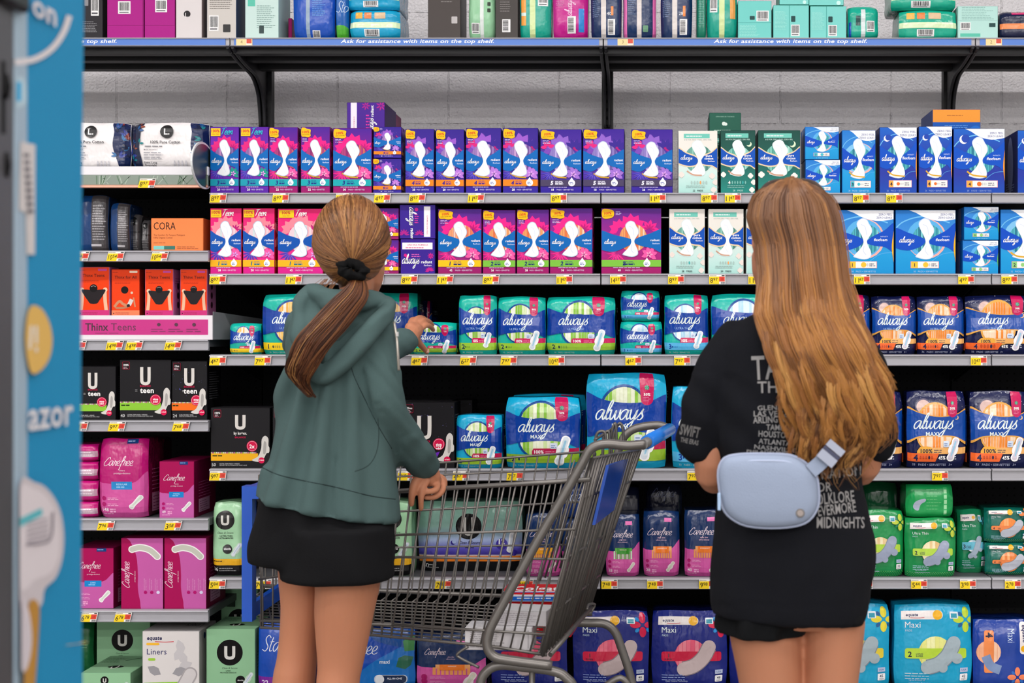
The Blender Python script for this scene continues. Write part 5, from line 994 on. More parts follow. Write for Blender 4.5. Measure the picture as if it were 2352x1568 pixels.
for (x0, x1, k) in ((1790, 1858, 0), (1858, 1938, 1)):
    base = min((o for o in SEQ if abs(o.location.x - ((x0 + x1) / 2 - CX) * (YT + .012) / F) < .05 and o.location.z > ROWZ['T'] - .01), key=lambda o: abs(o.location.x - ((x0 + x1) / 2 - CX) * (YT + .012) / F))
    put('T', x0, -50, x1, 10, plain, '7CD0C8', '2A8A78', [('ell', .85, .1, .06, 'C8F0E8')], False, desc='aqua carton laid on top of another aqua carton', cat='box', grp=TP, on=base, dy=.012)
put('T', 662, 42, 671, 86, carton, 'A8186A', '80104A', 'A8186A', desc='sliver of magenta carton in a gap', dy=.1, grp=TP)
# names, groups and labels
ORDN = ['first', 'second', 'third', 'fourth', 'fifth', 'sixth', 'seventh', 'eighth']
for (row, desc), L in REG.items():
    L.sort(key=lambda t: t[0])
    for i, (_, o, cat, grp) in enumerate(L):
        lab = f"{desc}, {rowname(row).replace('the ', '', 1)}"
        if len(L) > 1: lab = f"{desc}, {ORDN[i]} from left, {rowname(row).replace('the ', '', 1)}"
        tag(o, lab, cat, grp); del o['top_z']
        o.name = {'box': 'pad_carton', 'pack': 'pad_pouch'}[cat]
# ------------------------------------------------------------ price tags on the rails
PT_ = {'A': [(502, '897'), (645, '897'), (790, '1147'), (878, '497'), (958, '897'), (1093, '1147'), (1284, '897'), (1511, '1147'), (1629, '897'), (1683, '1147'), (1977, '897'), (2053, '897')],
 'B': [(501, '897'), (675, '1147'), (862, '497'), (940, '897'), (1022, '1147'), (1127, '897'), (1297, '1147'), (1420, '1457'), (1553, '897'), (1647, '897'), (1737, '1147'), (1979, '1147'), (2218, '497'), (2317, '897')],
 'C': [(501, '467'), (604, '797'), (963, '467'), (1075, '627'), (1168, '797'), (1279, '1047'), (1455, '467'), (1567, '797'), (2247, '1047')],
 'D': [(501, '997'), (932, '768'), (1058, '467'), (1182, '797'), (1597, '797'), (2158, '797')],
 'E': [(500, '584'), (605, '768'), (1018, '768'), (1205, '748'), (1312, '748'), (1400, '748'), (1505, '748'), (1624, '998'), (1985, '544'), (2110, '544'), (2222, '398'), (2325, '278')],
 'L0': [(338, '897')], 'L1': [(185, '1054'), (265, '1054'), (366, '1054')], 'L2': [(178, '1498'), (263, '1498'), (308, '1498'), (397, '1498')], 'L3': [(182, '768'), (268, '997'), (415, '768')],
 'L4': [(243, '796'), (397, '358')], 'L5': [(204, '678'), (282, '678')], 'T': [(562, '4'), (1437, '3'), (2282, '2')]}
def price_tag(w, h, num, top, slant):
    A = Art(w, h); c = 'F6F2EC'
    if top:
        c = 'F2D9A0'; A.rect(.62, .1, .95, .95, 'F0ECE8'); A.rect(.64, .3, .95, .9, 'D85848'); A.text(num, .33, .3, .42, '8A7A50', .5, .2)
    else:
        A.rect(0, 0, .62, .8, 'F9D61E'); A.rect(.62, .28, .97, .8, 'DC4A38'); A.text('38', .8, .42, .24, 'C02A20', .5, .3, .02); A.lines(.04, .87, .6, 1, .1, '8A8030', .05); A.rect(.78, .86, .96, .95, '201818')
        a, b = (num[:-2], num[-2:]); A.text(a, .07, .14, .52, '2A2410', 0, .17 if len(a) == 1 else .25); A.text(b, .26 if len(a) == 1 else .335, .34, .34, '2A2410', 0, .3 if len(a) == 1 else .25)
        A.barcode(.7, .0, 1, .26, seed=len(num))
    mb = MB(); K = Card(w, h, .0008); f = lambda u, v, n: (u - w / 2 + slant * v, -.0006 - n, v)
    mb.poly([f(0, 0, 0), f(w, 0, 0), f(w, h, 0), f(0, h, 0)], M(c, 'paper')); mb.poly([f(0, 0, -.0006), f(0, h, -.0006), f(w, h, -.0006), f(w, 0, -.0006)], M(c, 'paper'))
    for tris, col, lay, part, kd in A.items:
        for t in tris: mb.poly([f(x, y, .00012 * lay) for x, y in t], M(col, 'paper'))
    return mb
CW = {'A': 'purple pad cartons', 'B': 'magenta pad cartons'}
for row, L in PT_.items():
    Y, z0, hh = (YT, zT(107), 20) if row == 'T' else (YM, 0, 0)
    seen = {}
    for x, n in L: seen.setdefault(n, []).append(x)
    for x, n in L:
        wpx = 37; sc = Y / F; w = wpx * sc
        if row == 'T': h = 17 * sc; z = zT(105.5)
        elif row == 'L0': h = 21 * sc; z = zM(432)
        else:
            py, hp = (ROWPX | LROW)[row]; h = 21.5 * sc; z = zM(py + hp - 1.5)
        mb = price_tag(w, h, n, row == 'T', .25 if row[0] == 'L' or (x < 1250 and row != 'T') and False else (.12 if x < 1250 and row != 'T' else 0))
        o = mb.build('price_tag', None, ((x - CX) * sc, Y - (.0042 if row == 'T' else .0082 if row != 'L0' else .0105), z))
        pr = n if row == 'T' else n[:-2] + '.' + n[-2:]
        rn = rowname(row).replace('the ', '', 1)
        lab = f'{"peach" if row == "T" else "yellow"} price tag reading {pr} on the {rn} rail'
        if len(seen[n]) > 1: lab += f', {ORDN[seen[n].index(x)]} from left'
        tag(o, lab, 'price tag', 'price tags on the shelf rails')
# lettering on the blue strips
for i, cx in enumerate((93, 959, 1815, 2680)):
    A = Art(1, .1); A.text('Ask for assistance with items on the top shelf.', .5, .0, .11, 'E6EAF2', .5, None, .02, .2)
    mb = MB(); k = 352 * PT / .9; xs = [p[0] for t in A.items[0][0] for p in t]; a, b = min(xs), max(xs); s_ = 352 * PT / (b - a)
    par = [o for o in bpy.data.objects if o.name.startswith('blue_strip')][i]
    ox = (cx - CX) * PT - (XB[i] + XB[i + 1]) / 2
    for t in A.items[0][0]: mb.poly([((x - (a + b) / 2) * s_ + ox, -.0038, -.0175 + y * 1.0 * .0125 / .011) for x, y in t], M('E6EAF2', 'plastic'))
    mb.build('lettering', par)

# moulded tray with a magenta banner under the red cartons
x0, x1 = (150 - CX) * PM, (489 - CX) * PM; zt_ = zM(780); tr = empty('banner_tray', ((x0 + x1) / 2, YM, zt_)); tag(tr, 'white tray with magenta banner under the red cartons', 'display tray')
w = x1 - x0; h = 56 * PM; mb = MB(); K = Card(w, h, .004); mb.box(-w / 2, -.004, 0, w / 2, .0, h, M('E4DFE4', 'plastic'), .0008); mb.box(-w / 2, .0, 0, w / 2, .3, ZTHX - zt_ - .002, M('C8C4C8', 'plastic'))
A = Art(w, h); u = lambda px: (px * PM - x0 + (0 - CX) * PM) / w
A.rect(.0, .2, u(479), .83, 'C4107E'); A.text('Thinx', u(197), .38, .3, '3A0A2A', 0, u(250) - u(197), .02); A.text('Teens', u(256), .38, .3, '5A0E40', 0, u(316) - u(256), 0); A.lines(u(220), .26, u(292), 1, .06, '6A1048', .02)
for x in (366, 406, 447): A.ell(u(x), .62, .012, '4A0E34'); A.lines(u(x - 18), .42, u(x + 18), 2, .09, '7A1458', .03)
for tris, col, lay, part, kd in A.items:
    for t in tris: mb.poly([(p[0] - w / 2, -.0042 - .00015 * lay, p[1]) for p in t], M(col, 'plastic'))
mb.build('front_panel', tr)
mb = MB(); xs = w / 2; mb.grid([[(xs, -.002, .001), (xs + .002, .0, .001), (xs + .09, .34, .001), (xs + .088, .34, .001)], [(xs, -.002, h + .012), (xs + .002, .0, h + .012), (xs + .09, .34, h - .01), (xs + .088, .34, h - .01)]], M('77787C', 'plastic'), True, False, True); mb.build('side_panel', tr)
# ============================================================ shopping cart
CG = M('77736F', 'metal'); CGd = M('6B6763', 'metal'); CB = M('0E52C0', 'plastic'); CGRIP = M('1A7BE0', 'plastic')
cart = empty('shopping_cart', (-.55, 4.0, 0)); tag(cart, 'grey wire shopping cart with blue handle beside the girl in the hoodie', 'shopping cart')
class CMB(MB):
    def build(s, name, parent): return super().build(name, parent, tuple(-Vector(cart.location)))
def Lp(a, b, t): return Vector(a).lerp(Vector(b), t)
def Q(px, py, Y): return W(px, py, Y)
def yn(px): return 3.84 - .22 * (px - 590) / 760      # near side of the basket
def yf(px): return 4.30 - .07 * (px - 590) / 760      # far side
def wire(mb, P, r=.0026, n=6, mat=None): mb.tube(P, r, mat or CG, n)
near = CMB()
RIMn = [(592, 1147), (1007, 1122), (1354, 1101)]; BOTn = [(598, 1440), (860, 1458), (1130, 1484), (1256, 1504)]
def at(L, t):
    k = t * (len(L) - 1); i = min(int(k), len(L) - 2); k -= i; return (L[i][0] * (1 - k) + L[i + 1][0] * k, L[i][1] * (1 - k) + L[i + 1][1] * k)
def hx(L, x):
    for a, b in zip(L, L[1:]):
        if x <= b[0]: break
    return a[1] + (b[1] - a[1]) * (x - a[0]) / (b[0] - a[0])
near.tube([Q(x, hx(RIMn, x), yn(x)) for x in (592, 800, 1007, 1180, 1356)], .0062, CG, 8)
near.tube([Q(x, hx(BOTn, x), yn(x)) for x in (598, 730, 860, 1000, 1130, 1256)], .004, CG, 8)
near.tube([Q(900, 1434, yn(900)), Q(1264, 1457, yn(1264))], .0038, CG, 6); near.tube([Q(598, 1425, yn(598)), Q(900, 1434, yn(900))], .0038, CG, 6)
near.tube([Q(594, 1245, yn(594)), Q(917, 1228, yn(917)), Q(1321, 1215, yn(1321))], .0036, CG, 6)
near.tube([Q(594, 1330, yn(594)), Q(914, 1279, yn(914)), Q(1301, 1284, yn(1301))], .0036, CG, 6)
NW = 29
for i in range(NW):
    t = i / (NW - 1); xt = 600 + (1345 - 600) * t; xb = 604 + (1240 - 604) * t
    wire(near, [Q(xt, hx(RIMn, xt), yn(xt)), Q(xb, hx(BOTn, xb) - 3, yn(xb)), Q(xb - 3, hx(BOTn, xb) + 2, yn(xb) + .03)])
near.build('basket_side', cart)
far = CMB(); RIMf = [(596, 1092), (913, 1070), (1350, 1037)]; BOTf = [(600, 1345), (885, 1357), (1290, 1373)]
far.tube([Q(x, hx(RIMf, x), yf(x)) for x in (596, 800, 1100, 1352)], .0036, CG, 8)
far.tube([Q(x, hx(BOTf, x), yf(x)) for x in (600, 885, 1290)], .0062, CG, 8)
far.tube([Q(596, 1112, yf(596)), Q(917, 1094, yf(917)), Q(1349, 1076, yf(1349))], .003, CG, 6)
far.tube([Q(596, 1185, yf(596)), Q(917, 1174, yf(917)), Q(1340, 1152, yf(1340))], .0036, CG, 6)
far.tube([Q(596, 1262, yf(596)), Q(1320, 1250, yf(1320))], .003, CG, 6)
for i in range(NW):
    t = i / (NW - 1); xt = 606 + (1340 - 606) * t; xb = 610 + (1280 - 610) * t
    wire(far, [Q(xt, hx(RIMf, xt), yf(xt)), Q(xb, hx(BOTf, xb), yf(xb)), Q(xb - 5, hx(BOTf, xb) + 9, yf(xb) - .03), Q(xb - 22, hx(BOTf, xb) + 22, yf(xb) - .09)])
far.build('basket_side', cart)
fl = CMB()
for i in range(NW):
    t = i / (NW - 1); xt = 610 + (1280 - 610) * t; xb = 604 + (1240 - 604) * t; a = Q(xt - 22, hx(BOTf, xt) + 22, yf(xt) - .09); b = Q(xb, hx(BOTn, xb), yn(xb)); wire(fl, [a, b], .0024)
for j in range(1, 12):
    s = j / 12; P = []
    for t in (0, .33, .66, 1): xt = 590 + (1275 - 590) * t; xb = 600 + (1240 - 600) * t; P.append(Lp(Q(xt - 12, hx(BOTf, xt) + 16, yf(xt) - .06), Q(xb, hx(BOTn, xb), yn(xb)), s))
    wire(fl, P, .0024)
fl.build('basket_floor', cart)
ns = CMB()      # nose of the basket
for j in range(14):
    s = j / 13; wire(ns, [Lp(Q(597, 1130, yn(597)), Q(597, 1092, yf(597)), s), Lp(Q(600, 1440, yn(600)), Q(602, 1345, yf(602)), s)], .0026)
for k in (0, .3, .6, 1): wire(ns, [Lp(Q(596, 1132, yn(597)), Q(600, 1440, yn(600)), k), Lp(Q(596, 1092, yf(597)), Q(600, 1345, yf(602)), k)], .004)
ns.build('basket_nose', cart)
rg = CMB()      # hinged rear gate: closely packed upright wires
TN, TF, BN, BF = Q(1360, 1052, 3.64), Q(1470, 1032, 4.2), Q(1246, 1506, 3.64), Q(1352, 1400, 4.2)
r = random.Random(4)
for j in range(19):
    s = j / 18; a = Lp(TN, TF, s); b = Lp(BN, BF, s)
    rg.tube([a, Lp(a, b, .5) + Vector((.006 * math.sin(j), 0, 0)), b], .0042 if j % 3 else .0062, CGd, 6)
for k in (0, .2, .5, .78, 1): rg.tube([Lp(TN, BN, k), Lp(TF, BF, k)], .0036, CG, 6)
for j in range(12):    # folded child seat back, a second set of wires in front of the gate
    s = j / 11; a = Lp(TN, TF, s) + Vector((-.045, 0, -.005)); b = Lp(Lp(TN, BN, .62), Lp(TF, BF, .62), s) + Vector((-.055, 0, 0)); rg.tube([a, b], .0028, CGd, 5)
rg.build('rear_gate', cart)
sp = CMB(); a, b, c, d = [Q(*q) for q in ((1392, 1068, 3.74), (1440, 1052, 4.1), (1408, 1168, 4.1), (1360, 1205, 3.74))]
n = Vector((.008, 0, 0)); sp.grid([[a, b, c, d], [a + n, b + n, c + n, d + n]], CB, True, False, True); sp.build('seat_panel', cart)
lp = CMB()
for x, w_, Y in ((1378, 14, 3.8), (1392, 8, 3.9), (1418, 14, 4.05), (1408, 8, 3.95)):
    lp.tube(spline([Q(x - w_, 1050, Y), Q(x - w_ * .6, 1000, Y), Q(x + 4, 972 + (Y < 3.95) * 18, Y), Q(x + w_ * .9, 985 + (Y < 3.95) * 12, Y), Q(x + w_, 1030, Y)], 5), .0042, CGd, 6)
lp.tube([Q(1366, 1010, 3.78), Q(1425, 972, 4.08)], .004, CGd, 6); lp.build('seat_loop', cart)
fr = CMB()
fr.tube(spline([Q(1482, 1020, 3.62), Q(1440, 1023, 3.62), Q(1392, 1019, 3.62), Q(1358, 1030, 3.62), Q(1336, 1066, 3.62), Q(1285, 1155, 3.62), Q(1232, 1246, 3.62), Q(1152, 1392, 3.62), Q(1124, 1448, 3.62), Q(1119, 1482, 3.62), Q(1134, 1507, 3.62), Q(1172, 1516, 3.62), Q(1268, 1528, 3.62)], 5), .0125, CG, 12)
fr.build('side_tube', cart)
fr = CMB(); fr.tube(spline([Q(1538, 984, 4.2), Q(1510, 976, 4.2), Q(1465, 982, 4.2), Q(1440, 996, 4.2), Q(1425, 1022, 4.2), Q(1392, 1120, 4.2), Q(1340, 1270, 4.2), Q(1300, 1350, 4.2), Q(1290, 1385, 4.2), Q(1308, 1404, 4.2), Q(1360, 1405, 4.2)], 5), .0125, CG, 12); fr.build('side_tube', cart)
hd = CMB(); hd.tube([Q(1476, 1021, 3.62), Q(1540, 985, 4.2)], .0135, M('8C8A88', 'metal'), 12); h0 = hd.build('handle', cart)
hd = CMB(); hd.tube([Lp(Q(1476, 1021, 3.62), Q(1540, 985, 4.2), .14), Lp(Q(1476, 1021, 3.62), Q(1540, 985, 4.2), .97)], .0185, CGRIP, 14); hd.build('handle_grip', cart)
bs = CMB()
bs.tube(spline([Q(1096, 1700, 3.64), Q(1102, 1580, 3.64), Q(1116, 1543, 3.64), Q(1148, 1527, 3.64), Q(1200, 1531, 3.64), Q(1268, 1540, 3.64), Q(1300, 1556, 3.64), Q(1322, 1600, 3.64), Q(1345, 1800, 3.64)], 5), .0125, CG, 12)
bs.tube(spline([Q(1290, 1426, 4.1), Q(1345, 1430, 4.1), Q(1388, 1432, 4.1), Q(1412, 1450, 4.1), Q(1428, 1490, 4.1), Q(1450, 1560, 4.1), Q(1475, 1680, 4.1)], 5), .0125, CG, 12)
bs.tube([Q(1096, 1700, 3.64), Q(640, 1640, 3.86)], .0125, CG, 10); bs.tube([Q(1475, 1680, 4.1), Q(680, 1620, 4.2)], .0125, CG, 10); bs.tube([Q(1222, 1530, 3.64), Q(1222, 1700, 3.64)], .008, CG, 8)
bs.tube([Q(1358, 1394, 4.0), Q(1264, 1503, 3.66)], .0065, CG, 8); bs.tube(spline([Q(1358, 1405, 4.0), Q(1366, 1388, 4.0), Q(1352, 1388, 3.97), Q(1348, 1400, 3.95)], 4), .004, CG, 6)
bs.tube(spline([Q(1075, 1484, 3.7), Q(1052, 1500, 3.7), Q(1056, 1510, 3.7), Q(1100, 1532, 3.68)], 4), .004, CG, 6)
bs.tube(spline([Q(1390, 1575, 3.8), Q(1425, 1556, 3.8), Q(1450, 1580, 3.8)], 4), .009, CG, 8)
bs.build('base_frame', cart)
for px, Y in ((1096, 3.64), (1475, 4.1), (640, 3.86), (680, 4.2)):
    p = Q(px, 1650, Y); mb = CMB(); mb.tube([(p.x, p.y - .014, .063), (p.x, p.y + .014, .063)], .063, M('2A2A2C', 'plastic'), 24)
    wh = mb.build('wheel', cart); mb = CMB(); mb.tube([(p.x, p.y - .02, .063), (p.x, p.y + .02, .063)], .012, CG, 10); mb.box(p.x - .015, p.y - .022, .063, p.x + .015, p.y - .017, .16, CG); mb.box(p.x - .015, p.y + .017, .063, p.x + .015, p.y + .022, .16, CG); mb.box(p.x - .02, p.y - .022, .15, p.x + .02, p.y + .022, .2, CG); mb.build('fork', cart)
bm_ = CMB(); a = Q(572, 1118, 3.84); z1, z0 = a.z, Q(572, 1424, 3.84).z
bm_.box(a.x - .014, 3.82, z0, a.x + .014, 3.86, z1 - .03, CB); bm_.box(a.x - .014, 3.82, z1 - .03, a.x + .06, 3.862, z1 + .004, CB); bm_.box(a.x - .012, 3.862, z0, a.x + .004, 4.28, z0 + .04, CB); bm_.box(a.x - .012, 3.87, z1 - .03, a.x + .004, 4.28, z1, CB); bm_.build('bumper', cart)
sg = CMB(); sg.box(Q(1352, 1215, 4.19).x, 4.0, Q(1352, 1250, 4.19).z, Q(1358, 1215, 4.19).x, 4.04, Q(1352, 1190, 4.19).z, M('B8B8B8', 'plastic')) ; sg.build('hinge_clip', cart)
# goods in the cart
def cartbox(name, px0, px1, pyb, Y, d, hpx, base, side, top, art, topart, label, grp, rz=0, z=None):
    w = (px1 - px0) * Y / F; h = hpx * Y / F; p = Q((px0 + px1) / 2, pyb, Y); zz = z if z is not None else p.z
    A = Art(w, h); top_art(A, art); T = Art(w, d); top_art(T, topart); o = pack(Card(w, h, d), A, base, side, top, name, topart=T); o.location = (p.x, Y, zz); o.rotation_euler = (0, 0, rz); tag(o, label, 'carton', grp); return zz + h
g = 'cartons lying in the cart'
z = cartbox('carton', 1165, 1312, 1462, 3.95, .12, 42, 'C8141C', 'B01018', 'D83020', [('lines', .1, .8, .5, 5, .14, 'F0B0B0', .05), ('rect', 0, .92, 1, 1, '2458B8'), ('lines', .6, .6, .9, 2, .2, 'E8C0C0', .06)], [], 'red carton, lowest of the red pair in the cart', g, -.08)
z = cartbox('carton', 1158, 1306, 1420, 3.94, .12, 40, 'D0181E', 'B01018', 'D83020', [('lines', .15, .8, .6, 5, .14, 'F0B0B0', .05), ('rect', .7, .5, .95, .8, 'E8D8D8')], [], 'red carton, upper of the red pair in the cart', g, -.05, z + .001)
cartbox('carton', 1152, 1328, 1380, 3.93, .13, 22, 'E4E6EA', '1F6AC0', 'D81E24', [('rect', 0, .1, 1, .55, '1A62C4'), ('rect', 0, .75, 1, 1, 'D81E24'), ('rect', .82, .1, 1, .5, 'F0C820'), ('lines', .2, .3, .8, 1, .2, 'D8E4F8', .12)], [('text', 'Colgate', .48, .2, .5, 'FFFFFF', .5, .7, .03), ('rect', 0, 0, 1, .12, 'F0F0F4')], 'red, white and blue toothpaste carton on top of the red cartons', g, -.02, z + .001)
z0 = Q(1150, 1496, 3.70).z + .004
z = cartbox('carton', 1067, 1222, 1493, 3.70, .09, 52, 'DAD6D8', 'C4C0C2', 'ECEAEC', [('lines', .08, .85, .6, 9, .09, '9A969A', .03), ('rect', .94, .1, .95, .9, 'A09CA0')], [('lines', .1, .8, .9, 5, .16, 'C0BCC0', .04)], 'white carton of fine print lying lowest in the cart', g, -.05)
cartbox('carton', 1130, 1256, 1440, 3.72, .1, 34, 'C9C5C8', 'B8B4B6', 'E4E2E4', [('lines', .06, .8, .9, 6, .13, '9A969A', .04)], [('rect', .02, .05, .98, .12, 'F4F4F4')], 'white carton tilted on top of the other white carton', g, -.16, z + .001)

# ============================================================ cardboard display at the left edge, close to the camera
DX = -.66
def dy(px): return -DX * F / (CX - px)
def Dp(px, py): Y = dy(px); return Vector((DX, Y, CZ + (CY - py) * Y / F))
disp = empty('display_stand', (-.9, 1.55, 0)); tag(disp, 'blurred blue cardboard display stand at the left edge of frame', 'display stand')
off = tuple(-Vector(disp.location))
mb = MB(); DB = M('1A8ABA', 'paper')
cols = 14; rows = []
for k in range(cols + 1):
    z = k / cols * 2.3; py = CY - (z - CZ) * F / 1.64; e = 186 + 7 * ((py - 930) / 930) ** 2; ye = dy(min(e, 194))
    rows.append([(-1.12, 1.50, z), (DX, 1.498, z), (DX, ye, z), (-1.12, ye, z)])
mb.grid(rows, DB, True, False, True); mb.build('cardboard_body', disp, off)
mb = MB(); mb.box(DX - .05, 1.36, 0, DX + .0005, 1.468, 2.3, M('6A696C', 'metal'), .002)
for z in (1.53, 1.45, .9, 1.9): mb.tube([(DX - .001, 1.45, z - .012), (DX + .0015, 1.45, z), (DX - .001, 1.45, z + .012)], .004, M('151517', 'matte'), 8)
for py in (185, 262): c = Dp(6, py); mb.box(DX, c.y - .004, c.z - .02, DX + .0012, c.y + .004, c.z + .02, M('1A1A1C', 'matte'))
mb.build('steel_post', disp, off)
mb = MB(); mb.box(DX - .01, 1.4685, 0, DX + .0015, 1.4975, 2.3, M('9FB4C4', 'plastic'), .001); mb.build('corner_strip', disp, off)
mb = MB(); c = Dp(20, 4); mb.box(DX - .02, c.y - .03, c.z - .007, DX + .012, c.y + .025, c.z + .05, M('161618', 'plastic'), .004); mb.build('clamp', disp, off)
pr = MB(); lay = [0]
def flush(name):
    global pr
    keep = [i for i, f in enumerate(pr.f) if all(pr.v[j][1] < dy(188) for j in f)]; pr.f = [pr.f[i] for i in keep]; pr.m = [pr.m[i] for i in keep]; pr.sm = [pr.sm[i] for i in keep]
    pr.build(name, disp, off); pr = MB()
def dpoly(P, col, sm=True):
    lay[0] += 1; q = [(p.x, p.y) for p in spline([(a, b, 0) for a, b in P], 5, True)] if sm else P
    q = [(max(x, 33.5), y) for x, y in q]; T = tessellate_polygon([[Vector((x, y, 0)) for x, y in q]]); off_ = Vector((.0016 + .0002 * lay[0], 0, 0))
    for t in T: pr.poly([Dp(*q[i]) + off_ for i in t], M(col, 'paper'))
def dband(P, th, col):
    lay[0] += 1; q = spline([(a, b, 0) for a, b in P], 6); L = []
    for i, p in enumerate(q): t = (q[min(i + 1, len(q) - 1)] - q[max(i - 1, 0)]).normalized(); L.append((Dp(p.x - t.y * th, p.y + t.x * th) + Vector((.0016 + .0002 * lay[0], 0, 0)), Dp(p.x + t.y * th, p.y - t.x * th) + Vector((.0016 + .0002 * lay[0], 0, 0))))
    for a, b in zip(L, L[1:]): pr.poly([a[0], a[1], b[1], b[0]], M(col, 'paper'))
def dtext(t, px, py, px2, hpx, col, bold=.02):
    vs, fs, x0, x1 = textgeo(t, bold, 0); a = Dp(px, py); b = Dp(px2, py); k = (b.y - a.y) / (x1 - x0); kz = hpx * a.y / F / .53
    for f in fs: pr.poly([(DX + .0042, a.y + (vs[i][0] - x0) * k, a.z + vs[i][1] * kz) for i in f], M(col, 'paper'))
WHT = 'D8D2D4'
dband([(30, 143), (75, 136), (115, 112), (142, 75), (156, 36)], 7, WHT); dtext('on', 66, 32, 121, 40, WHT)
flush('printed_smile')
dpoly([(33, 182), (50, 180), (56, 200), (56, 235), (45, 244), (33, 246)], 'B4CCD8'); dpoly([(34, 188), (44, 188), (44, 232), (34, 232)], '2AA6D8', False)
flush('small_label')
dpoly([(42, 325), (76, 332), (75, 585), (56, 584), (54, 490), (38, 480)], 'CFC9C8', False)
for k in range(9): dpoly([(48 + k * .8, 352 + k * 16), (62 + k * .8, 354 + k * 16), (62 + k * .8, 361 + k * 16), (48 + k * .8, 360 + k * 16)], '5A5560', False)
flush('upright_label')
dpoly([(60, 704), (85, 708), (104, 740), (111, 780), (105, 820), (85, 850), (62, 855), (50, 800), (50, 750)], 'DDB25E')
dpoly([(60, 748), (66, 748), (62, 800), (56, 802)], 'E4E0D8', False); dpoly([(70, 748), (76, 748), (76, 790), (71, 790)], 'E4E0D8', False); dpoly([(70, 797), (76, 797), (76, 808), (70, 808)], 'E4E0D8', False)
flush('yellow_disc')
dtext('azor', 56, 988, 160, 52, 'D8D6DA')
flush('printed_word')
dpoly([(33, 1118), (70, 1108), (100, 1125), (125, 1165), (136, 1220), (133, 1280), (118, 1325), (92, 1352), (86, 1385), (70, 1400), (45, 1390), (33, 1380)], 'C9C0C4')
dpoly([(33, 1130), (66, 1122), (95, 1140), (118, 1180), (126, 1230), (122, 1280), (105, 1315), (70, 1330), (33, 1345)], 'D9D0D4')
dpoly([(33, 1190), (84, 1166), (86, 1182), (33, 1210)], '5AB4BE', False)
for k in range(5): dband([(48, 1202 + 11 * k), (98, 1190 + 11 * k)], 2.2, 'A49CA4')
dband([(46, 1250), (100, 1240), (108, 1175)], 2, '8A828C')
flush('razor_picture')
dpoly([(50, 1392), (74, 1388), (74, 1450), (66, 1568), (56, 1700), (33, 1700), (40, 1560)], 'B8863A'); dpoly([(33, 1380), (50, 1400), (58, 1470), (48, 1530), (33, 1530)], 'CFC6CC')
flush('razor_handle_picture')
dpoly([(60, 1600), (66, 1540), (90, 1505), (125, 1485), (160, 1478), (194, 1484), (240, 1600), (150, 1800)], 'C9A552'); dpoly([(150, 1580), (170, 1530), (188, 1490), (240, 1500), (230, 1700), (150, 1700)], '3E8A44')
flush('coloured_ground')
# ============================================================ people
SKIN = M('C08060', 'skin')
class Blob:
    """closed lofts melted into one continuous surface"""
    def __init__(s): s.mb = MB()
    def loft(s, rows, mat=None): s.mb.grid(rows, SKIN, True, True, True)
    def tube(s, P, R, n=12, sp=4):
        if sp: q = spline([(*p, r) for p, r in zip([tuple(Vector(p)) for p in P], R)], sp) if False else None
        P = [Vector(p) for p in P]; Q_ = []; RR = []
        for i in range(len(P) - 1):
            for k in range(sp):
                t = k / sp; a, b, c, d = P[max(i - 1, 0)], P[i], P[i + 1], P[min(i + 2, len(P) - 1)]
                Q_.append(.5 * ((2 * b) + (c - a) * t + (2 * a - 5 * b + 4 * c - d) * t * t + (3 * b - a - 3 * c + d) * t ** 3)); RR.append(R[i] * (1 - t) + R[i + 1] * t)
        Q_.append(P[-1]); RR.append(R[-1])
        # round ends
        d0 = (Q_[0] - Q_[1]).normalized(); d1 = (Q_[-1] - Q_[-2]).normalized()
        Q_ = [Q_[0] + d0 * RR[0] * .85, Q_[0] + d0 * RR[0] * .5] + Q_ + [Q_[-1] + d1 * RR[-1] * .5, Q_[-1] + d1 * RR[-1] * .85]
        RR = [RR[0] * .3, RR[0] * .85] + RR + [RR[-1] * .85, RR[-1] * .3]
        s.mb.tube(Q_, RR, SKIN, n)
    def ball(s, c, rx, ry, rz, yaw=0, n=16):
        c = Vector(c); m = Matrix.Rotation(yaw, 3, 'Z'); rows = []
        for i in range(1, 12):
            a = PI * i / 12; rows.append([c + m @ Vector((rx * math.sin(a) * math.cos(2 * PI * k / n), ry * math.sin(a) * math.sin(2 * PI * k / n), -rz * math.cos(a))) for k in range(n)])
        s.loft(rows)
    def make(s, name, voxel, mat, parent, smooth=2, post=None, offset=None, cut=None):
        o = s.mb.build('tmp'); md = o.modifiers.new('r', 'REMESH'); md.mode = 'VOXEL'; md.voxel_size = voxel; md.use_smooth_shade = True
        if smooth: ms = o.modifiers.new('s', 'SMOOTH'); ms.iterations = smooth; ms.factor = .6
        dg = bpy.context.evaluated_depsgraph_get(); me = bpy.data.meshes.new_from_object(o.evaluated_get(dg)); bpy.data.objects.remove(o)
        me.name = name; me.materials.clear(); me.materials.append(mat)
        bm = bmesh.new(); bm.from_mesh(me)
        if cut:   # remove everything for which cut(co) is true
            bmesh.ops.delete(bm, geom=[v for v in bm.verts if cut(v.co)], context='VERTS')
        if post:
            bm.normal_update()
            for v, d in [(v, post(v.co, v.normal)) for v in bm.verts]: v.co += Vector((v.normal.x, v.normal.y, v.normal.z * .15)) * d
        for f in bm.faces: f.smooth = True
        bm.to_mesh(me); bm.free()
        o = bpy.data.objects.new(name, me); COL.objects.link(o)
        if parent: o.parent = parent; o.location = -Vector(parent.location)
        return o
def ring(c, A, B, n=28, pw=2.0):
    c, A, B = Vector(c), Vector(A), Vector(B); out = []
    for k in range(n):
        t = 2 * PI * k / n; a, b = math.cos(t), math.sin(t)
        out.append(c + A * math.copysign(abs(a) ** (2 / pw), a) + B * math.copysign(abs(b) ** (2 / pw), b))
    return out
def srows(rows, n=4):
    """smooth interpolation between cross sections given as tuples of numbers"""
    return [tuple(p) for p in spline_n(rows, n)]
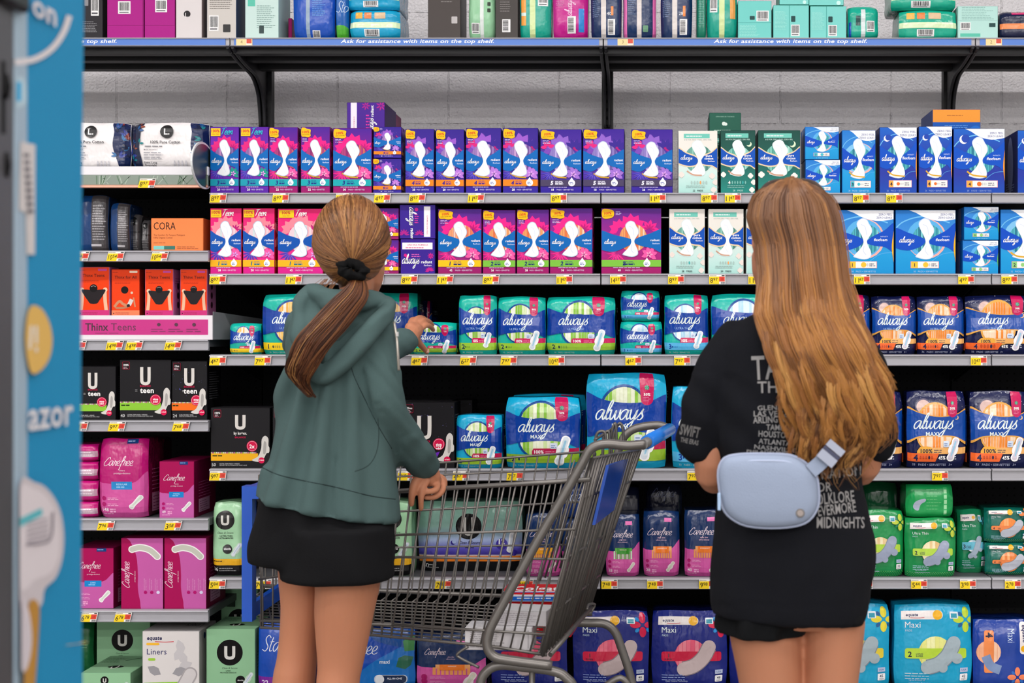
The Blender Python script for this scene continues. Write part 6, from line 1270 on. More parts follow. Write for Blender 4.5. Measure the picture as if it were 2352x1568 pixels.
def spline_n(P, n):
    out = []
    for i in range(len(P) - 1):
        a, b, c, d = P[max(i - 1, 0)], P[i], P[i + 1], P[min(i + 2, len(P) - 1)]
        for k in range(n):
            t = k / n; out.append([.5 * ((2 * q) + (r - p) * t + (2 * p - 5 * q + 4 * r - s_) * t * t + (3 * q - p - 3 * r + s_) * t ** 3) for p, q, r, s_ in zip(a, b, c, d)])
    out.append(list(P[-1])); return out
def pxloft(B, rows, Y, dep, tilt=None, n=28, pw=2.2, sub=3):
    """rows of (y px, centre px, half width px, depth half m, centre depth offset); a loft across the view at distance Y"""
    out = []
    for r in spline_n(rows, sub):
        py, cx, hw, dp, oy = r[:5]; tl = r[5] if len(r) > 5 else 0
        c = W(cx, py, Y); c.y += oy; out.append(ring(c, (hw * Y / F, 0, -tl * Y / F), (0, dp, 0), n, pw))
    B.loft(out)
def head(B, c, yaw, s=1.0):
    """skull, jaw, nose, lips, brow and ears, looking along yaw (0 = away from the camera, +Y)"""
    c = Vector(c); m = Matrix.Rotation(-yaw, 3, 'Z'); L = lambda x, y, z: c + m @ Vector((x * s, y * s, z * s))
    B.ball(c + m @ Vector((0, -.01, .02)) * s, .073 * s, .092 * s, .098 * s, -yaw)
    rows = []
    for z, w, d, y in ((-.02, .066, .075, .01), (-.06, .06, .062, .022), (-.09, .046, .046, .034), (-.112, .026, .03, .046), (-.12, .012, .014, .05)):
        rows.append(ring(L(0, y, z), m @ Vector((w * s, 0, 0)), m @ Vector((0, d * s, 0)), 16))
    B.loft(rows)
    B.tube([L(0, .083, .012), L(0, .098, -.02), L(0, .092, -.03)], [.007 * s, .012 * s, .01 * s], 8, 2)
    B.tube([L(-.02, .074, -.066), L(0, .082, -.064), L(.02, .074, -.066)], [.005 * s, .008 * s, .005 * s], 8, 2)
    B.tube([L(-.035, .07, .03), L(0, .082, .026), L(.035, .07, .03)], [.008 * s, .01 * s, .008 * s], 8, 2)
    for e in (-1, 1): B.tube([L(.074 * e, -.012, .012), L(.08 * e, -.018, -.005), L(.073 * e, -.008, -.034)], [.011 * s, .01 * s, .006 * s], 8, 2)
    return L
def facebits(L, parent, s, hair):
    for e in (-1, 1):
        mb = MB(); p = L(.03 * e, .073, .008); mb.tube([p, L(.03 * e, .0795, .008)], .011 * s, M('E8E4E0', 'plastic'), 12); mb.tube([L(.03 * e, .0795, .008), L(.03 * e, .081, .008)], .005 * s, M('3A2A1C', 'plastic'), 10); mb.build('eye', parent, -Vector(parent.location))
        mb = MB(); mb.tube([L(.015 * e, .085, .026), L(.032 * e, .08, .031), L(.046 * e, .068, .027)], .003 * s, hair, 6); mb.build('eyebrow', parent, -Vector(parent.location))
    mb = MB(); mb.tube([L(-.018, .08, -.066), L(0, .0885, -.065), L(.018, .08, -.066)], .004 * s, M('B4655C', 'skin'), 8); mb.build('lips', parent, -Vector(parent.location))
def child(mb, name, parent): return mb.build(name, parent, -Vector(parent.location))
HAIRM = {k: [M(c, 'hair') for c in v] for k, v in {'m': ('80522A', '946030', '643E20', 'AA743A', '4C2C14'), 'l': ('8A5A34', '9C6A3E', '6E4426', 'B4804A', '5C3A1E'), 'p': ('5C3219', '6E4022', '45240F', '82502B', '3A1C0C'),
          'r': ('6E472A', '7E5432', '5A361C', '96683E', '482A14'), 'e': ('945F2E', 'AA7338', '744820', 'BE8A4A', '553014')}.items()}
def strand(mb, P, r0, r1, mat, n=3):
    k = len(P); mb.tube(P, [r0 + (r1 - r0) * (i / (k - 1)) ** 2 for i in range(k)], mat, n, False)

# ------------------------------------------------------------ girl in the hoodie
GL = empty('person', (W(770, 1000, 3.52).x, 3.52, 0)); tag(GL, 'person in grey green hoodie and black shorts reaching for a small teal pack', 'person', 'shoppers seen from behind')
YL = 3.52; TH = math.radians(33)
B = Blob()
B.ball(W(806, 566, YL), .001, .001, .001)
L_ = head(B, W(812, 568, YL + .01), TH, 1.0)
pxloft(B, [(625, 822, 42, .05, .01), (680, 815, 36, .05, 0), (715, 800, 44, .06, -.01), (740, 790, 84, .07, 0), (780, 788, 100, .09, 0), (900, 778, 92, .1, 0), (1010, 762, 88, .085, 0), (1120, 752, 118, .105, 0), (1230, 745, 132, .115, 0), (1290, 745, 120, .1, 0)], YL, 0)
pxloft(B, [(1200, 690, 62, .085, .05), (1320, 684, 58, .08, .06), (1400, 684, 52, .07, .06), (1470, 676, 47.5, .062, .06), (1520, 670, 46, .058, .055), (1568, 664, 48.5, .062, .05), (1640, 660, 47, .06, .05), (1740, 658, 36, .045, .05), (1840, 656, 25, .032, .05), (1890, 655, 26, .036, .05)], YL, 0, pw=2)
pxloft(B, [(1200, 795, 80, .1, -.03), (1320, 805, 74, .09, -.03), (1400, 797, 67, .08, -.03), (1470, 792, 58, .066, -.03), (1520, 788, 51, .06, -.03), (1568, 783, 48, .06, -.035), (1650, 784, 49, .062, -.04), (1740, 786, 38, .046, -.04), (1840, 790, 26, .033, -.04), (1890, 790, 27, .036, -.04)], YL, 0, pw=2)
# right arm down to the cart rim
B.tube([W(855, 760, 3.5), W(866, 860, 3.46), W(885, 925, 3.47), W(930, 1010, 3.57), W(978, 1084, 3.68)], [.045, .04, .037, .031, .024], 12)
# left arm reaching across to the shelf
B.tube([W(705, 750, 3.6), W(730, 800, 3.78), W(800, 815, 3.95), W(880, 800, 4.1), W(930, 783, 4.2), W(945, 772, 4.235)], [.045, .038, .036, .031, .025, .024], 12)
# hand on the rim: palm over the wire, fingers curling under it
hR = lambda x, y, Y: W(x, y, Y)
B.tube([hR(982, 1078, 3.675), hR(992, 1094, 3.69), hR(999, 1102, 3.70)], [.024, .024, .018]); B.tube([hR(968, 1096, 3.66), hR(984, 1102, 3.675)], [.019, .019])
B.tube([hR(1005, 1098, 3.715), hR(1017, 1108, 3.72), hR(1015, 1128, 3.70), hR(998, 1141, 3.67), hR(978, 1142, 3.655)], [.0095, .009, .0085, .008, .007], 10)
B.tube([hR(996, 1102, 3.69), hR(1004, 1112, 3.685), hR(1000, 1125, 3.655), hR(982, 1129, 3.64), hR(964, 1128, 3.64)], [.0098, .0092, .0085, .008, .007], 10)
B.tube([hR(1006, 1092, 3.75), hR(1020, 1102, 3.755), hR(1020, 1122, 3.755), hR(1008, 1134, 3.74)], [.0085, .008, .0075, .007], 10)
B.tube([hR(980, 1104, 3.65), hR(970, 1122, 3.635), hR(967, 1146, 3.635), hR(967, 1168, 3.645)], [.0105, .009, .008, .007], 10)
B.tube([hR(964, 1092, 3.645), hR(952, 1112, 3.63), hR(946, 1136, 3.63), hR(945, 1158, 3.64)], [.014, .0115, .0095, .0075], 10)
# hand on the pack: back of the hand towards us, fingers over the top, thumb pressing the front
B.tube([hR(938, 772, 4.225), hR(948, 764, 4.25), hR(957, 758, 4.275)], [.021, .025, .021]); B.tube([hR(942, 752, 4.25), hR(958, 750, 4.29)], [.017, .016]); B.tube([hR(944, 780, 4.24), hR(956, 775, 4.27)], [.017, .014])
B.tube([hR(942, 745, 4.27), hR(946, 735, 4.31), hR(957, 733, 4.36), hR(966, 739, 4.41)], [.0095, .0088, .0082, .007], 10)
B.tube([hR(951, 743, 4.28), hR(959, 731, 4.31), hR(972, 731, 4.37), hR(981, 739, 4.43)], [.0098, .009, .0085, .0072], 10)
B.tube([hR(960, 747, 4.285), hR(971, 736, 4.31), hR(984, 738, 4.36), hR(993, 746, 4.42)], [.0098, .009, .0085, .0072], 10)
B.tube([hR(965, 756, 4.285), hR(978, 747, 4.30), hR(989, 750, 4.34), hR(995, 758, 4.38)], [.0095, .0088, .008, .0068], 10)
B.tube([hR(954, 773, 4.26), hR(962, 787, 4.29), hR(971, 797, 4.32), hR(981, 808, 4.345)], [.0135, .0108, .0095, .008], 10)
body = B.make('body', .0034, SKIN, GL, 2)
facebits(L_, body, 1, HAIRM['l'][4])
for p in (W(982, 806, 4.332),):
    mb = MB(); mb.box(p.x - .005, p.y - .0005, p.z - .006, p.x + .005, p.y + .003, p.z + .006, M('D9A99A', 'skin'), .002); mb.build('thumbnail', body)
# shorts
SH = M('141416', 'cloth'); B = Blob()
pxloft(B, [(1085, 748, 138, .115, 0), (1160, 745, 152, .13, 0), (1250, 742, 168, .14, 0), (1290, 741, 168, .13, .0)], YL, 0)
pxloft(B, [(1200, 660, 84, .11, .05, 0), (1250, 656, 88, .115, .06, 10), (1302, 656, 91, .115, .06, 14)], YL, 0)
pxloft(B, [(1200, 788, 118, .13, -.04), (1260, 788, 124, .135, -.04), (1322, 788, 126, .13, -.045)], YL, 0)
def shf(co, n): x = co.x * 60 + co.z * 8; return .003 * math.sin(x) * max(0, min(1, (1.05 - co.z) / .3)) + .002 * math.sin(co.z * 40 + co.x * 30)
shorts = B.make('shorts', .008, SH, GL, 3, shf)
# hoodie
HO = M('4C6160', 'cloth'); B = Blob()
pxloft(B, [(688, 800, 46, .06, 0), (705, 792, 92, .085, 0), (740, 785, 118, .11, .0), (800, 784, 126, .13, 0), (880, 784, 134, .135, 0), (960, 776, 138, .135, 0), (1040, 764, 148, .14, 0, 14), (1090, 757, 156, .145, 0, 24), (1130, 752, 161, .147, 0, 32), (1158, 749, 165, .149, 0, 33), (1168, 748, 165, .148, 0, 33)], YL, 0)
B.tube([W(852, 752, 3.5), W(858, 800, 3.47), W(866, 855, 3.445), W(884, 920, 3.45), W(912, 982, 3.51), W(948, 1036, 3.59), W(974, 1068, 3.655)], [.05, .056, .054, .051, .049, .046, .040], 14)
B.tube([W(705, 748, 3.6), W(700, 800, 3.72), W(760, 835, 3.9), W(840, 822, 4.05), W(900, 795, 4.14), W(925, 785, 4.18)], [.055, .055, .052, .048, .044, .043], 14)
def hof(co, n):
    zz = (1.32 - co.z) / .5; px = co.x * F / co.y + CX; py = CY + (CZ - co.z) * F / co.y; d = 0
    u = (px - 800) / (70 + max(0, py - 760) * .28)
    ax = 836 + max(0, py - 850) * .42
    if py > 770 and px < ax:
        s = math.sin(u * 12.5 + .9 + .5 * noise.noise(Vector((co.x * 5, 0, co.z * 3)))); d += (.015 if px < 770 else .007) * math.copysign(abs(s) ** .8, s) * min(1, (py - 770) / 140) * (1 if n.y < .3 else .4)
    if px > ax: s = math.sin((px * .8 - py * .75) * .075 + 1); d += .0045 * s * s * s * (1 if n.y < .5 else 0)
    if py > 1000 and px > ax + 20: d += .003 * math.sin((px + py * .7) * .1)
    return d + .003 * noise.noise(Vector(co) * 9)
hood = B.make('hoodie', .0075, HO, GL, 3, hof)
def surf(o):
    me = o.data; return BVHTree.FromPolygons([v.co for v in me.vertices], [p.vertices for p in me.polygons])
def cast(bv, px, py, lift=.001):
    d = (W(px, py, 3) - Vector((0, 0, CZ))).normalized(); h = bv.ray_cast(W(px, py, 2.3), d); return h[0] - d * lift if h[0] else None
bvh_ = surf(hood)
def seam(name, P, r, mat):
    q = [cast(bvh_, p.x, p.y, .0) for p in spline([(a, b, 0) for a, b in P], 8)]; q = [p for p in q if p]; mb = MB(); mb.tube(q, r, mat, 6); child(mb, name, GL)
SEAM = M('2C3A3A', 'cloth')
seam('waistband_seam', [(600, 1072), (640, 1090), (700, 1104), (770, 1118), (850, 1138), (908, 1146)], .0012, SEAM)
seam('pocket_seam', [(868, 960), (870, 1000), (864, 1040), (846, 1068), (815, 1082)], .0011, M('3A4A49', 'cloth'))
seam('sleeve_seam', [(800, 812), (812, 860), (836, 912), (870, 980), (900, 1030)], .0011, SEAM)
# hood lying on the back: a cloth pouch with a thick doubled rim
B = Blob()
yb = 3.385
B.tube([W(716, 668, 3.47), W(694, 700, 3.44), W(690, 760, 3.41), W(705, 820, yb), W(735, 862, yb - .018), W(775, 838, yb - .022), W(822, 792, yb - .018), W(866, 744, yb + .005), W(893, 716, 3.45), W(886, 694, 3.5)], [.02, .022, .024, .024, .024, .025, .025, .024, .022, .018], 12)
B.tube([W(740, 700, 3.47), W(735, 760, 3.445), W(742, 815, 3.425)], [.045, .05, .035], 12); B.tube([W(800, 705, 3.475), W(790, 745, 3.45), W(768, 800, 3.43)], [.045, .05, .035], 12); B.tube([W(850, 690, 3.5), W(848, 715, 3.475), W(815, 755, 3.455)], [.03, .035, .035], 12)
B.tube([W(722, 668, 3.46), W(760, 690, 3.41), W(820, 690, 3.42), W(868, 688, 3.48)], [.02, .03, .03, .022], 12)
def hdf(co, n):
    px = co.x * F / co.y + CX; py = CY + (CZ - co.z) * F / co.y; return .004 * math.sin((px * .75 + py) * .075) + .003 * noise.noise(Vector(co) * 22)
B.make('hood', .005, HO, GL, 3, hdf)
mb = MB(); mb.tube(spline([W(905, 740, 3.43), W(911, 775, 3.405), W(914, 815, 3.40), W(916, 850, 3.41)], 5), .0035, M('B9B2A8', 'metal'), 6); mb.box(W(911, 768, 3.4).x, 3.395, W(911, 772, 3.4).z, W(916, 768, 3.4).x, 3.402, W(911, 762, 3.4).z, M('C8C4C0', 'metal')); child(mb, 'zipper', GL)
for cx in (690 - 22, 790):
    mb = MB(); p = W(664 if cx < 700 else 790, 1890, YL + (.05 if cx < 700 else -.04))
    mb.grid([ring((p.x + .012, p.y + .05, .0), (.042, 0, 0), (0, .125, 0), 20, 2.4), ring((p.x + .012, p.y + .05, .03), (.045, 0, 0), (0, .125, 0), 20, 2.4), ring((p.x + .01, p.y + .03, .06), (.038, 0, 0), (0, .09, 0), 20), ring((p.x + .004, p.y, .095), (.034, 0, 0), (0, .045, 0), 20)], M('E4E2DE', 'plastic'), True, True, True); child(mb, 'sneaker', GL)
# hair: a smooth cap drawn back into a low ponytail
HC = W(808, 562, YL - .012); HR = (.094, .108, .123); TIE = W(812, 622, YL - .115)
def hs(d, k=1.0):  # point of the hair cap in direction d
    d = d.normalized(); p = Vector((d.x * HR[0], d.y * HR[1], d.z * HR[2])) * k
    if p.z < 0: p.x *= 1 + p.z * 1.4; p.z *= .84
    return HC + p
tdir = Vector(((TIE.x - HC.x) / HR[0], (TIE.y - HC.y) / HR[1], (TIE.z - HC.z) / HR[2])).normalized()
B = Blob(); B.loft([[hs(Vector((math.sin(PI * i / 16) * math.cos(2 * PI * k / 24), math.sin(PI * i / 16) * math.sin(2 * PI * k / 24), -math.cos(PI * i / 16))), .955) for k in range(24)] for i in range(1, 16)]); pxloft(B, [(600, 812, 44, .06, 0), (640, 814, 38, .05, 0), (668, 814, 32, .04, 0)], YL, 0)
fw = Vector((math.sin(TH), math.cos(TH), 0))
cap = B.make('hair', .006, HAIRM['l'][4], GL, 4, cut=lambda co: (co - HC).dot(fw) > .045 and co.z < HC.z + .05)
mb = MB(); rr = random.Random(11)
for i in range(4600):
    lock = i // 6; q = random.Random(lock); 
    az = q.uniform(0, 2 * PI) + rr.gauss(0, .03); el = q.uniform(.5, 1.75) + rr.gauss(0, .03)
    side = tdir.orthogonal().normalized(); up = tdir.cross(side)
    s0 = (side * math.cos(az) + up * math.sin(az)) * math.sin(PI - .6 - el * .0) if False else side * math.cos(az) + up * math.sin(az)
    th = q.uniform(.35, 2.5) + rr.gauss(0, .05); lift = q.uniform(.985, 1.02) + rr.uniform(-.004, .004); sw = q.gauss(0, .05); P = []
    for k in range(11):
        t = th * (1 - k / 10) + .10; d = tdir * math.cos(t) + s0 * math.sin(t); d += side * sw * math.sin(t * 2); pt = hs(d, lift)
        P.append(pt)
    if (P[0] - HC).dot(fw) > .05 and P[0].z < HC.z + .045: 
        P = [p for p in P if not ((p - HC).dot(fw) > .05 and p.z < HC.z + .045)]
    if len(P) < 4: continue
    P.append(TIE + (P[-1] - TIE) * .45)
    strand(mb, P, .0009, .0008, HAIRM['l'][q.choice((0, 0, 1, 1, 2, 3, 4))])
mb.build('hair_strands', cap)
mb = MB(); pony = [W(826, 634, 3.40), W(822, 668, 3.375), W(795, 702, 3.355), W(762, 740, 3.335), W(722, 785, 3.32), W(696, 830, 3.315), W(684, 868, 3.32), W(712, 908, 3.335)]
PW = [14, 28, 34, 37, 38, 34, 28, 18]
PS = spline(pony, 6)
for i in range(2600):
    q = random.Random(900 + i // 5); a = q.uniform(0, 2 * PI); rad = math.sqrt(q.random()); P = []; end = q.uniform(.72, 1.0); ph = q.uniform(0, 6)
    a += rr.gauss(0, .12); rad += rr.gauss(0, .04)
    for k in range(15):
        t = k / 14 * end * 7; j = min(int(t), 6); f = t - j; t6 = t * 6; j6 = min(int(t6), 41); c = PS[j6].lerp(PS[j6 + 1], t6 - j6); w = (PW[j] * (1 - f) + PW[j + 1] * f) * 3.37 / F
        o = Vector((math.cos(a) * .85, math.sin(a) * .6, -math.cos(a) * .45)) * rad * w
        o.x += .004 * math.sin(k * .7 + ph) * (k / 14); P.append(c + o)
    s_ = spline(P, 2); strand(mb, s_, .0009, .0004, HAIRM['p' if q.random() < .97 else 'l'][q.choice((0, 0, 1, 2, 3, 4))])
pt = mb.build('ponytail', GL, -Vector(GL.location))
B = Blob(); B.tube(pony, [w * .45 * 3.37 / F for w in PW], 12); B.make('ponytail_core', .006, HAIRM['p'][2], pt, 2).location = (0, 0, 0)
mb = MB()   # flyaway wisps at the nape
for i in range(26):
    x = rr.uniform(718, 760); P = [W(x + 20, 640, 3.46), W(x + rr.uniform(-15, 8), 665, 3.44), W(x + rr.uniform(-28, 0), 672 + rr.uniform(0, 26), 3.43)]; strand(mb, spline(P, 4), .0006, .0003, HAIRM['l'][0])
mb.build('hair_wisps', cap)
# scrunchie
mb = MB(); c0 = Vector((TIE.x + .0, TIE.y - .005, TIE.z + .002)); rows = []
for k in range(37):
    a = 2 * PI * k / 36; rad = .022 + .002 * math.sin(a * 5); R_ = .0135 + .002 * math.sin(a * 7 + 1)
    cen = c0 + Vector((math.cos(a) * rad * 1.12, math.sin(a) * .012 - .004, math.sin(a) * rad * .62 + math.cos(a) * -.006)); t = Vector((-math.sin(a), 0, math.cos(a))); n = Vector((math.cos(a), 0, math.sin(a)))
    rows.append([cen + (n * math.cos(b) + Vector((0, 1, 0)) * math.sin(b) * 1.3) * R_ * (1 + .12 * math.sin(4 * b + k)) for b in [2 * PI * j / 12 for j in range(12)]])
mb.grid(rows, M('0B0B0C', 'cloth'), True, True); child(mb, 'scrunchie', GL)

# ------------------------------------------------------------ long haired girl in the black shirt
YR = 3.0
GR = empty('person', (W(1812, 1000, YR).x, YR, 0)); tag(GR, 'person with long golden brown hair in oversized black shirt, seen from behind', 'person', 'shoppers seen from behind')
B = Blob(); TR = math.radians(-24)
LR = head(B, W(1803, 560, YR + .04), TR, 1.0)
pxloft(B, [(600, 1815, 48, .055, .02), (690, 1812, 44, .055, .01), (750, 1812, 60, .06, 0), (785, 1812, 120, .07, 0), (840, 1812, 135, .08, 0), (980, 1812, 130, .09, 0), (1100, 1814, 125, .085, 0), (1250, 1818, 160, .11, 0), (1380, 1818, 160, .11, 0), (1430, 1815, 145, .1, 0)], YR, 0)
pxloft(B, [(1360, 1752, 86, .1, 0), (1450, 1758, 84, .095, 0), (1568, 1770, 73, .08, 0), (1700, 1778, 62, .068, 0), (1790, 1778, 55, .06, 0), (1900, 1778, 60, .068, 0), (2000, 1778, 44, .05, 0), (2090, 1780, 31, .038, 0)], YR, 0, pw=2)
pxloft(B, [(1360, 1900, 80, .1, 0), (1430, 1911, 75, .095, 0), (1568, 1906, 64, .08, 0), (1700, 1900, 58, .068, 0), (1790, 1898, 52, .06, 0), (1900, 1898, 58, .068, 0), (2000, 1898, 43, .05, 0), (2090, 1898, 31, .038, 0)], YR, 0, pw=2)
for s_, sh, el, wr in ((-1, (1690, 830), (1634, 1088), (1720, 1090)), (1, (1950, 830), (1985, 1068), (1900, 1090))):
    e = W(*el, YR - .0); sx = W(*sh, YR); B.tube([sx, sx.lerp(e, .5) + Vector((-.01 * -s_, 0, 0)), e, e.lerp(W(*wr, YR + .2), .5), W(*wr, YR + .21)], [.048, .042, .036, .032, .026], 12)
    w = W(*wr, YR + .21); 
    B.tube([w, w + Vector((-.03 * s_ * -1 * -1, .035, .01))], [.026, .028]); kx = -s_
    for f in range(4): b0 = w + Vector((kx * .02, .05, .024 - .016 * f)); B.tube([b0, b0 + Vector((kx * .012, .03, .0)), b0 + Vector((kx * .03, .045, .0)), b0 + Vector((kx * .045, .035, 0))], [.01, .0095, .009, .0075], 8)
    b0 = w + Vector((kx * .012, .03, .03)); B.tube([b0, b0 + Vector((kx * .018, .02, .02)), b0 + Vector((kx * .03, .04, .025))], [.012, .0105, .0085], 8)
SKIN2 = M('B87C5E', 'skin')
bodyR = B.make('body', .0055, SKIN2, GR, 3); facebits(LR, bodyR, 1.0, HAIRM['r'][4])
# ruffled shorts
B = Blob(); pxloft(B, [(1300, 1815, 168, .13, 0), (1380, 1815, 165, .135, 0), (1415, 1812, 160, .13, 0)], YR, 0)
pxloft(B, [(1370, 1748, 98, .12, 0), (1410, 1748, 100, .125, 0), (1446, 1745, 100, .125, 0)], YR, 0); pxloft(B, [(1370, 1900, 84, .12, 0), (1400, 1906, 82, .12, 0), (1418, 1908, 80, .12, 0)], YR, 0)
B.make('shorts', .007, M('101113', 'cloth'), GR, 2, lambda co, n: (.007 * math.sin(co.x * 110) + .004 * math.sin(co.x * 61 + 1)) * max(0, min(1, (.74 - co.z) / .05)))
# oversized shirt
TS = M('131419', 'cloth'); B = Blob()
pxloft(B, [(712, 1815, 60, .07, 0), (728, 1815, 100, .08, 0), (752, 1815, 140, .095, 0), (790, 1815, 168, .12, 0), (880, 1815, 172, .14, 0), (980, 1813, 168, .145, 0), (1080, 1811, 163, .14, 0), (1180, 1817, 176, .145, 0), (1270, 1821, 190, .155, 0), (1350, 1816, 188, .155, 0), (1398, 1814, 182, .15, 0, 8), (1410, 1813, 180, .148, 0, 10)], YR, 0)
B.tube([W(1692, 782, YR), W(1655, 850, YR - .01), W(1625, 940, YR - .01), W(1606, 1018, YR - .0)], [.05, .056, .054, .052], 14)
B.tube([W(1945, 782, YR), W(1978, 850, YR - .01), W(1995, 940, YR - .01), W(2004, 1018, YR - .0)], [.05, .056, .054, .052], 14)
def tsf(co, n):
    px = co.x * F / co.y + CX; py = CY + (CZ - co.z) * F / co.y; d = .006 * noise.noise(Vector((co.x * 7, co.y * 7, co.z * 5))) + .003 * noise.noise(Vector(co) * 19)
    if py > 1200: d += .005 * math.sin(px * .045 + (py - 1200) * .01) * min(1, (py - 1200) / 150)
    if 860 < py < 1060: d += .003 * math.sin((px - py) * .06)
    if 1386 < py < 1394: d -= .0015
    return d
shirt = B.make('shirt', .0075, TS, GR, 3, tsf)
# printed words on the back and the sleeve, projected on to the cloth
me = shirt.data; bv = BVHTree.FromPolygons([v.co for v in me.vertices], [p.vertices for p in me.polygons])
pm = MB(); PRN = M('8F8D8C', 'matte'); 
def sprint(t, px, py, wpx, hpx, rot=0, bold=.02, mat=PRN):
    vs, fs, x0, x1 = textgeo(t, bold, 0); kx = wpx / (x1 - x0); ky = hpx / .72; c, s = math.cos(rot), math.sin(rot)
    V = []
    for a, b in vs:
        a = (a - x0) * kx; b *= ky; x = px + a * c - b * s; y = py - (a * s + b * c)
        o = Vector((0, 0, CZ)); d = (W(x, y, 3) - o).normalized(); hit = bv.ray_cast(W(x, y, 2.5), d)
        V.append(hit[0] - d * .0012 if hit[0] else None)
    for f in fs:
        if all(V[i] is not None for i in f): pm.poly([V[i] for i in f], mat)
P2 = M('6E6C6B', 'matte')
for tx, x, y, w, h, rt in (('TA', 1728, 872, 66, 56, .05), ('YLOR', 1798, 868, 130, 56, -.02), ('TH', 1740, 902, 46, 27, .02), ('E ERAS', 1792, 902, 120, 27, 0), ('GLENDALE', 1740, 942, 90, 11, .03), ('LAS VEGAS', 1731, 956, 90, 13, 0), ('ARLINGTON', 1730, 972, 92, 15, .04), ('TAMPA', 1760, 987, 50, 13, -.02),
        ('HOUSTON', 1742, 1002, 74, 14, -.06), ('ATLANTA', 1742, 1018, 74, 12, -.08), ('NASHVILLE', 1732, 1030, 96, 10, -.1), ('PHILADELPHIA', 1715, 1038, 100, 6, -.05),
        ('NATION', 1888, 1100, 92, 22, .1), ('FOR', 1866, 1130, 45, 22, .05), ('FOLKLORE', 1868, 1160, 96, 26, .1), ('EVERMORE', 1880, 1185, 88, 24, .12), ('MIDNIGHTS', 1876, 1212, 110, 26, .0)):
    sprint(tx, x, y, w, h, rt, .012)
sprint('SWIFT', 1560, 996, 46, 24, -.2, .03, P2); sprint('THE ERAS', 1562, 1014, 42, 11, -.2, .02, P2)
pm.build('printed_words', shirt)
# long wavy hair
hrow = [(402, 1818, 24, .02), (412, 1818, 62, .05), (440, 1818, 90, .085), (500, 1823, 108, .105), (560, 1838, 103, .11), (640, 1846, 105, .1), (720, 1854, 122, .075), (800, 1884, 128, .06), (880, 1914, 126, .055), (950, 1926, 124, .05), (1010, 1926, 112, .04), (1070, 1905, 76, .02)]
YC = [3.03, 3.03, 3.03, 3.02, 3.01, 2.96, 2.90, 2.855, 2.845, 2.845, 2.845, 2.845]
def hr(py):
    for i in range(len(hrow) - 1):
        if py <= hrow[i + 1][0] or i == len(hrow) - 2:
            f = max(0, min(1, (py - hrow[i][0]) / (hrow[i + 1][0] - hrow[i][0]))); a = [p * (1 - f) + q * f for p, q in zip(hrow[i], hrow[i + 1])]; return a[1], a[2], a[3], YC[i] * (1 - f) + YC[i + 1] * f
B = Blob(); rows = []
for py in (408, 415, 430, 450, 480, 520, 560, 620, 680, 740, 800, 860, 900, 940):
    cx, hw, dp, yc = hr(py); k = .93 if py < 700 else .93 - (py - 700) / 240 * .25; c = W(cx, py + 4, yc); rows.append(ring(c, (hw * k * 3 / F, 0, 0), (0, dp * k, 0), 28, 2.1))
B.loft(rows)
fr2 = Vector((math.sin(TR), math.cos(TR), 0)); HC2 = W(1822, 520, YR + .03)
hairR = B.make('hair', .007, M('341E0E', 'hair'), GR, 4, cut=lambda co: (co - HC2).dot(fr2) > .05 and HC2.z - .3 < co.z < HC2.z + .05 and co.y > 3.06)  # core coloured extra dark, painting shade into the gaps between locks
mb = MB(); mb2 = MB()
for i in range(5200):
    lk = i // 24; q = random.Random(5000 + lk); g = random.Random(i)
    a0 = q.uniform(-1.25, 1.25); ph = 3.5 * a0 + q.gauss(0, .5); wl = q.gauss(205, 10); am = q.uniform(8, 15); end = min(1072, q.gauss(1012, 48)); q_lay = lay = q.uniform(.88, 1.07)
    if abs(a0) > 1.0: end = q.uniform(900, 1040)
    py0 = 404 + 18 * a0 * a0 + q.uniform(0, 25); da = g.gauss(0, .06); a = a0 + da; jit = g.gauss(0, 1.4); ph += g.gauss(0, .06); lay += g.gauss(0, .008); end += g.gauss(0, 24); P = []
    py = py0; 
    while py <= end:
        cx, hw, dp, yc = hr(py); u = a * min(1.0, .35 + (py - 400) / 90) if py < 460 else a
        w = max(0, py - 600) / 400; u -= da * .6 * min(1, w * 1.2); s_ = math.sin(u); co = math.cos(u)
        x = cx + hw * s_ * lay + jit + am * w * math.sin(2 * PI * py / wl + ph) * (1 + w * .5)
        if py > end - 60: x += ((py - end + 60) / 60) ** 2 * 16 * math.sin(ph * 2 + lk)
        y = yc - dp * co * lay - .008 * w * math.cos(2 * PI * py / wl + ph + 1) ; P.append(W(x, py, y)); py += 16
    if len(P) < 5: continue
    ci = q.choice((2, 4, 4, 0)) if q_lay < .95 else q.choice((0, 0, 1, 1, 3, 2)); n_ = len(P); k = max(2, int(n_ * min(.5, max(.1, .28 + g.gauss(0, .07))))); k2 = min(n_ - 2, max(k + 2, int(n_ * (.55 + g.gauss(0, .08)))))  # inner locks take darker tones, depth shading painted into the hair colour
    strand(mb, P[:k + 1], .0014, .0014, HAIRM['r'][ci]); strand(mb, P[k:k2 + 1], .0014, .0014, HAIRM['m'][ci]); strand(mb2, P[k2:], .0013, .0003, HAIRM['e'][ci])
mb.build('hair_strands', hairR); mb2.build('hair_ends', hairR)
for x, Yo in ((1778, 0), (1898, 0)):
    mb = MB(); p = W(x, 2090, YR)
    mb.grid([ring((p.x, p.y + .05, .0), (.042, 0, 0), (0, .125, 0), 20, 2.4), ring((p.x, p.y + .05, .03), (.045, 0, 0), (0, .125, 0), 20, 2.4), ring((p.x, p.y + .03, .06), (.038, 0, 0), (0, .09, 0), 20), ring((p.x, p.y, .095), (.034, 0, 0), (0, .045, 0), 20)], M('E4E2DE', 'plastic'), True, True, True); child(mb, 'sneaker', GR)
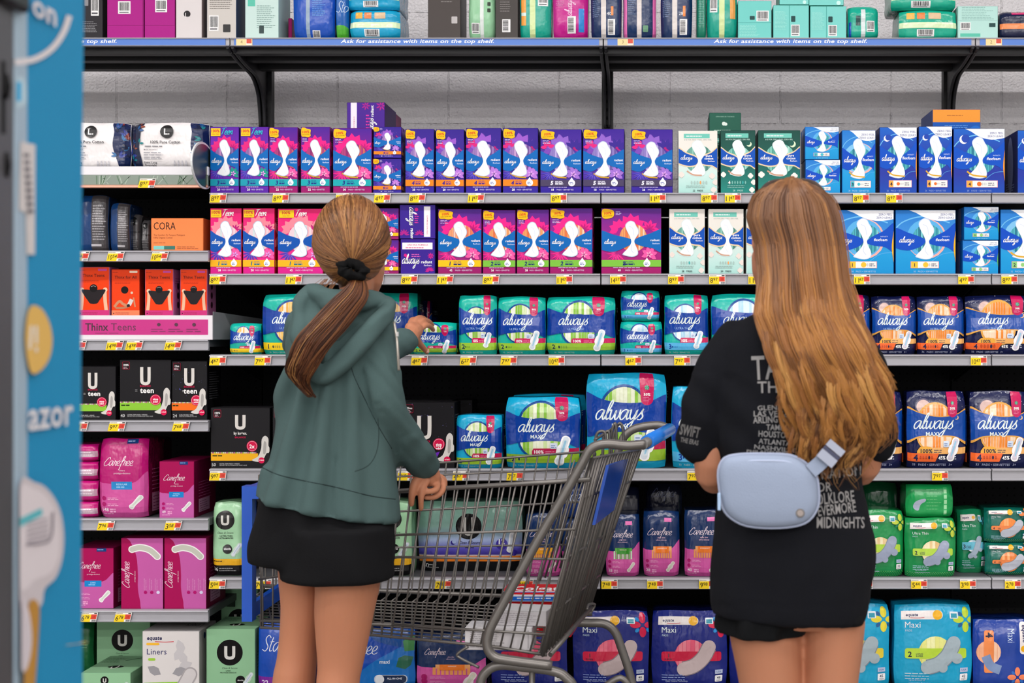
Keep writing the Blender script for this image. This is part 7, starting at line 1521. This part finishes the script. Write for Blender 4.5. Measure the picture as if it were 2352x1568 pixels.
# belt bag worn across the back
BG = M('B4BED4', 'plastic'); BG = M('929EB4', 'cloth')
bp = W(1765, 1127, 2.8); bag = empty('belt_bag', bp); tag(bag, 'pale blue belt bag worn on the back of the black shirt', 'bag')
out = [(1652, 1120), (1650, 1080), (1664, 1052), (1700, 1043), (1760, 1042), (1815, 1045), (1850, 1062), (1874, 1090), (1881, 1130), (1878, 1165), (1858, 1195), (1825, 1208), (1770, 1212), (1715, 1207), (1680, 1190), (1660, 1165)]
def bring(k, y, sx=0): 
    q = spline([(x, z, 0) for x, z in out], 3, True); return [W(1765 + (p.x - 1765) * k, 1127 + (p.y - 1127) * k, y) - bp for p in q]
class _:
    pass
mb = MB(); Yb = 2.852; mb.grid([bring(.9, Yb + .012), bring(.99, Yb - .002), bring(1, Yb - .02), bring(.985, Yb - .038), bring(.93, Yb - .05), bring(.8, Yb - .055), bring(.55, Yb - .058), bring(.2, Yb - .059)], BG, True, True, True)
b_ = mb.build('pouch', bag)
mb = MB(); q = bring(1.0, Yb - .035); n = len(q); mb.tube([q[i % n] * 1.0 for i in range(n + 1)], .0028, M('A4ADC4', 'cloth'), 6, False); mb.build('piping', bag)
mb = MB(); q = spline([(1668, 1072, 0), (1700, 1060, 0), (1760, 1058, 0), (1815, 1062, 0), (1850, 1085, 0), (1862, 1130, 0), (1856, 1170, 0)], 4); mb.tube([W(p.x, p.y, Yb - .0535 + .012 * (abs(p.x - 1765) / 100) ** 3) - bp for p in q], .0024, M('A9B4CC', 'cloth'), 6); mb.build('zipper', bag)
mb = MB(); mb.tube([W(1838, 1178, 2.7985) - bp, W(1838, 1178, 2.794) - bp], .0088, M('5E5854', 'plastic'), 20); mb.tube([W(1838, 1178, 2.7938) - bp, W(1838, 1178, 2.7925) - bp], .006, M('8A7E78', 'plastic'), 16); mb.build('round_badge', bag)
mb = MB()
def strap(P, w, Ys, mat=BG):
    q = spline([(a, b, 0) for a, b in P], 5); L1 = []; L2 = []
    for i, p in enumerate(q):
        t = (q[min(i + 1, len(q) - 1)] - q[max(i - 1, 0)]).normalized(); f = i / (len(q) - 1); k = f * (len(Ys) - 1); j = min(int(k), len(Ys) - 2); Y = Ys[j] * (1 - k + j) + Ys[j + 1] * (k - j)
        L1.append(W(p.x - t.y * w, p.y + t.x * w, Y) - bp); L2.append(W(p.x + t.y * w, p.y - t.x * w, Y) - bp)
    o = Vector((0, .004, 0)); mb.grid([L1, L2, [p + o for p in L2], [p + o for p in L1], L1], mat, False, False)
strap([(1862, 1082), (1885, 1062), (1905, 1040), (1925, 1018), (1950, 985), (1975, 930), (1985, 860), (1970, 790)], 17, [2.80, 2.805, 2.81, 2.82, 2.825, 2.82, 2.84, 2.9])
mb.build('strap', bag)
mb = MB(); a = W(1902, 1048, 2.797) - bp; d = (W(1922, 1024, 2.797) - W(1902, 1048, 2.797)); t = d.normalized(); nn = Vector((t.z, 0, -t.x))
for s0, s1, m_, th in ((-.5, .2, M('A0A6B8', 'plastic'), .006), (.55, 1.1, M('A0A6B8', 'plastic'), .006), (.22, .5, M('3A3E5A', 'plastic'), .004)):
    A_ = a + d * s0; B_ = a + d * s1; P = [A_ + nn * .019, B_ + nn * .019, B_ - nn * .019, A_ - nn * .019]; mb.grid([P, [p + Vector((0, -th, 0)) for p in P]], m_, True, False, True)
mb.build('buckle', bag)
mb = MB(); mb.box(W(1652, 1150, 2.8).x - bp.x - .003, -.0, W(1652, 1172, 2.8).z - bp.z, W(1652, 1150, 2.8).x - bp.x + .003, .006, W(1652, 1132, 2.8).z - bp.z, M('A8C4E4', 'plastic'), .001); mb.build('zipper_pull', bag)
